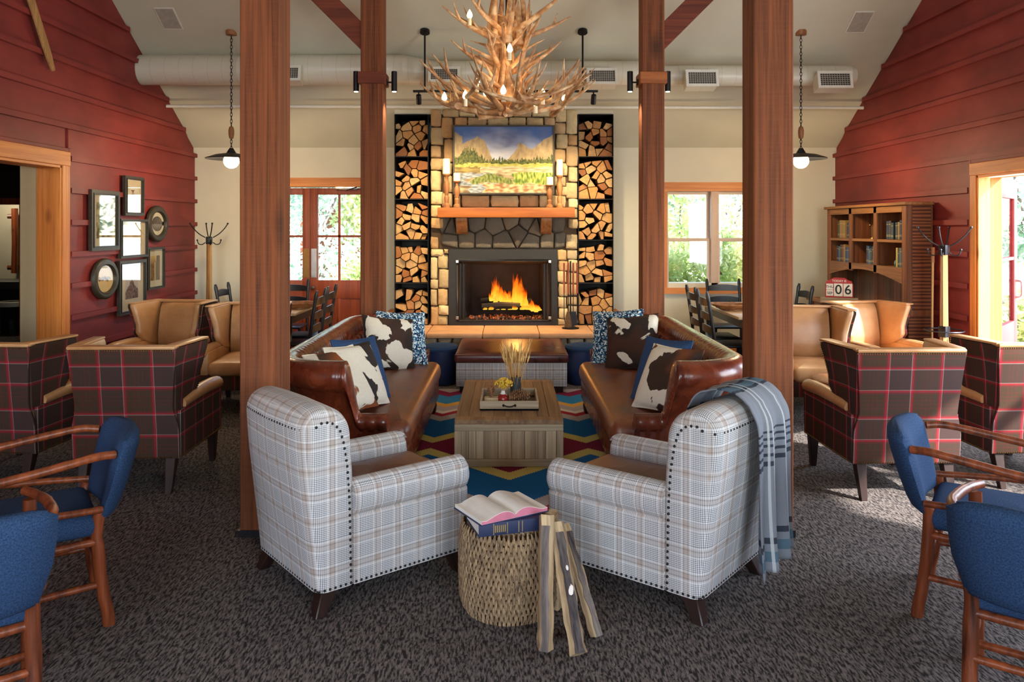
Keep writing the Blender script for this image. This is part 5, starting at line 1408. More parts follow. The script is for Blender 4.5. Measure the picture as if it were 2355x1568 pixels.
# ------------------------------------------------------------------ wing chairs
def make_wing():
    c = empty('wing_chair')
    W, t = .31, .022
    # outer back panel, slightly raked
    bk = lambda z: -.36 - .07 * max(0, (z - .3)) / .62
    m = M(); zs = [.22, .40, .44, .50, .54, .60, .70, .82, .925]
    def wd(z): return .315 - .03 * min(1, max(0, z - .42) / .12) if z < .56 else .285 + .03 * (z - .56) / .36
    rings = [[(-wd(z), bk(z) - t, z), (wd(z), bk(z) - t, z), (wd(z), bk(z), z), (-wd(z), bk(z), z)] for z in zs]
    m.rings(rings); m.obj('outside_back', MAT['tartan'], c, bevel=.006, seg=2)
    # inside back cushion
    m = M(); rings = []
    for z, f in ((.42, .03), (.46, .075), (.6, .095), (.75, .09), (.86, .075), (.91, .05), (.925, .01)):
        rings.append([(-.225, bk(z) + .002, z), (.225, bk(z) + .002, z), (.215, bk(z) + f, z), (.08, bk(z) + f + .018, z), (-.08, bk(z) + f + .018, z), (-.215, bk(z) + f, z)])
    m.rings(rings); m.obj('inside_back', MAT['tan_leather'], c, smooth=60)
    # back top trim
    M().box(-wd(.92), wd(.92), bk(.92) - t - .004, bk(.92) + .05, .918, .942).obj('top_roll', MAT['tan_leather'], c, bevel=.01, seg=2)
    prof = [(bk(.92), .925), (-.045, .925), (-.035, .90), (-.055, .80), (-.065, .72), (-.045, .645), (-.09, .575), (-.17, .53), (-.26, .51), (bk(.5), .50)]
    for sx in (-1, 1):
        # wings flare outward toward the front
        def px(y, z, off): return sx * (wd(z) + .05 * (y + .40) / .36 * max(0, (z - .45)) / .5 * 1.0 + off)
        m = M(); m.hexa([(px(y, z, 0), y, z) for y, z in prof], [(px(y, z, -t), y, z) for y, z in prof]); m.obj('outside_wing', MAT['tartan'], c, smooth=30)
        pr2 = [(y + (.012 if y > -.3 else 0), z + (.012 if z > .9 else 0)) for y, z in prof]
        m = M(); m.hexa([(px(y, z, -t), y, z) for y, z in pr2], [(px(y, z, -t - .055), y, z) for y, z in pr2]); m.obj('inside_wing', MAT['tan_leather'], c, bevel=.018, seg=3, smooth=60)
        M().hexa([(px(-.40, .925, .003), bk(.92) - .004, .93), (px(-.045, .925, .003), -.03, .93), (px(-.045, .925, -.075), -.03, .93), (px(-.40, .925, -.075), bk(.92) - .004, .93)],
                 [(px(-.40, .925, .003), bk(.92) - .004, .945), (px(-.045, .925, .003), -.03, .945), (px(-.045, .925, -.075), -.03, .945), (px(-.40, .925, -.075), bk(.92) - .004, .945)]).obj('wing_top', MAT['tan_leather'], c, bevel=.006, seg=2)
        # side panel and arm
        xo = sx * (W + .005)
        m = M(); a = [(-.355, .22), (.335, .22), (.345, .54), (.0, .545), (-.36, .52)]
        m.hexa([(xo, y, z) for y, z in a], [(xo - sx * t, y, z) for y, z in a]); m.obj('side_panel', MAT['tartan'], c, smooth=None)
        rings = []
        for y, z, rr in ((-.28, .545, .035), (-.1, .56, .042), (.1, .565, .045), (.28, .56, .047), (.35, .555, .045), (.372, .552, .03)):
            rings.append([(xo - sx * .035 + math.cos(2 * PI * k / 12) * rr * 1.05, y, z + math.sin(2 * PI * k / 12) * rr) for k in range(12)])
        M().rings(rings).obj('arm_roll', MAT['tan_leather'], c, smooth=60)
        M().box(min(xo - sx * .09, xo - sx * t), max(xo - sx * .09, xo - sx * t), -.33, .34, .34, .56).obj('inside_arm', MAT['tan_leather'], c, bevel=.012)
    M().box(-.30, .30, .31, .345, .22, .36).obj('front_rail', MAT['tartan'], c, bevel=.006)
    M().box(-.30, .30, -.35, .31, .22, .345).obj('seat_deck', MAT['tartan'], c, smooth=None)
    rbox(-.232, .232, -.30, .375, .345, .475, .05, 'seat_cushion', MAT['tan_leather'], c, .03)
    m = M(); nailrow(m, [(-.275, -.36 - t - .001, .228), (.275, -.36 - t - .001, .228)], .014, .0045)
    for sx in (-1, 1): nailrow(m, [(sx * (W + .006), -.355, .228), (sx * (W + .006), .335, .228)], .014, .0045)
    nailrow(m, [(-wd(.91), bk(.91) - t - .001, .912), (wd(.91), bk(.91) - t - .001, .912)], .014, .0045)
    for sx in (-1, 1): nailrow(m, [(sx * (wd(z) + .05 * (y + .40) / .36 * max(0, z - .45) / .5 + .001), y - .006, z - .004) for y, z in prof[1:7]], .014, .0045)
    tag(m.obj('nailhead_trim', MAT['brass'], c, smooth=None), kind='stuff')
    for x, y, sy in ((-.255, -.335, -1), (.255, -.335, -1), (-.27, .30, 0), (.27, .30, 0)):
        a, b = .030, .018; dy = sy * .055
        M().hexa([(x - b, y - b + dy, 0), (x + b, y - b + dy, 0), (x + b, y + b + dy, 0), (x - b, y + b + dy, 0)], [(x - a, y - a, .222), (x + a, y - a, .222), (x + a, y + a, .222), (x - a, y + a, .222)]).obj('leg', MAT['dark_wood'], c, bevel=.003, seg=1)
    return tag(c, None, 'armchair', 'tan leather and tartan wing chairs')
wing = make_wing(); wing.scale = (1.02, 1.0, .955)
spots = [(-2.31, 5.10, 1, 'tartan backed wing chair with its back to us, beside the large left post'),
         (-3.20, 5.22, -4, 'tartan backed wing chair cut by the left picture edge'),
         (-3.22, 7.30, 180 - 6, 'tan leather wing chair below the framed pictures, facing us'),
         (-2.36, 7.05, 180 + 4, 'tan leather wing chair facing us, half hidden by the large left post'),
         (2.345, 5.0, 1, 'tartan backed wing chair with its back to us, right of the armchair with the throw'),
         (3.28, 5.22, 3, 'tartan backed wing chair cut by the right picture edge'),
         (3.42, 7.18, 180 + 12, 'tan leather wing chair before the bookcase, facing us in bright daylight'),
         (2.63, 6.75, 180 - 8, 'tan leather wing chair facing us, half hidden by the large right post')]
for i, (x, y, a, lb) in enumerate(spots):
    o = wing if i == 0 else copy_tree(wing); place(o, (x, y, 0), R(a), lb)
for sx, lb in ((2.62, 'small round wooden side table between the right wing chairs'), (-2.75, 'small round wooden side table between the left wing chairs')):
    r = empty('side_table', (sx, 5.98, 0), label=lb, cat='table', group='side tables between wing chairs')
    M().lathe([(.001, .425), (.27, .425), (.285, .435), (.285, .445), (.27, .455), (.001, .455)], 28).obj('table_top', MAT['turned'], r)
    M().lathe([(.001, .03), (.03, .03), (.035, .15), (.022, .25), (.03, .42), (.001, .425)], 14).obj('pedestal', MAT['dark_wood'], r)
    M().lathe([(.001, 0), (.17, 0), (.17, .015), (.05, .035), (.001, .035)], 20).obj('base', MAT['dark_wood'], r)

# ------------------------------------------------------------------ plaid club armchairs
def make_club():
    c = empty('plaid_armchair')
    W = .325
    prof = [(-.405, .10), (-.43, .34), (-.455, .58), (-.466, .72), (-.466, .785), (-.44, .832), (-.39, .855), (-.335, .85), (-.28, .82), (-.245, .765), (-.235, .68), (-.225, .5), (-.22, .10)]
    pr = [tuple(p) for p in cr([(0, *p) for p in prof], 44)]; pr = [(p[1], p[2]) for p in pr]
    cy, cz = -.34, .46
    rings = []
    xs = [-W, -W + .004, -W + .014, -W + .03, -W + .05, -.2, 0, .2, W - .05, W - .03, W - .014, W - .004, W]
    ins = [.045, .030, .016, .006, 0, 0, 0, 0, 0, .006, .016, .030, .045]
    for x, d in zip(xs, ins):
        bow = .022 * (1 - (x / W) ** 2)
        ring = []
        for k, (y, z) in enumerate(pr):
            a, b = pr[max(0, k - 1)], pr[min(len(pr) - 1, k + 1)]; ty, tz = b[0] - a[0], b[1] - a[1]; L = math.hypot(ty, tz) or 1
            ny, nz_ = tz / L, -ty / L            # points to the inside of the closed outline
            zz = z + nz_ * d if z > .13 else z
            ring.append((x, y + ny * d - (bow if y < -.3 and z > .2 else bow * .4) * min(1, (z - .1) / .5), zz + .012 * (1 - (x / W) ** 2) * (z > .7)))
        rings.append(ring)
    M().rings(rings).obj('back', MAT['glen'], c, smooth=50)
    for sx in (-1, 1):
        sec = [(x - .05, z) for x, z in [(.375, .10), (.375, .380), (.366, .389), (.376, .398), (.390, .43), (.392, .47), (.382, .505), (.355, .528), (.322, .535), (.290, .522), (.270, .495), (.264, .46), (.263, .10)]]
        rings = []
        for y, d in ((-.24, 0), (0, 0), (.2, 0), (.325, 0), (.348, .006), (.362, .018), (.368, .034)):
            rings.append([(sx * (x - d * (1 if x > .27 else -1)), y, z - (d if z > .43 else 0)) for x, z in sec])
        M().rings(rings).obj('arm', MAT['glen'], c, smooth=40)
    M().box(-.214, .214, .315, .355, .10, .325).obj('front_rail', MAT['glen'], c, bevel=.008); M().box(-.214, .214, -.24, .315, .10, .31).obj('seat_deck', MAT['glen'], c, smooth=None)
    rbox(-.211, .211, -.225, .37, .312, .45, .04, 'seat_cushion', MAT['oxblood'], c, .022)
    m = M()
    top = [(-.412, .788), (-.385, .803), (-.345, .797), (-.308, .765), (-.288, .70), (-.272, .60), (-.262, .45), (-.255, .115)]
    for sx in (-1, 1):
        nailrow(m, [(sx * (W + .001), y, z) for y, z in top], .026, .0066)
        nailrow(m, [(sx * (W + .003), -.40, .112), (sx * (W + .003), .355, .112)], .024, .0062)
    nailrow(m, [(x, -.466 - .022 * (1 - (x / W) ** 2) * .95 + .03 * max(0, (abs(x) - W + .045) / .045) ** 2, .778) for x in [(-W + .018) + 2 * (W - .018) * k / 12 for k in range(13)]], .026, .0066)
    nailrow(m, [(-W, -.405, .112), (W, -.405, .112)], .024, .0062); nailrow(m, [(-W, .37, .112), (W, .37, .112)], .024, .0062)
    tag(m.obj('nailhead_trim', MAT['black_metal'], c, smooth=60), kind='stuff')
    for x, y in ((-.27, -.34), (.27, -.34), (-.27, .30), (.27, .30)):
        sy = -1 if y < 0 else .3; a, b = .038, .024; dx, dy = .03 * (1 if x > 0 else -1), .05 * sy
        M().hexa([(x - b + dx, y - b + dy, 0), (x + b + dx, y - b + dy, 0), (x + b + dx, y + b + dy, 0), (x - b + dx, y + b + dy, 0)], [(x - a, y - a, .105), (x + a, y - a, .105), (x + a, y + a, .105), (x - a, y + a, .105)]).obj('leg', MAT['dark_wood'], c, bevel=.004, seg=1)
    return tag(c, None, 'armchair', 'grey plaid club armchairs')
club = make_club(); place(club, (-.666, 3.703, 0), R(-51), 'grey plaid club armchair left of the woven basket stool')
club2 = copy_tree(club); place(club2, (.664, 3.648, 0), R(51), 'grey plaid club armchair with a throw over its back')

# throw blanket over the right armchair
mx = Matrix.Translation((.664, 3.648, 0)) @ Matrix.Rotation(R(51), 4, 'Z')
path = cr([(0, -.205, .60), (0, -.222, .70), (0, -.232, .785), (0, -.275, .855), (0, -.36, .888), (0, -.455, .872), (0, -.512, .80), (0, -.520, .70), (0, -.516, .55), (0, -.512, .40), (0, -.510, .28), (0, -.512, .155)], 60)
def bl_fn(a, b):
    i = b * 60; k = min(int(i), 59); p = path[k].lerp(path[k + 1], i - k)
    amp = .004 + .020 * max(0, (b - .45) / .55)
    x = -.075 + .365 * a + .02 * (b - .5) * (a - .3) * 2 + .016 * math.sin(b * 6 + 1) * (1 - a)
    x += .012 * math.sin(a * 17 + b * 3) * max(0, b - .3)
    fo_ = amp * (math.sin(a * 19 + .8 * b) + .5 * math.sin(a * 34 + 2 * b + 1))
    nb = Vector((0, -1, 0)) if b > .5 else Vector((0, -.3 if b > .3 else .6, .9 if .2 < b < .5 else .25)).normalized()
    q = Vector((x, p.y, p.z)) + nb * (fo_ + .012 + amp * .9)
    q.z += -.03 * (1 - a) * max(0, b - .5) * 2 * (1 if a < .35 else .3) + .02 * math.sin(a * 9) * max(0, b - .8)
    return mx @ q
m = M(); m.grid(46, 80, bl_fn, lambda a, b: (a, 1 - b))
me_ = m.mesh('throw_blanket', MAT['blanket'], fix=False); o = bpy.data.objects.new('throw_blanket', me_); COL.objects.link(o)
md = o.modifiers.new('thickness', 'SOLIDIFY'); md.thickness = .006
tag(o, 'grey plaid wool throw draped over the right armchair back', 'blanket')

# ------------------------------------------------------------------ tufted leather sofas
def make_sofa():
    c = empty('tufted_sofa'); HL, DB = 1.245, .40       # half length, half depth
    rc = .16
    # path of the inside line: arm front -> corner -> back -> corner -> arm front (local x along the sofa, y forward)
    xi, yi_ = HL - .17, -DB + .19
    def sect(H, r_, tuft_s=None):
        """points (t outward, z) from inner bottom over the roll to outer bottom"""
        pts = []
        for k in range(23): z = .30 + (H - r_ * 1.3 - .30) * k / 22; t = .02 + .05 * ((z - .30) / max(.05, H - .30)) ** 1.5; pts.append((t, z, 1))
        for k in range(11): a = R(200 - 24 * k); pts.append((.075 + r_ + math.cos(a) * r_, H - r_ + math.sin(a) * r_, 0))
        pts.append((.075 + r_ * .9, H - r_ * 2.2, 0)); pts.append((.12, H * .55, 0)); pts.append((.13, .12, 0)); pts.append((.02, .12, 0))
        return pts
    path_ = []
    n1, nc, nb = 26, 8, 132
    yfront = DB - .14
    for i in range(n1): path_.append((xi, yfront + (yi_ + rc - yfront) * i / n1, 1, 0, i / n1))
    for i in range(nc): a = R(90 * i / nc); path_.append((xi - rc + math.cos(a) * rc, yi_ + rc - math.sin(a) * rc, math.cos(a), -math.sin(a), 1))
    for i in range(nb + 1): path_.append((xi - rc - (2 * xi - 2 * rc) * i / nb, yi_, 0, -1, 2))
    for i in range(nc): a = R(90 * (i + 1) / nc); path_.append((-xi + rc - math.sin(a) * rc, yi_ + rc - math.cos(a) * rc, -math.sin(a), -math.cos(a), 1))
    for i in range(n1): path_.append((-xi, yi_ + rc + (yfront - yi_ - rc) * (i + 1) / n1, -1, 0, 1 - (i + 1) / n1))
    def height(x, y):
        d_ = y - yi_
        f_ = 1 - min(1, max(0, (d_ - .24) / .075)); f_ = f_ * f_ * (3 - 2 * f_)
        return .535 + (.845 - .535) * f_, .050 + .040 * f_
    rings = []; sacc = 0; prev = None
    for (x, y, nx, ny, kk) in path_:
        if prev: sacc += math.hypot(x - prev[0], y - prev[1])
        prev = (x, y); H, r_ = height(x, y); ring = []
        for t, z, inner in sect(H, r_):
            d_ = 0
            if inner and H > .7 and z > .44:
                a = sacc / .125; b = (z - .44) / .17
                d_ = .042 * (abs(math.sin(PI * (a + b)) * math.sin(PI * (a - b)))) ** .5 - .018
            elif not inner and z > H - r_ * 2:
                d_ = .009 * abs(math.sin(PI * sacc / .0625)) ** .5
            tt = t - (d_ if inner else -d_)
            ring.append((x + nx * tt, y + ny * tt, z))
        rings.append(ring)
    cut1, cut2 = n1 - 2, len(rings) - (n1 - 2)
    M().rings(rings[:cut1 + 1]).obj('arm', MAT['leather'], c, smooth=60)
    M().rings(rings[cut1:cut2]).obj('backrest', MAT['leather'], c, smooth=60)
    M().rings(rings[cut2 - 1:]).obj('arm', MAT['leather'], c, smooth=60)
    # buttons
    m = M()
    L0 = 0
    for k in range(-9, 10):
        for zrow, off in ((.525, .0), (.61, .0625), (.695, 0)):
            x = k * .125 + off
            if abs(x) < xi - rc: m.ball((x, yi_ - .035 - .05 * ((zrow - .3) / .55) ** 1.5 + .028, zrow), .010, 6, 4)
    tag(m.obj('tufting_buttons', MAT['leather'], c), kind='stuff')
    M().box(-xi - .02, xi + .02, yi_ - .05, DB - .045, .12, .30).obj('seat_base', MAT['leather'], c, bevel=.02, seg=2)
    rbox(-xi + .004, xi - .004, yi_ + .02, DB - .02, .285, .455, .07, 'seat_cushion', MAT['leather_seat'], c, .03)
    for x in (-1.02, 1.02):
        for y in (-.30, .30):
            M().lathe([(.001, 0), (.028, 0), (.04, .04), (.045, .08), (.035, .125), (.001, .125)], 14, (x, y, 0)).obj('foot', MAT['dark_wood'], c)
    return tag(c, None, 'sofa', 'brown leather sofas facing each other')
sofa = make_sofa(); place(sofa, (-.955, 5.715, 0), R(-90), 'brown tufted leather sofa left of the coffee table')
sofa2 = copy_tree(sofa); place(sofa2, (.99, 5.715, 0), R(90), 'brown tufted leather sofa right of the coffee table')

# ------------------------------------------------------------------ cushions
def pillow(name, label, size, thick, mat, loc, rot, mat2=None):
    e = empty(name, loc, label=label, cat='cushion', group='throw cushions on the sofas'); e.rotation_euler = rot
    n = 22
    def surf(sg):
        def fn(a, b):
            x, y = a * 2 - 1, b * 2 - 1
            t = max(0, (1 - abs(x) ** 2.6) * (1 - abs(y) ** 2.6)) ** .55
            pin = 1 - .07 * ((1 - abs(x) ** 2) * abs(y) ** 6 + (1 - abs(y) ** 2) * abs(x) ** 6)
            px_ = x * pin * size / 2; py_ = y * pin * size / 2
            return (px_, sg * (thick / 2 * t + .003), py_ + .006 * nz(x * 2, y * 2, sg) * t)
        return fn
    M().grid(n, n, surf(-1), lambda a, b: (a * size, b * size)).obj('front_cover', mat, e, smooth=60)
    M().grid(n, n, surf(1), lambda a, b: (a * size, b * size)).obj('back_cover', mat2 or mat, e, smooth=60)
    m = M(); pts = []
    for k in range(4 * n):
        sd, i = divmod(k, n); f_ = i / n
        a, b = [(f_, 0), (1, f_), (1 - f_, 1), (0, 1 - f_)][sd]; p = surf(-1)(a, b); pts.append((p[0], 0, p[2]))
    m.tube(pts, .006, 5, closed=True); m.obj('piping', mat2 or mat, e)
    return e
def lean(yaw, tilt, roll=0): return (Matrix.Rotation(R(yaw), 4, 'Z') @ Matrix.Rotation(R(-tilt), 4, 'X') @ Matrix.Rotation(R(roll), 4, 'Y')).to_euler()
SZ = .475
# left sofa: yaw +45 faces the camera and the aisle
pillow('tweed_cushion', 'blue white boucle cushion behind the far left cowhide cushion', .44, .14, MAT['tweed'], (-.88, 6.50, SZ + .215), lean(32, 18, 5), MAT['tweed'])
pillow('cowhide_cushion', 'black and white cowhide cushion at the far end of the left sofa', .44, .15, MAT['cow_a'], (-.96, 6.30, SZ + .20), lean(34, 24, 9))
pillow('denim_cushion', 'denim blue cushion behind cowhide at the near end of the left sofa', .43, .13, MAT['denim'], (-.95, 5.08, SZ + .205), lean(62, 22, 4))
pillow('cowhide_cushion', 'dark patched cowhide cushion leaning on denim on the left sofa', .42, .14, MAT['cow_c'], (-.95, 4.93, SZ + .195), lean(60, 26, 2))
pillow('cowhide_cushion', 'brown spotted cowhide cushion nearest us on the left sofa', .42, .14, MAT['cow_b'], (-1.02, 4.79, SZ + .19), lean(56, 30, -2))
# right sofa
pillow('tweed_cushion', 'blue white boucle cushion behind the far right cowhide cushion', .45, .14, MAT['tweed'], (.92, 6.58, SZ + .215), lean(-30, 18, -6), MAT['tweed'])
pillow('cowhide_cushion', 'dark cowhide cushion at the far end of the right sofa', .45, .15, MAT['cow_d'], (1.0, 6.32, SZ + .205), lean(-34, 24, -9))
pillow('denim_cushion', 'denim blue cushion behind cowhide at the near end of the right sofa', .43, .13, MAT['denim'], (.99, 5.06, SZ + .205), lean(-60, 22, -3))
pillow('cowhide_cushion', 'tan and white cowhide cushion nearest us on the right sofa', .43, .15, MAT['cow_e'], (.99, 4.86, SZ + .19), lean(-58, 28, -2))

# ------------------------------------------------------------------ coffee table
TY0, TY1 = 5.21, 6.59; tx0, tx1 = X(1045, TY0), X(1296, TY0); TH = .326
tb = empty('coffee_table', ((tx0 + tx1) / 2, (TY0 + TY1) / 2, .012), label='low reclaimed wood coffee table with plank sides on the rug', cat='table')
hw, hd_ = (tx1 - tx0) / 2, (TY1 - TY0) / 2; rt = random.Random(4); H0 = TH - .012
M().box(-hw + .03, hw - .03, -hd_ + .03, hd_ - .03, .02, H0 - .03).obj('carcass', MAT['dark_wood'], tb, smooth=None)
# top: border boards and centre planks
bw = .09
for q in ((-hw, hw, -hd_, -hd_ + bw), (-hw, hw, hd_ - bw, hd_)): M().box(q[0], q[1], q[2], q[3], H0 - .03, H0).obj('border_board', MAT['reclaimed_x'] if q[2] < 0 and False else MAT['reclaimed_y'], tb, bevel=.003, seg=1)
for q in ((-hw, -hw + bw), (hw - bw, hw)): M().box(q[0], q[1], -hd_ + bw + .001, hd_ - bw - .001, H0 - .03, H0).obj('border_board', MAT['reclaimed_y'], tb, bevel=.003, seg=1)
x = -hw + bw + .001
while x < hw - bw - .01:
    wd_ = min(rt.uniform(.07, .12), hw - bw - .001 - x)
    if hw - bw - .001 - (x + wd_) < .03: wd_ = hw - bw - .001 - x
    M().box(x, x + wd_ - .0015, -hd_ + bw + .001, hd_ - bw - .001, H0 - .03, H0 - rt.uniform(.0, .002)).obj('top_plank', MAT['reclaimed_y'], tb, bevel=.002, seg=1); x += wd_
for sy in (-1, 1):     # framed plank ends
    y0, y1 = (-hd_, -hd_ + .028) if sy < 0 else (hd_ - .028, hd_)
    M().box(-hw, hw, y0, y1, H0 - .075, H0 - .031).obj('end_rail', MAT['reclaimed_x'], tb, bevel=.003, seg=1); M().box(-hw, hw, y0, y1, 0, .05).obj('end_rail', MAT['reclaimed_x'], tb, bevel=.003, seg=1)
    M().box(-hw, -hw + .045, y0, y1, .051, H0 - .076).obj('corner_stile', MAT['reclaimed'], tb, bevel=.003, seg=1); M().box(hw - .045, hw, y0, y1, .051, H0 - .076).obj('corner_stile', MAT['reclaimed'], tb, bevel=.003, seg=1)
    x = -hw + .046
    while x < hw - .05:
        wd_ = min(rt.uniform(.04, .10), hw - .046 - x)
        if hw - .046 - (x + wd_) < .02: wd_ = hw - .046 - x
        M().box(x, x + wd_ - .0015, y0 + sy * -.0 + (.006 if sy < 0 else -.006), y1 + (.006 if sy < 0 else -.006) * 0, .051, H0 - .076).obj('end_plank', MAT['reclaimed'], tb, bevel=.002, seg=1); x += wd_
for sx in (-1, 1):
    x0, x1 = (-hw, -hw + .028) if sx < 0 else (hw - .028, hw)
    M().box(x0, x1, -hd_ + .03, hd_ - .03, H0 - .075, H0 - .031).obj('side_rail', MAT['reclaimed_y'], tb); M().box(x0, x1, -hd_ + .03, hd_ - .03, 0, .05).obj('side_rail', MAT['reclaimed_y'], tb)
    y = -hd_ + .03
    while y < hd_ - .05:
        wd_ = min(rt.uniform(.06, .11), hd_ - .03 - y); M().box(x0 + .003, x1 - .003, y, y + wd_ - .0015, .051, H0 - .076).obj('side_plank', MAT['reclaimed'], tb); y += wd_

# tray and its contents
ty0 = 5.47; tw0, tw1 = X(1103.5, ty0), X(1239, ty0)
tr = empty('wooden_tray', ((tw0 + tw1) / 2, ty0, TH), label='grey wooden tray with an iron handle on the coffee table', cat='tray')
hw2 = (tw1 - tw0) / 2; dp = .46
M().box(-hw2, hw2, 0, dp, 0.0, .012).obj('tray_bottom', MAT['dark_wood'], tr, smooth=None)
for nm, q in (('tray_end', (-hw2, hw2, 0, .016)), ('tray_end', (-hw2, hw2, dp - .016, dp)), ('tray_side', (-hw2, -hw2 + .014, .016, dp - .016)), ('tray_side', (hw2 - .014, hw2, .016, dp - .016))):
    M().box(q[0], q[1], q[2], q[3], 0.0, .066).obj(nm, MAT['reclaimed_x'], tr, bevel=.002, seg=1)
for yy_, sg in ((0, -1), (dp, 1)):
    M().tube(cr([(-.048, yy_, .036), (-.034, yy_ + sg * .006, .037), (-.02, yy_ + sg * .016, .033), (0, yy_ + sg * .02, .031), (.02, yy_ + sg * .016, .033), (.034, yy_ + sg * .006, .037), (.048, yy_, .036)], 18), [.010 if k in (1, 2, 16, 17) else .0045 for k in range(19)], 7).obj('handle', MAT['black_metal'], tr)
TZ = TH + .0125
vz = empty('cylinder_vase', (X(1186, 5.80), 5.80, TZ), label='dark slate cylinder vase holding dried wheat', cat='vase')
M().lathe([(.001, 0), (.040, 0), (.041, .16), (.041, .165), (.036, .165), (.035, .03), (.001, .03)], 22).obj('vase_body', MAT['slate'], vz)
wh = empty('wheat_bunch', (X(1186, 5.80), 5.80, TZ + .03), label='bunch of dried wheat ears in the dark vase', cat='dried plant')
rw = random.Random(8)
for k in range(60):
    a = rw.uniform(0, 2 * PI); t = math.sqrt(rw.random()); r0 = .02 * t; r1 = .095 * t + .01; hgt = rw.uniform(.26, .37)
    m = M(); p0 = Vector((math.cos(a) * r0, math.sin(a) * r0, 0)); p2 = Vector((math.cos(a) * r1, math.sin(a) * r1, hgt)); p1 = p0.lerp(p2, .5) + Vector((0, 0, .01)); d_ = (p2 - p1).normalized()
    m.tube([p0, p1, p2], .0014, 4)
    m.tube([p2 - d_ * .05, p2 - d_ * .03, p2, p2 + d_ * .015], [.002, .0068, .006, .001], 5)
    for q in range(6):
        b = p2 - d_ * (.045 - q * .010); v_ = (d_ + Vector((rw.uniform(-.3, .3), rw.uniform(-.3, .3), 0))).normalized(); m.tube([b, b + v_ * rw.uniform(.05, .085)], [.0009, .0003], 3)
    m.obj('wheat_stalk', MAT['wheat'], wh, smooth=None)
rv = empty('bud_vase', (X(1157, 5.60), 5.60, TZ), label='small round red bud vase with a white neck on the tray', cat='vase')
M().lathe([(.001, 0), (.026, 0), (.038, .02), (.040, .04), (.034, .062), (.022, .078)], 22).obj('red_body', MAT['red_clay'], rv)
M().lathe([(.022, .077), (.015, .088), (.013, .10), (.015, .104), (.011, .104), (.009, .09), (.001, .088)], 18).obj('white_neck', MAT['white_glaze'], rv)
yf = empty('yarrow_flowers', (X(1157, 5.60), 5.60, TZ + .095), label='yellow dried yarrow flowers in the red bud vase', cat='flowers')
for k, (dx, dz, rr_) in enumerate(((-.026, .055, .033), (.03, .05, .036), (.004, .075, .032), (.0, .035, .028), (.045, .06, .02))):
    m = M(); m.tube([(0, 0, -.03), (dx * .5, 0, dz * .5), (dx, .004 * k, dz)], .002, 4); m.obj('flower_stem', MAT['wheat'], yf)
    m = M()
    for q in range(46): a = rw.uniform(0, 2 * PI); b = math.acos(rw.uniform(-.3, 1)); m.ball((dx + math.cos(a) * math.sin(b) * rr_, .004 * k + math.sin(a) * math.sin(b) * rr_ * .9, dz + math.cos(b) * rr_ * .6), .007, 5, 3)
    m.obj('flower_head', MAT['yellow'], yf)
def cone_mesh(L, Rm):
    m = M(); n = int(L / .0135)
    m.tube([(0, 0, 0), (0, 0, L * .9)], [Rm * .35, Rm * .12], 8)
    for i in range(n):
        t = i / n; z = L * (.03 + .94 * t); rr_ = Rm * (math.sin(PI * (.16 + .8 * t)) ** .8)
        kn = max(5, int(2 * PI * rr_ / .025))
        for k in range(kn):
            a = 2 * PI * (k / kn + i * .382); ca, sa = math.cos(a), math.sin(a); w_ = .0095; dz = .006
            p = lambda r_, off, z_: (ca * r_ - sa * off, sa * r_ + ca * off, z_)
            m.add([p(rr_ * .35, -w_ * .4, z), p(rr_ * .35, w_ * .4, z), p(rr_, w_, z + dz), p(rr_ * 1.06, 0, z + dz + .004), p(rr_, -w_, z + dz), p(rr_ * .9, 0, z + dz - .006)], [(0, 1, 2, 3, 4), (1, 0, 5), (1, 5, 2), (2, 5, 3), (3, 5, 4), (4, 5, 0)])
    return m
o = cone_mesh(.16, .052).obj('pinecone', MAT['cone'], smooth=None); o.location = (X(1197, 5.60) - .082, 5.60, TZ + .054); o.rotation_euler = (0, R(86), R(4)); tag(o, 'large pinecone lying on the wooden tray', 'pinecone', 'pinecones on the tray')
wb_ = empty('wood_block', (X(1130, 5.62), 5.62, TZ), label='pale birch log slice on the tray under a small pinecone', cat='block')
M().box(-.052, .052, -.04, .04, 0, .052).obj('block_body', MAT['split'], wb_, bevel=.008, seg=2)
o = cone_mesh(.09, .033).obj('pinecone', MAT['cone'], smooth=None); o.location = (X(1131, 5.62), 5.62, TZ + .053); o.rotation_euler = (0, R(-8), 0); tag(o, 'small pinecone standing on the birch log slice', 'pinecone', 'pinecones on the tray')

# ------------------------------------------------------------------ ottoman and stools
ot = empty('ottoman_bench', (X(1176.5, 7.52), 8.06, 0), label='square ottoman with oxblood leather top and checked sides before the hearth', cat='ottoman')
M().box(-.535, .535, -.52, .52, .075, .335).obj('checked_base', MAT['glen_big'], ot, bevel=.008)
rbox(-.55, .55, -.54, .54, .30, .395, .03, 'leather_top', MAT['oxblood'], ot, .012)
M().box(-.50, .50, -.48, .48, .0, .076).obj('plinth', MAT['dark_wood'], ot, smooth=None)
for u, yy_, lb in ((1012, 8.10, 'round navy leather stool left of the ottoman'), (1342, 8.12, 'round navy leather stool right of the ottoman')):
    r = empty('round_stool', (X(u, yy_), yy_, 0), label=lb, cat='stool', group='navy stools by the hearth')
    M().lathe([(.001, .0), (.165, .0), (.175, .02), (.185, .30), (.19, .345), (.19, .352)], 30).obj('stool_body', MAT['blue_vinyl'], r)
    M().lathe([(.19, .352), (.193, .37), (.18, .392), (.12, .404), (.001, .408)], 30).obj('stool_top', MAT['blue'], r)
    M().lathe([(.188, .346), (.195, .350), (.188, .354)], 30).obj('welt', MAT['blue_vinyl'], r)

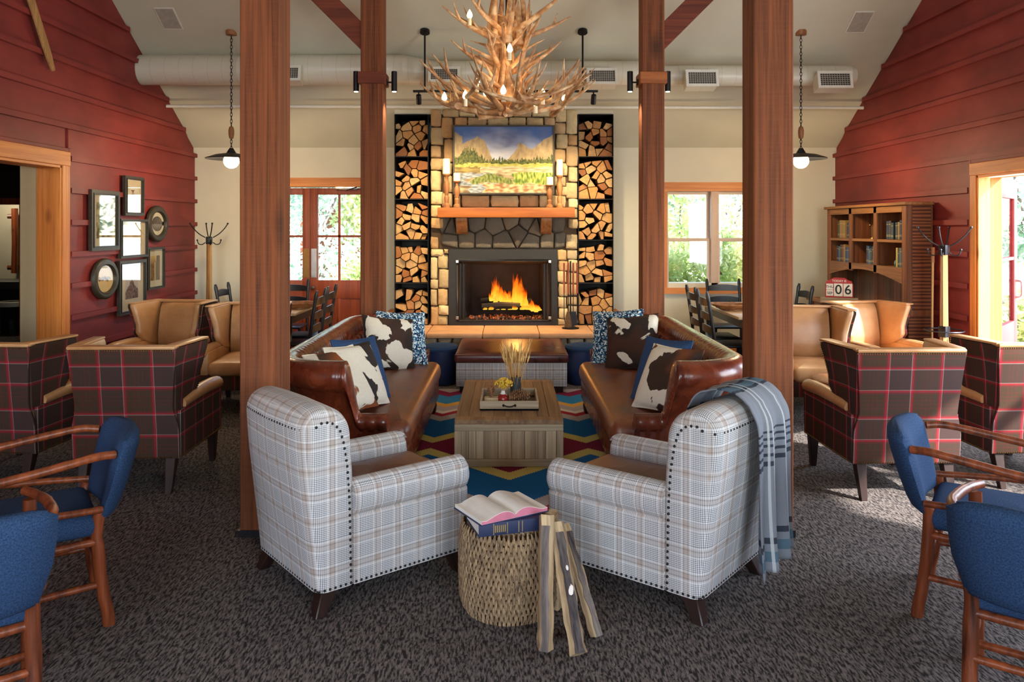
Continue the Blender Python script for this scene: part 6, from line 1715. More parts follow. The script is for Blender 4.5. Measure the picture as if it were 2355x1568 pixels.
# ------------------------------------------------------------------ hickory armchairs in the foreground
def make_hick():
    c = empty('hickory_armchair'); rh = random.Random(2)
    def pole(nm, pts, r0, n=12):
        pp = cr(pts, n); M().tube([p + Vector((rh.uniform(-.002, .002), rh.uniform(-.002, .002), 0)) for p in pp], [r0 * (1 + .10 * nz(k * .7, r0 * 99, len(pts))) for k in range(n + 1)], 9).obj(nm, MAT['hickory'], c, smooth=60)
    for sx in (-1, 1):
        pole('rear_leg', [(sx * .215, -.27, 0), (sx * .215, -.235, .22), (sx * .212, -.225, .40), (sx * .212, -.235, .47)], .024)
        pole('front_leg', [(sx * .255, .225, 0), (sx * .255, .225, .3), (sx * .262, .225, .62)], .023)
        pole('arm', [(sx * .245, -.285, .69), (sx * .272, -.20, .695), (sx * .285, 0, .668), (sx * .275, .18, .645), (sx * .25, .27, .64)], .017, 16)
        pole('arm_rail', [(sx * .235, -.24, .475), (sx * .262, 0, .49), (sx * .262, .225, .50)], .014)
        pole('seat_rail', [(sx * .215, -.225, .345), (sx * .255, .225, .345)], .016); pole('side_stretcher', [(sx * .213, -.24, .17), (sx * .255, .225, .17)], .014)
    pole('seat_rail', [(-.255, .225, .36), (.255, .225, .36)], .016); pole('seat_rail', [(-.215, -.225, .36), (.215, -.225, .36)], .016)
    pole('cross_stretcher', [(-.235, -.02, .17), (.235, -.02, .17)], .014); pole('cross_stretcher', [(-.213, -.24, .22), (.213, -.24, .22)], .014)
    # upholstered back, a curved pad closing over the rear posts
    n = 18; rings = []
    def bw_(z): return .225 + .045 * min(1, max(0, (z - .42) / .16))
    zs = [(.425, .012), (.435, .026), (.47, .034), (.55, .040), (.64, .043), (.70, .043), (.735, .036), (.752, .022), (.758, .006)]
    for z, th in zs:
        ring = []; yb = -.235 - .085 * (z - .42) / .33; w_ = bw_(z) - (.03 if z > .745 else 0)
        for k in range(n + 1): x = -1 + 2 * k / n; ring.append((x * w_, yb - .05 * (1 - x * x) - th * (1 - abs(x) ** 6) - .004, z - .02 * abs(x) ** 4 * (z > .7)))
        for k in range(n + 1): x = 1 - 2 * k / n; ring.append((x * w_, yb - .05 * (1 - x * x) + th * (1 - abs(x) ** 6) + .004, z - .02 * abs(x) ** 4 * (z > .7)))
        rings.append(ring)
    M().rings(rings).obj('back_pad', MAT['blue'], c, smooth=60)
    rbox(-.235, .235, -.235, .245, .365, .455, .04, 'seat_pad', MAT['blue'], c, .03)
    return tag(c, None, 'armchair', 'hickory pole armchairs in the foreground')
hk = make_hick()
def hplace(o, legx, legy, fx, fy, near_right, lb):
    L = math.hypot(fx, fy); fx, fy = fx / L, fy / L; rx, ry = fy, -fx; sg = 1 if near_right else -1
    cx = legx - sg * rx * .215 + fx * .27; cy_ = legy - sg * ry * .215 + fy * .27
    place(o, (cx, cy_, 0), math.atan2(-fx, fy), lb)
hplace(hk, -1.61, 3.165, -.83, -.56, False, 'blue hickory armchair on the left, facing away to the left')
for args in ((-1.46, 2.42, -.62, .78, True, 'blue hickory armchair in the lower left corner, back to us'),
             (1.69, 3.236, .83, -.56, True, 'blue hickory armchair on the right, facing away to the right'),
             (1.47, 2.50, .62, .78, False, 'blue hickory armchair in the lower right corner, back to us')):
    hplace(copy_tree(hk), *args)

# ------------------------------------------------------------------ dining sets by the back wall
def make_ladder():
    c = empty('ladderback_chair')
    for sx in (-1, 1):
        M().tube(cr([(sx * .20, -.19, 0), (sx * .20, -.185, .44), (sx * .195, -.23, .80), (sx * .195, -.26, .985)], 12), [.017] * 10 + [.019, .021, .012], 8).obj('rear_post', MAT['black_paint'], c)
        M().tube([(sx * .205, .19, 0), (sx * .205, .19, .44)], [.014, .018], 8).obj('front_leg', MAT['black_paint'], c)
        M().tube([(sx * .20, -.185, .2), (sx * .205, .19, .2)], .010, 6).obj('side_stretcher', MAT['black_paint'], c)
    for z, y in ((.60, -.203), (.73, -.222), (.87, -.242)):
        m = M(); m.rings([[(x, y - .03 * (1 - (x / .19) ** 2) + dy, z + dz + (.018 * (1 - (x / .19) ** 2) if dz > 0 else 0)) for dy, dz in ((-.006, -.03), (.006, -.03), (.006, .03), (-.006, .03))] for x in [-.19 + .38 * k / 8 for k in range(9)]]); m.obj('back_slat', MAT['black_paint'], c)
    M().box(-.215, .215, -.2, .215, .435, .458).obj('seat', MAT['black_paint'], c, bevel=.008)
    for y, z in ((.19, .26), (-.185, .26)): M().tube([(-.205, y, z), (.205, y, z)], .010, 6).obj('cross_stretcher', MAT['black_paint'], c)
    return tag(c, None, 'chair', 'black ladderback dining chairs')
ld = make_ladder()
for i, (x, y, a, lb) in enumerate((
        (1.80 + .40, 7.82, -90, 'black ladderback chair nearest us at the right dining table'),
        (1.82 + .40, 8.40, -90, 'black ladderback chair behind the nearest one, aisle side of the right table'),
        (2.62, 9.28, 180, 'black ladderback chair at the window end of the right dining table'),
        (3.0, 8.56, 90, 'black ladderback chair at the right table, showing above the tan wing chair'),
        (-2.14, 7.90, 90, 'black ladderback chair nearest us at the left dining table'),
        (-2.16, 8.48, 90, 'black ladderback chair before the french door, aisle side of the left table'),
        (-2.62, 9.25, 180, 'black ladderback chair at the door end of the left dining table'),
        (-2.95, 8.78, -90, 'black ladderback chair at the left table, showing above the tan wing chair'))):
    o = ld if i == 0 else copy_tree(ld); place(o, (x, y, 0), R(a), lb)
for x0, x1, y0, y1, lb, tid in ((2.20, 3.04, 7.46, 9.0, 'right', 'window'), (-3.02, -2.12, 7.80, 9.0, 'left', 'door')):
    cx, cy_ = (x0 + x1) / 2, (y0 + y1) / 2; a, b = (x1 - x0) / 2, (y1 - y0) / 2
    t = empty('dining_table', (cx, cy_, 0), label='dining table with pale wood top and dark base by the back ' + tid, cat='table', group='dining tables by the back wall')
    M().box(-a, a, -b, b, .725, .755).obj('table_top', MAT['table_top'], t, bevel=.006)
    M().box(-a + .05, a - .05, -b + .05, b - .05, .64, .725).obj('apron', MAT['black_paint'], t, smooth=None)
    for sx in (-1, 1):
        for sy in (-1, 1):
            M().lathe([(.001, 0), (.022, 0), (.03, .1), (.026, .4), (.036, .5), (.028, .52), (.036, .56), (.036, .65), (.001, .65)], 12, (sx * (a - .09), sy * (b - .09), 0)).obj('leg', MAT['black_paint'], t)
    xx, y3 = (X(1685, 8.1), 8.1) if lb == 'right' else (X(688, 8.25), 8.25)
    r = empty('twig_basket', (xx, y3, .756), label='shallow twig basket on the dining table by the back ' + tid, cat='basket', group='twig baskets on the dining tables')
    rq = random.Random(6)
    for k in range(7):
        rr_, z = .10 + .012 * k, .01 + .008 * k; M().tube([(math.cos(2 * PI * q / 18) * rr_ * 1.25, math.sin(2 * PI * q / 18) * rr_, z + rq.uniform(-.004, .006)) for q in range(18)], .007, 5, closed=True).obj('twig_ring', MAT['turned'], r)
    M().lathe([(.001, 0), (.11, 0), (.11, .01), (.001, .012)], 18).obj('basket_bottom', MAT['turned'], r)

# ------------------------------------------------------------------ woven basket stool with books and leaning logs
bs = empty('basket_stool', (X(1170, 3.33), 3.33, 0), label='round woven seagrass stool with books on top', cat='stool')
bp = [(.17, 0), (.192, .02), (.203, .06), (.207, .16), (.205, .30), (.196, .345), (.175, .365)]
M().lathe([(.001, .002)] + [(r_ - .012, z) for r_, z in bp] + [(.12, .362), (.001, .355)], 40).obj('core', MAT['seagrass_dark'], bs)
m = M(); rb = random.Random(31); rows, cols = 15, 64
for j in range(rows):
    z = .012 + j * .0235; k0 = max(i for i in range(len(bp)) if bp[i][1] <= z); k1 = min(k0 + 1, len(bp) - 1)
    f_ = (z - bp[k0][1]) / max(1e-6, bp[k1][1] - bp[k0][1]); rr_ = bp[k0][0] + (bp[k1][0] - bp[k0][0]) * f_
    for k in range(cols):
        a = 2 * PI * (k + .5 * (j % 2)) / cols
        for sg in (-1, 1):
            da = sg * .020; pts = []
            for q in range(4):
                t = q / 3; aa = a + da * (1 - t) + rb.uniform(-.006, .006); ro = rr_ - .004 + .009 * math.sin(PI * (t * .9 + .1)); pts.append((math.cos(aa) * ro, math.sin(aa) * ro, z + (t - .35) * .044 + rb.uniform(-.004, .004)))
            m.tube(pts, [.003, .0052, .005, .0022], 5)
tag(m.obj('woven_side', MAT['seagrass'], bs, smooth=60), kind='stuff')
m = M()
for j in range(9):
    rr_ = .02 + j * .0185; n = max(8, int(2 * PI * rr_ / .02))
    for k in range(n):
        a = 2 * PI * k / n; b = a + 2 * PI / n * 1.2; m.tube([(math.cos(a) * (rr_ - .004), math.sin(a) * (rr_ - .004), .358), (math.cos((a + b) / 2) * rr_, math.sin((a + b) / 2) * rr_, .368), (math.cos(b) * (rr_ + .006), math.sin(b) * (rr_ + .006), .358)], [.004, .0075, .004], 5)
tag(m.obj('woven_top', MAT['seagrass'], bs, smooth=60), kind='stuff')

# closed navy book, spine toward us
bk_ = empty('closed_book', (X(1158, 3.22), 3.245, .3745), R(17), 'thick navy hardcover lying under the open book', 'book')
bw2, bd, bh = .135, .105, .052
M().box(-bw2, bw2, -bd, bd, 0, .004).obj('cover', MAT['navy_cloth'], bk_); M().box(-bw2, bw2, -bd, bd, bh - .004, bh).obj('cover', MAT['navy_cloth'], bk_)
M().box(-bw2, bw2, -bd - .004, -bd, 0, bh).obj('spine', MAT['navy_cloth'], bk_, bevel=.002); M().box(-bw2 + .004, bw2 - .004, -bd, bd - .004, .004, bh - .004).obj('pages', MAT['paper'], bk_, smooth=None)
m = M()
for x in (-.075, -.018, .03, .045, .118, .123): m.box(x, x + .003, -bd - .0048, -bd - .004, .004, bh - .004)
for k in range(6): m.box(-.068 + k * .008, -.064 + k * .008, -bd - .0048, -bd - .004, .012, .040)
m.obj('gilt_lines', MAT['gold'], bk_, smooth=None)
ob = empty('open_book', (X(1152, 3.24), 3.26, .4275), R(31), 'open book with white pages and pink page edges on top of the navy book', 'book')
def page_side(sg):
    n = 14; top = []; 
    for k in range(n + 1):
        t = k / n; top.append((sg * (t * .155 + .001), .006 + .038 * (math.sin(PI * min(1, t * 1.15 + .06)) ** .7) * (1 - t * .75) + .012 * t))
    return top
for sg in (-1, 1):
    tp = page_side(sg)
    m = M(); ring_f = [(x, -.115, z) for x, z in tp] + [(sg * .155, -.115, .004), (sg * .001, -.115, .004)]; ring_b = [(x, .115, z) for x, z in tp] + [(sg * .155, .115, .004), (sg * .001, .115, .004)]
    pg = m.hexa(ring_f, ring_b).obj('page_block', MAT['paper'], ob, smooth=40)
    m = M(); m.hexa([(x, -.1155, z) for x, z in [(q[0], q[1] - .0015) for q in tp]] + [(sg * .155, -.1155, .0045), (sg * .001, -.1155, .0045)], [(x, -.1151, z) for x, z in [(q[0], q[1] - .0015) for q in tp]] + [(sg * .155, -.1151, .0045), (sg * .001, -.1151, .0045)]); m.obj('pink_edge', MAT['pink'], ob, smooth=None)
    lm = M()
    for r_ in range(20):
        y = .095 - r_ * .0098
        for a, b in ((.02, .075), (.083, .14)):
            for k in range(int(a / .155 * 14) + 1, int(b / .155 * 14)):
                (xa, za), (xb, zb) = tp[k], tp[k + 1]; lm.add([(xa, y, za + .0004), (xb, y, zb + .0004), (xb, y - .003, zb + .0004), (xa, y - .003, za + .0004)], [(0, 1, 2, 3) if sg > 0 else (3, 2, 1, 0)])
    tag(lm.obj('text_lines', plain('faint_print', s(226, 222, 215), .9), ob, smooth=None), kind='stuff')
M().box(-.16, .16, -.118, .118, 0, .004).obj('cover', MAT['navy_cloth'], ob)

def split_log(name, label, base, top, w_, d_, seed, patches=False):
    """a split log leaning from base to top: bark on one side, pale wood on the others"""
    rr_ = random.Random(seed); base, top = Vector(base), Vector(top); L = (top - base).length
    e = empty(name, base, label=label, cat='log', group='split logs leaning on the stool'); e.rotation_euler = (top - base).to_track_quat('Z', 'Y').to_euler()
    n = 12; sec = [(w_, d_ * .2), (w_ * .55, d_), (-w_ * .45, d_ * .95), (-w_, d_ * .1), (-w_ * .3, -d_), (w_ * .5, -d_ * .8)]
    j = [[rr_.uniform(-.004, .004) for _ in range(12)] for _ in range(n + 1)]
    rings = [[(x * (1 + .10 * nz(i * .4, seed, k)) + j[i][k], y * (1 + .10 * nz(i * .5, seed, k + 7)) + j[i][k + 6], L * i / n + (rr_.uniform(-.006, .006) if i in (0, n) else 0)) for k, (x, y) in enumerate(sec)] for i in range(n + 1)]
    M().rings(rings).obj('wood', MAT['split'], e, smooth=25)
    bark = [[Vector(r_[1]) * 1 + Vector((0, .004, 0)), Vector(r_[2]) + Vector((0, .004, 0)), Vector(r_[2]) + Vector((0, -.003, 0)), Vector(r_[1]) + Vector((0, -.003, 0))] for r_ in rings[:-1]]
    M().rings(bark).obj('bark_strip', MAT['bark'], e, smooth=25)
    if patches:
        for zz, hh, ww in ((.22, .055, .014), (.30, .02, .006)):
            M().ball((0, 0, 0), 1, 10, 6).obj('lichen_patch', MAT['white_glaze'], e, loc=(-w_ * .1, d_ * 1.05, zz)).scale = (ww, .004, hh / 2)
def gp(u, v): y = YG(v, .02); return Vector((X(u, y), y, .006))
split_log('split_log', 'pale split log leaning upright on the stool, leftmost of the logs', gp(1254, 1487), P(1256, 1184, 3.13), .030, .030, 1)
split_log('split_log', 'bark covered split log with a white lichen patch leaning on the stool', gp(1330, 1498), P(1278, 1203, 3.155), .034, .032, 2, True)
split_log('split_log', 'tan split log leaning on the stool, rightmost of the logs', gp(1371, 1456), P(1296, 1206, 3.28), .028, .030, 3)
split_log('split_log', 'short pale split log standing behind the other leaning logs', Vector((X(1278, 3.33), 3.30, .006)), P(1268, 1180, 3.24), .030, .026, 4)
# ------------------------------------------------------------------ bookcase desk on the right wall
BXF, BY0, BY1, BZ = 3.90, 7.66, 9.56, 1.86
bc = empty('bookcase_desk', (XR - .16, (BY0 + BY1) / 2, 0), label='rustic barnwood desk with bookshelves against the right red wall', cat='bookcase')
bo = Vector(bc.location); BXB = XR - .045
def bb(nm, x0, x1, y0, y1, z0, z1, mat, parent=bc, bevel=.004):
    m = M(); m.box(x0 - bo.x, x1 - bo.x, y0 - bo.y, y1 - bo.y, z0, z1); return m.obj(nm, mat, parent, bevel=bevel, seg=1)
DXF = 3.66; DZT = .76
# sides: near side is band-sawn
bb('side_panel', BXF + .02, BXB, BY0, BY0 + .03, .0, BZ - .03, MAT['sawn']); bb('side_panel', BXF + .02, BXB, BY1 - .03, BY1, 0, BZ - .03, MAT['barn'])
bb('top_board', BXF - .03, BXB, BY0 - .04, BY1 + .03, BZ - .03, BZ, MAT['barn_y'])
for y0, y1 in ((BY0, BY0 + .09), (BY1 - .07, BY1)): bb('front_stile', BXF, BXF + .025, y0, y1, DZT + .03, BZ - .03, MAT['barn'])
bays = []
yy0, yy1 = BY0 + .09, BY1 - .07; bwid = (yy1 - yy0 - .14) / 3
for k in range(3): a = yy0 + k * (bwid + .07); bays.append((a, a + bwid))
for k in range(2): a = bays[k][1]; bb('front_stile', BXF, BXF + .025, a, a + .07, 1.12, BZ - .03, MAT['barn']); bb('divider', BXF + .025, BXB - .02, a + .025, a + .045, 1.20, BZ - .03, MAT['barn'])
bb('top_rail', BXF, BXF + .025, yy0, yy1, BZ - .10, BZ - .03, MAT['barn_y'])
SZ1, SZ2 = 1.485, 1.205
for k, (a, b) in enumerate(bays):
    bb('shelf', BXF + .005, BXB - .02, a - .02, b + .02, SZ1 - .03, SZ1, MAT['barn_y']); 
bb('shelf', BXF + .026, BXB - .02, BY0 + .03, BY1 - .03, SZ2 - .02, SZ2, MAT['barn_y'])
# arched rail
m = M(); n = 20; up, lo = [], []
for k in range(n + 1): t = k / n; up.append((yy0 + (yy1 - yy0) * t, SZ2 + .005)); lo.append((yy0 + (yy1 - yy0) * t, 1.05 + .10 * math.sin(PI * t)))
for (y, z), (y2, z2), (q, p_), (q2, p2) in zip(up, up[1:], lo, lo[1:]):
    m.hexa([(BXF - bo.x, y - bo.y, z), (BXF - bo.x, y2 - bo.y, z2), (BXF - bo.x, q2 - bo.y, p2), (BXF - bo.x, q - bo.y, p_)], [(BXF + .024 - bo.x, y - bo.y, z), (BXF + .024 - bo.x, y2 - bo.y, z2), (BXF + .024 - bo.x, q2 - bo.y, p2), (BXF + .024 - bo.x, q - bo.y, p_)])
m.obj('arched_rail', MAT['barn_y'], bc, smooth=None)
y = BY0 + .03; rk = random.Random(9)
while y < BY1 - .04:
    wd_ = min(rk.uniform(.09, .16), BY1 - .03 - y); bb('back_plank', BXB - .02, BXB - .004 - rk.uniform(0, .005), y, y + wd_ - .002, .30, BZ - .03, MAT['barn_grey'] if rk.random() < .6 else MAT['barn'], bevel=.0); y += wd_
y = BY0 - .03
for k in range(4): bb('desk_plank', DXF + k * .13, min(DXF + k * .13 + .128, BXB - .02), BY0 + .031 if DXF + k * .13 > BXF else BY0 - .02, BY1 - .031 if DXF + k * .13 > BXF else BY1 + .05, DZT - .035, DZT, MAT['barn_y'])
for ya in (BY0, BY1 - .09): bb('desk_leg', DXF + .03, DXF + .11, ya, ya + .09, 0, DZT - .035, MAT['barn'])
bb('desk_apron', DXF + .04, DXF + .065, BY0 + .09, BY1 - .09, DZT - .15, DZT - .035, MAT['barn_y']); bb('near_frame', BXF - .03, BXB, BY0 - .012, BY0, .74, .80, MAT['barn']); bb('near_frame', BXF + .24, BXB, BY0 - .012, BY0, .80, BZ - .03, MAT['barn'])
bb('near_frame', BXF, BXF + .055, BY0 - .012, BY0, .80, BZ - .03, MAT['barn'])

# books on the shelves
BN = ['navy', 'slate grey', 'rust', 'steel blue', 'green', 'cream', 'plum', 'ochre', 'grey', 'blue']
bcols = [s(34, 44, 70), s(52, 60, 66), s(120, 58, 34), s(62, 84, 116), s(44, 66, 50), s(190, 164, 92), s(60, 48, 54), s(150, 116, 60), s(84, 96, 106), s(38, 58, 96)]
bmats = [plain('book_cloth_%s' % n_, c_, .55, vary=.08) for n_, c_ in zip(('navy', 'slate', 'rust', 'steel_blue', 'green', 'cream', 'plum', 'ochre', 'grey', 'blue'), bcols)]
def book_row(y0, z0, widths, cols, where, xf=BXF + .035, hmin=.17, hmax=.215):
    y = y0
    for k, (w_, ci) in enumerate(zip(widths, cols)):
        h = rk.uniform(hmin, hmax); dpt = rk.uniform(.13, .16)
        b = empty('shelf_book', (xf, y + w_ / 2, z0 + .001), label='%s book, %s from the right in the %s' % (BN[ci], ('first', 'second', 'third', 'fourth', 'fifth', 'sixth', 'seventh', 'eighth', 'ninth')[k], where), cat='book', group='books in the ' + where)
        M().box(.004, dpt, -w_ / 2 + .001, w_ / 2 - .001, 0, h).obj('cover', bmats[ci], b, bevel=.003, seg=1)
        M().box(.0, .004, -w_ / 2 + .001, w_ / 2 - .001, 0, h).obj('spine', bmats[ci], b, bevel=.002, seg=1)
        m = M()
        for zz in (.16, .22, .8): m.box(-.0006, .0, -w_ / 2 + .003, w_ / 2 - .003, h * zz, h * zz + .004)
        m.obj('gilt_band', MAT['gold'], b, smooth=None); y += w_
# bays[0] is nearest us (right in the photo)
book_row(bays[0][0] + .01, SZ1, [.035, .03, .04, .035, .05], [5, 1, 0, 7, 1], 'upper right shelf bay, near group')
book_row(bays[0][0] + .24, SZ1, [.05, .05, .05], [1, 6, 0], 'upper right shelf bay, grey group')
book_row(bays[0][0] + .01, SZ2, [.035, .035, .04, .035, .035], [4, 4, 8, 4, 5], 'lower right shelf bay')
book_row(bays[1][0] + .005, SZ2, [.045, .03, .03, .035, .035, .03, .03], [5, 7, 1, 6, 8, 3, 0], 'lower middle shelf bay')
book_row(bays[2][0] + .01, SZ1, [.05, .03, .04], [8, 9, 0], 'upper left shelf bay, near group', hmax=.19); book_row(bays[2][0] + .17, SZ1, [.08, .08, .05], [7, 7, 4], 'upper left shelf bay, ochre group', hmin=.19)
book_row(bays[2][0] + .01, SZ2, [.04, .04, .045, .04, .05, .05, .035, .05, .05], [8, 9, 3, 9, 7, 2, 4, 8, 0], 'lower left shelf bay')
# small desk scale / ornament, vase on the lower right shelf
og = empty('brass_ornament', (BXF + .13, bays[1][0] + .28, SZ1 + .001), label='small brass lamp ornament on the upper middle shelf', cat='ornament')
M().lathe([(.001, 0), (.04, 0), (.035, .012), (.008, .02), (.006, .15), (.001, .15)], 14).obj('stand', MAT['brass'], og)
M().tube([(0, -.08, .17), (0, .0, .15), (0, .07, .145)], .005, 6).obj('arm', MAT['brass'], og); M().ball((0, -.085, .185), .028, 12, 8).obj('bowl', MAT['chrome'], og); M().ball((0, .07, .15), .016, 10, 6).obj('weight', MAT['brass'], og)
vs_ = empty('glass_decanter', (BXF + .11, bays[0][0] + .26, SZ2 + .001), label='green glass decanter on the lower right shelf', cat='bottle')
M().lathe([(.001, 0), (.05, 0), (.055, .03), (.05, .06), (.018, .10), (.014, .16), (.02, .17), (.001, .17)], 18).obj('body', plain('green_glass', s(70, 92, 60), .12), vs_)
M().ball((0, 0, .185), .018, 10, 6).obj('stopper', MAT['chrome'], vs_)

# flip calendar sign, papers and a wooden ball on the desk
def text_mesh(txt, size, name, mat, parent, loc, rot, font_scale=(1, 1, 1)):
    cu = bpy.data.curves.new(name, 'FONT'); cu.body = txt; cu.size = size; cu.align_x = 'CENTER'; cu.align_y = 'CENTER'; cu.extrude = .0008; cu.offset = size * .012
    tmp = bpy.data.objects.new('tmp_text', cu); COL.objects.link(tmp); dg = bpy.context.evaluated_depsgraph_get()
    me = bpy.data.meshes.new_from_object(tmp.evaluated_get(dg)); bpy.data.objects.remove(tmp); bpy.data.curves.remove(cu)
    me.name = name; me.materials.clear(); me.materials.append(mat)
    o = bpy.data.objects.new(name, me); COL.objects.link(o); o.parent = parent; o.location = loc; o.rotation_euler = rot; o.scale = font_scale; return o
cyy = 8.98; cw = .30
cal = empty('flip_calendar', (X(1930, cyy), cyy, DZT + .045), R(-24), 'red flip calendar sign reading THU SEP 06 on the desk', 'calendar')
ol = [(-cw / 2, 0), (cw / 2, 0), (cw / 2, .15), (cw / 2 - .015, .19), (cw / 2 - .06, .205), (.06, .228), (-.06, .228), (-cw / 2 + .06, .205), (-cw / 2 + .015, .19), (-cw / 2, .15)]
M().prism_y(ol, 0, .022).obj('red_board', MAT['sign_red'], cal, bevel=.004, seg=1)
for nm, x0, x1, z0, z1 in (('day_card', -.138, -.062, .088, .158), ('month_card', -.138, -.062, .018, .084), ('tens_card', -.055, .038, .015, .162), ('ones_card', .045, .138, .015, .162)):
    M().box(x0, x1, -.004, .0, z0, z1).obj(nm, MAT['sign_white'], cal, bevel=.003, seg=1)
RT = (R(90), 0, 0)
text_mesh('THU', .042, 'day_text', MAT['ink'], cal, (-.10, -.0045, .122), RT); text_mesh('SEP', .042, 'month_text', MAT['ink'], cal, (-.10, -.0045, .050), RT)
text_mesh('0', .15, 'tens_digit', MAT['ink'], cal, (-.008, -.0045, .088), RT); text_mesh('6', .15, 'ones_digit', MAT['ink'], cal, (.091, -.0045, .088), RT); text_mesh('TODAY IS', .034, 'heading_text', MAT['sign_white'], cal, (0, -.001, .190), RT)
o = M().box(-.20, .20, -.06, .09, 0, .044).obj('sign_stand', MAT['reclaimed_x'], loc=(X(1930, cyy), cyy, DZT + .0005), rot=(0, 0, R(-24)), bevel=.004, seg=1); tag(o, 'grey wooden block under the red calendar sign', 'block')
for k, (yy_, rz) in enumerate(((8.55, 8), (8.30, -6))):
    o = M().box(-.12, .12, -.15, .15, 0, .008).obj('paper_stack', MAT['paper'], loc=(3.80, yy_, DZT + .001), rot=(0, 0, R(rz)), bevel=.001, seg=1); tag(o, ('loose white papers on the desk next to the calendar', 'loose white papers on the near part of the desk')[k], 'papers')

# ------------------------------------------------------------------ coat stands
def coat_stand(loc, rz, label, mat_h, hgt=1.48):
    r = empty('coat_stand', loc, rz, label, 'coat stand', 'ski coat stands')
    for k in range(4):
        a = R(45 + 90 * k); ca, sa = math.cos(a), math.sin(a)
        m = M(); m.rings([[Vector((ca * d_ - sa * w_, sa * d_ + ca * w_, z)) for d_, w_ in ((o0, -.016), (o0 + .010, -.016), (o0 + .010, .016), (o0, .016))] for z, o0 in ((.0, .16), (.12, .10), (.35, .045), (.62, .022), (1.0, .018), (hgt, .016))]); m.obj('ski_slat', MAT['ski'], r, smooth=40)
    M().box(-.034, .034, -.034, .034, hgt - .02, hgt + .07).obj('hook_block', mat_h, r, bevel=.008)
    M().box(-.036, .036, -.036, .036, .62, .72).obj('clamp_block', mat_h, r, bevel=.006)
    M().tube([(math.cos(2 * PI * k / 28) * .16, math.sin(2 * PI * k / 28) * .16, .68) for k in range(28)], .006, 6, closed=True).obj('umbrella_ring', mat_h, r)
    for k in range(4):
        a = R(20 + 90 * k); ca, sa = math.cos(a), math.sin(a)
        M().tube(cr([(ca * .045, sa * .045, hgt + .06), (ca * .11, sa * .11, hgt + .10), (ca * .17, sa * .17, hgt + .16), (ca * .215, sa * .215, hgt + .225)], 10), .0065, 6).ball((ca * .215, sa * .215, hgt + .228), .012, 8, 5).obj('upper_hook', mat_h, r)
        M().tube(cr([(ca * .045, sa * .045, hgt + .0), (ca * .08, sa * .08, hgt - .025), (ca * .12, sa * .12, hgt - .015), (ca * .135, sa * .135, hgt + .025)], 10), .006, 6).ball((ca * .135, sa * .135, hgt + .028), .011, 8, 5).obj('lower_hook', mat_h, r)
coat_stand((X(481, 9.45), 9.45, 0), R(10), 'coat stand made of skis in the left back corner', MAT['black_metal'], 1.43)
coat_stand((X(2177, 7.02), 7.06, 0), R(30), 'coat stand made of skis beside the open outside door', MAT['iron'], 1.38)
for k, (u, vt) in enumerate(((2146, 570), (2166, 590))):
    y = 7.3 - .06 * k; x = X(u, y); h = Z(vt, y)
    r = empty('ski_pole', (x - .01, y, 0), label=('thin wooden ski pole leaning by the bookcase side', 'thin wooden ski pole leaning against the right coat stand')[k], cat='ski pole', group='wooden ski poles')
    M().tube([(0, 0, .0), (.006, .01, h * .5), (.02, .02, h)], [.006, .010, .011], 8).obj('shaft', MAT['ski'], r); M().tube([(.017, .018, h - .14), (.02, .02, h + .005)], .015, 8).obj('grip', MAT['turned'], r)
    M().tube([(math.cos(2 * PI * q / 16) * .05, math.sin(2 * PI * q / 16) * .05, .11) for q in range(16)], .004, 5, closed=True).obj('pole_basket', MAT['turned'], r)

# ------------------------------------------------------------------ outdoors
g = M().box(-60, 70, -60, 90, -.35, -.13).obj('ground', MAT['ground'], smooth=None); tag(g, 'pale sunlit gravel ground outside the lodge', 'ground', kind='structure')
def bush(name, label, loc, rad, hgt, nleaf, mat, seed, trunk=True, size=.07):
    r_ = random.Random(seed); e = empty(name, loc, label=label, cat='tree' if hgt > 2.6 else 'shrub', group='trees and shrubs outside')
    m = M(); blobs = [(r_.uniform(-.7, .7) * rad, r_.uniform(-.7, .7) * rad, hgt * r_.uniform(.25, .85), rad * r_.uniform(.35, .6)) for _ in range(9)]
    for k in range(nleaf):
        bx, by, bz, br = blobs[k % 9]; a = r_.uniform(0, 2 * PI); u = r_.uniform(-1, 1); q = br * r_.random() ** .4; sq = math.sqrt(1 - u * u)
        c = Vector((bx + math.cos(a) * sq * q, by + math.sin(a) * sq * q, max(.05, bz + u * q * 1.2))); d1 = Vector((r_.uniform(-1, 1), r_.uniform(-1, 1), r_.uniform(-1, 1))).normalized(); d2 = d1.orthogonal().normalized(); z_ = size * r_.uniform(.6, 1.3)
        m.add([c - d1 * z_, c + d2 * z_ * .45, c + d1 * z_, c - d2 * z_ * .45], [(0, 1, 2, 3)])
    me = m.mesh('foliage', mat, smooth=None, fix=False); o = bpy.data.objects.new('foliage', me); COL.objects.link(o); o.parent = e; o['kind'] = 'stuff'
    if trunk:
        for k in range(3):
            bx, by, bz, br = blobs[k]; M().tube([(0, 0, -.15), (bx * .3, by * .3, bz * .5), (bx, by, bz)], [.05, .035, .012], 7).obj('stem', MAT['bark'], e, smooth=60)
bush('leafy_tree', 'pale green leafy tree seen through the left half of the back window', (2.9, 13.2, -.13), 1.3, 3.4, 5200, MAT['leaf'], 1)
bush('leafy_tree', 'blue green tree further behind the back window', (4.2, 15.5, -.13), 1.8, 4.6, 5200, MAT['leaf_b'], 2, size=.09)
bush('leafy_shrub', 'low bright shrub right below the back window', (3.3, 11.7, -.13), .8, 1.7, 3200, MAT['leaf'], 3, size=.06)
bush('leafy_shrub', 'leafy shrub beyond the middle of the back window', (2.2, 12.2, -.13), .7, 1.9, 2600, MAT['leaf'], 4, size=.06)
bush('leafy_tree', 'tree with fine pale leaves outside the left leaf of the french door', (-4.3, 16.6, -.13), 1.5, 4.0, 5200, MAT['leaf_b'], 5, size=.08)
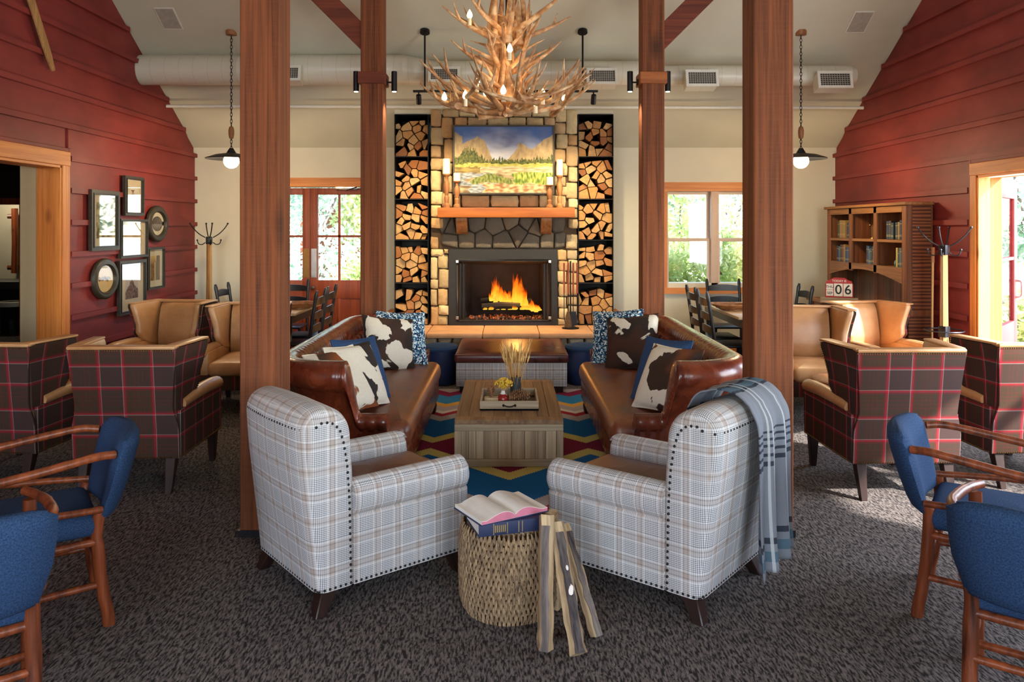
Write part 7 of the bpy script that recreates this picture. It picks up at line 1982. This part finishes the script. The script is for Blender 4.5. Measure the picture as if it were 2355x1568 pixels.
bush('leafy_tree', 'pale leafy tree outside the french door centre', (-2.6, 18.2, -.13), 1.3, 3.6, 5200, MAT['leaf'], 6, size=.09)
bush('leafy_shrub', 'bright low shrub outside the right leaf of the french door', (-2.7, 15.6, -.13), .8, 1.25, 2600, MAT['leaf'], 7, size=.06)
bush('leafy_tree', 'tree beyond the open outside door on the right', (6.9, 10.2, -.13), 1.2, 3.6, 4200, MAT['leaf_b'], 8, size=.08)
bush('leafy_shrub', 'shrub on the ground beyond the open outside door', (6.2, 9.0, -.13), .6, 1.0, 1800, MAT['leaf'], 9, size=.06)
bush('leafy_tree', 'broad tree outside the right wall window', (9.5, 2.2, -.13), 1.9, 4.4, 5200, MAT['leaf'], 10, size=.10)
for k, (x, y, rad, h, sd) in enumerate(((0.9, 27, 2.6, 6.5, 11), (6.2, 21, 2.8, 7.0, 12), (-10.2, 22, 2.8, 6.8, 13), (12, 15, 2.8, 6.5, 14))):
    bush('tall_tree', ('tall tree far behind the back window, left', 'tall tree far behind the back window, right', 'tall tree far beyond the french door', 'tall tree far beyond the open outside door')[k], (x, y, -.13), rad, h, 5000, MAT['leaf_b'] if k % 2 else MAT['leaf'], sd, size=.15)
# cabin with a porch across the yard, seen through the french door
cb = empty('porch_cabin', (-3.4, 21.5, -.13), label='wooden cabin with a porch across the yard beyond the french door', cat='building')
M().box(-2.2, 3.2, .8, 3.5, 0, 2.3).obj('cabin_wall', MAT['timber'], cb, smooth=None)
M().hexa([(-2.6, -.6, 2.3), (3.6, -.6, 2.3), (3.6, 3.9, 3.4), (-2.6, 3.9, 3.4)], [(-2.6, -.6, 2.45), (3.6, -.6, 2.45), (3.6, 3.9, 3.55), (-2.6, 3.9, 3.55)]).obj('porch_roof', MAT['white_paint'], cb, smooth=None)
for x in (-2.2, -.6, 1.0, 2.8): M().box(x, x + .16, -.4, -.24, 0, 2.3).obj('porch_post', MAT['timber'], cb)
M().box(-2.2, 2.9, -.36, -.28, .85, .95).obj('porch_rail', MAT['timber_x'], cb)
M().box(.2, 1.0, .76, .80, .0, 2.0).obj('cabin_door', MAT['door_wood'], cb); M().box(1.4, 2.4, .76, .80, .9, 1.8).obj('cabin_window', MAT['slate'], cb)
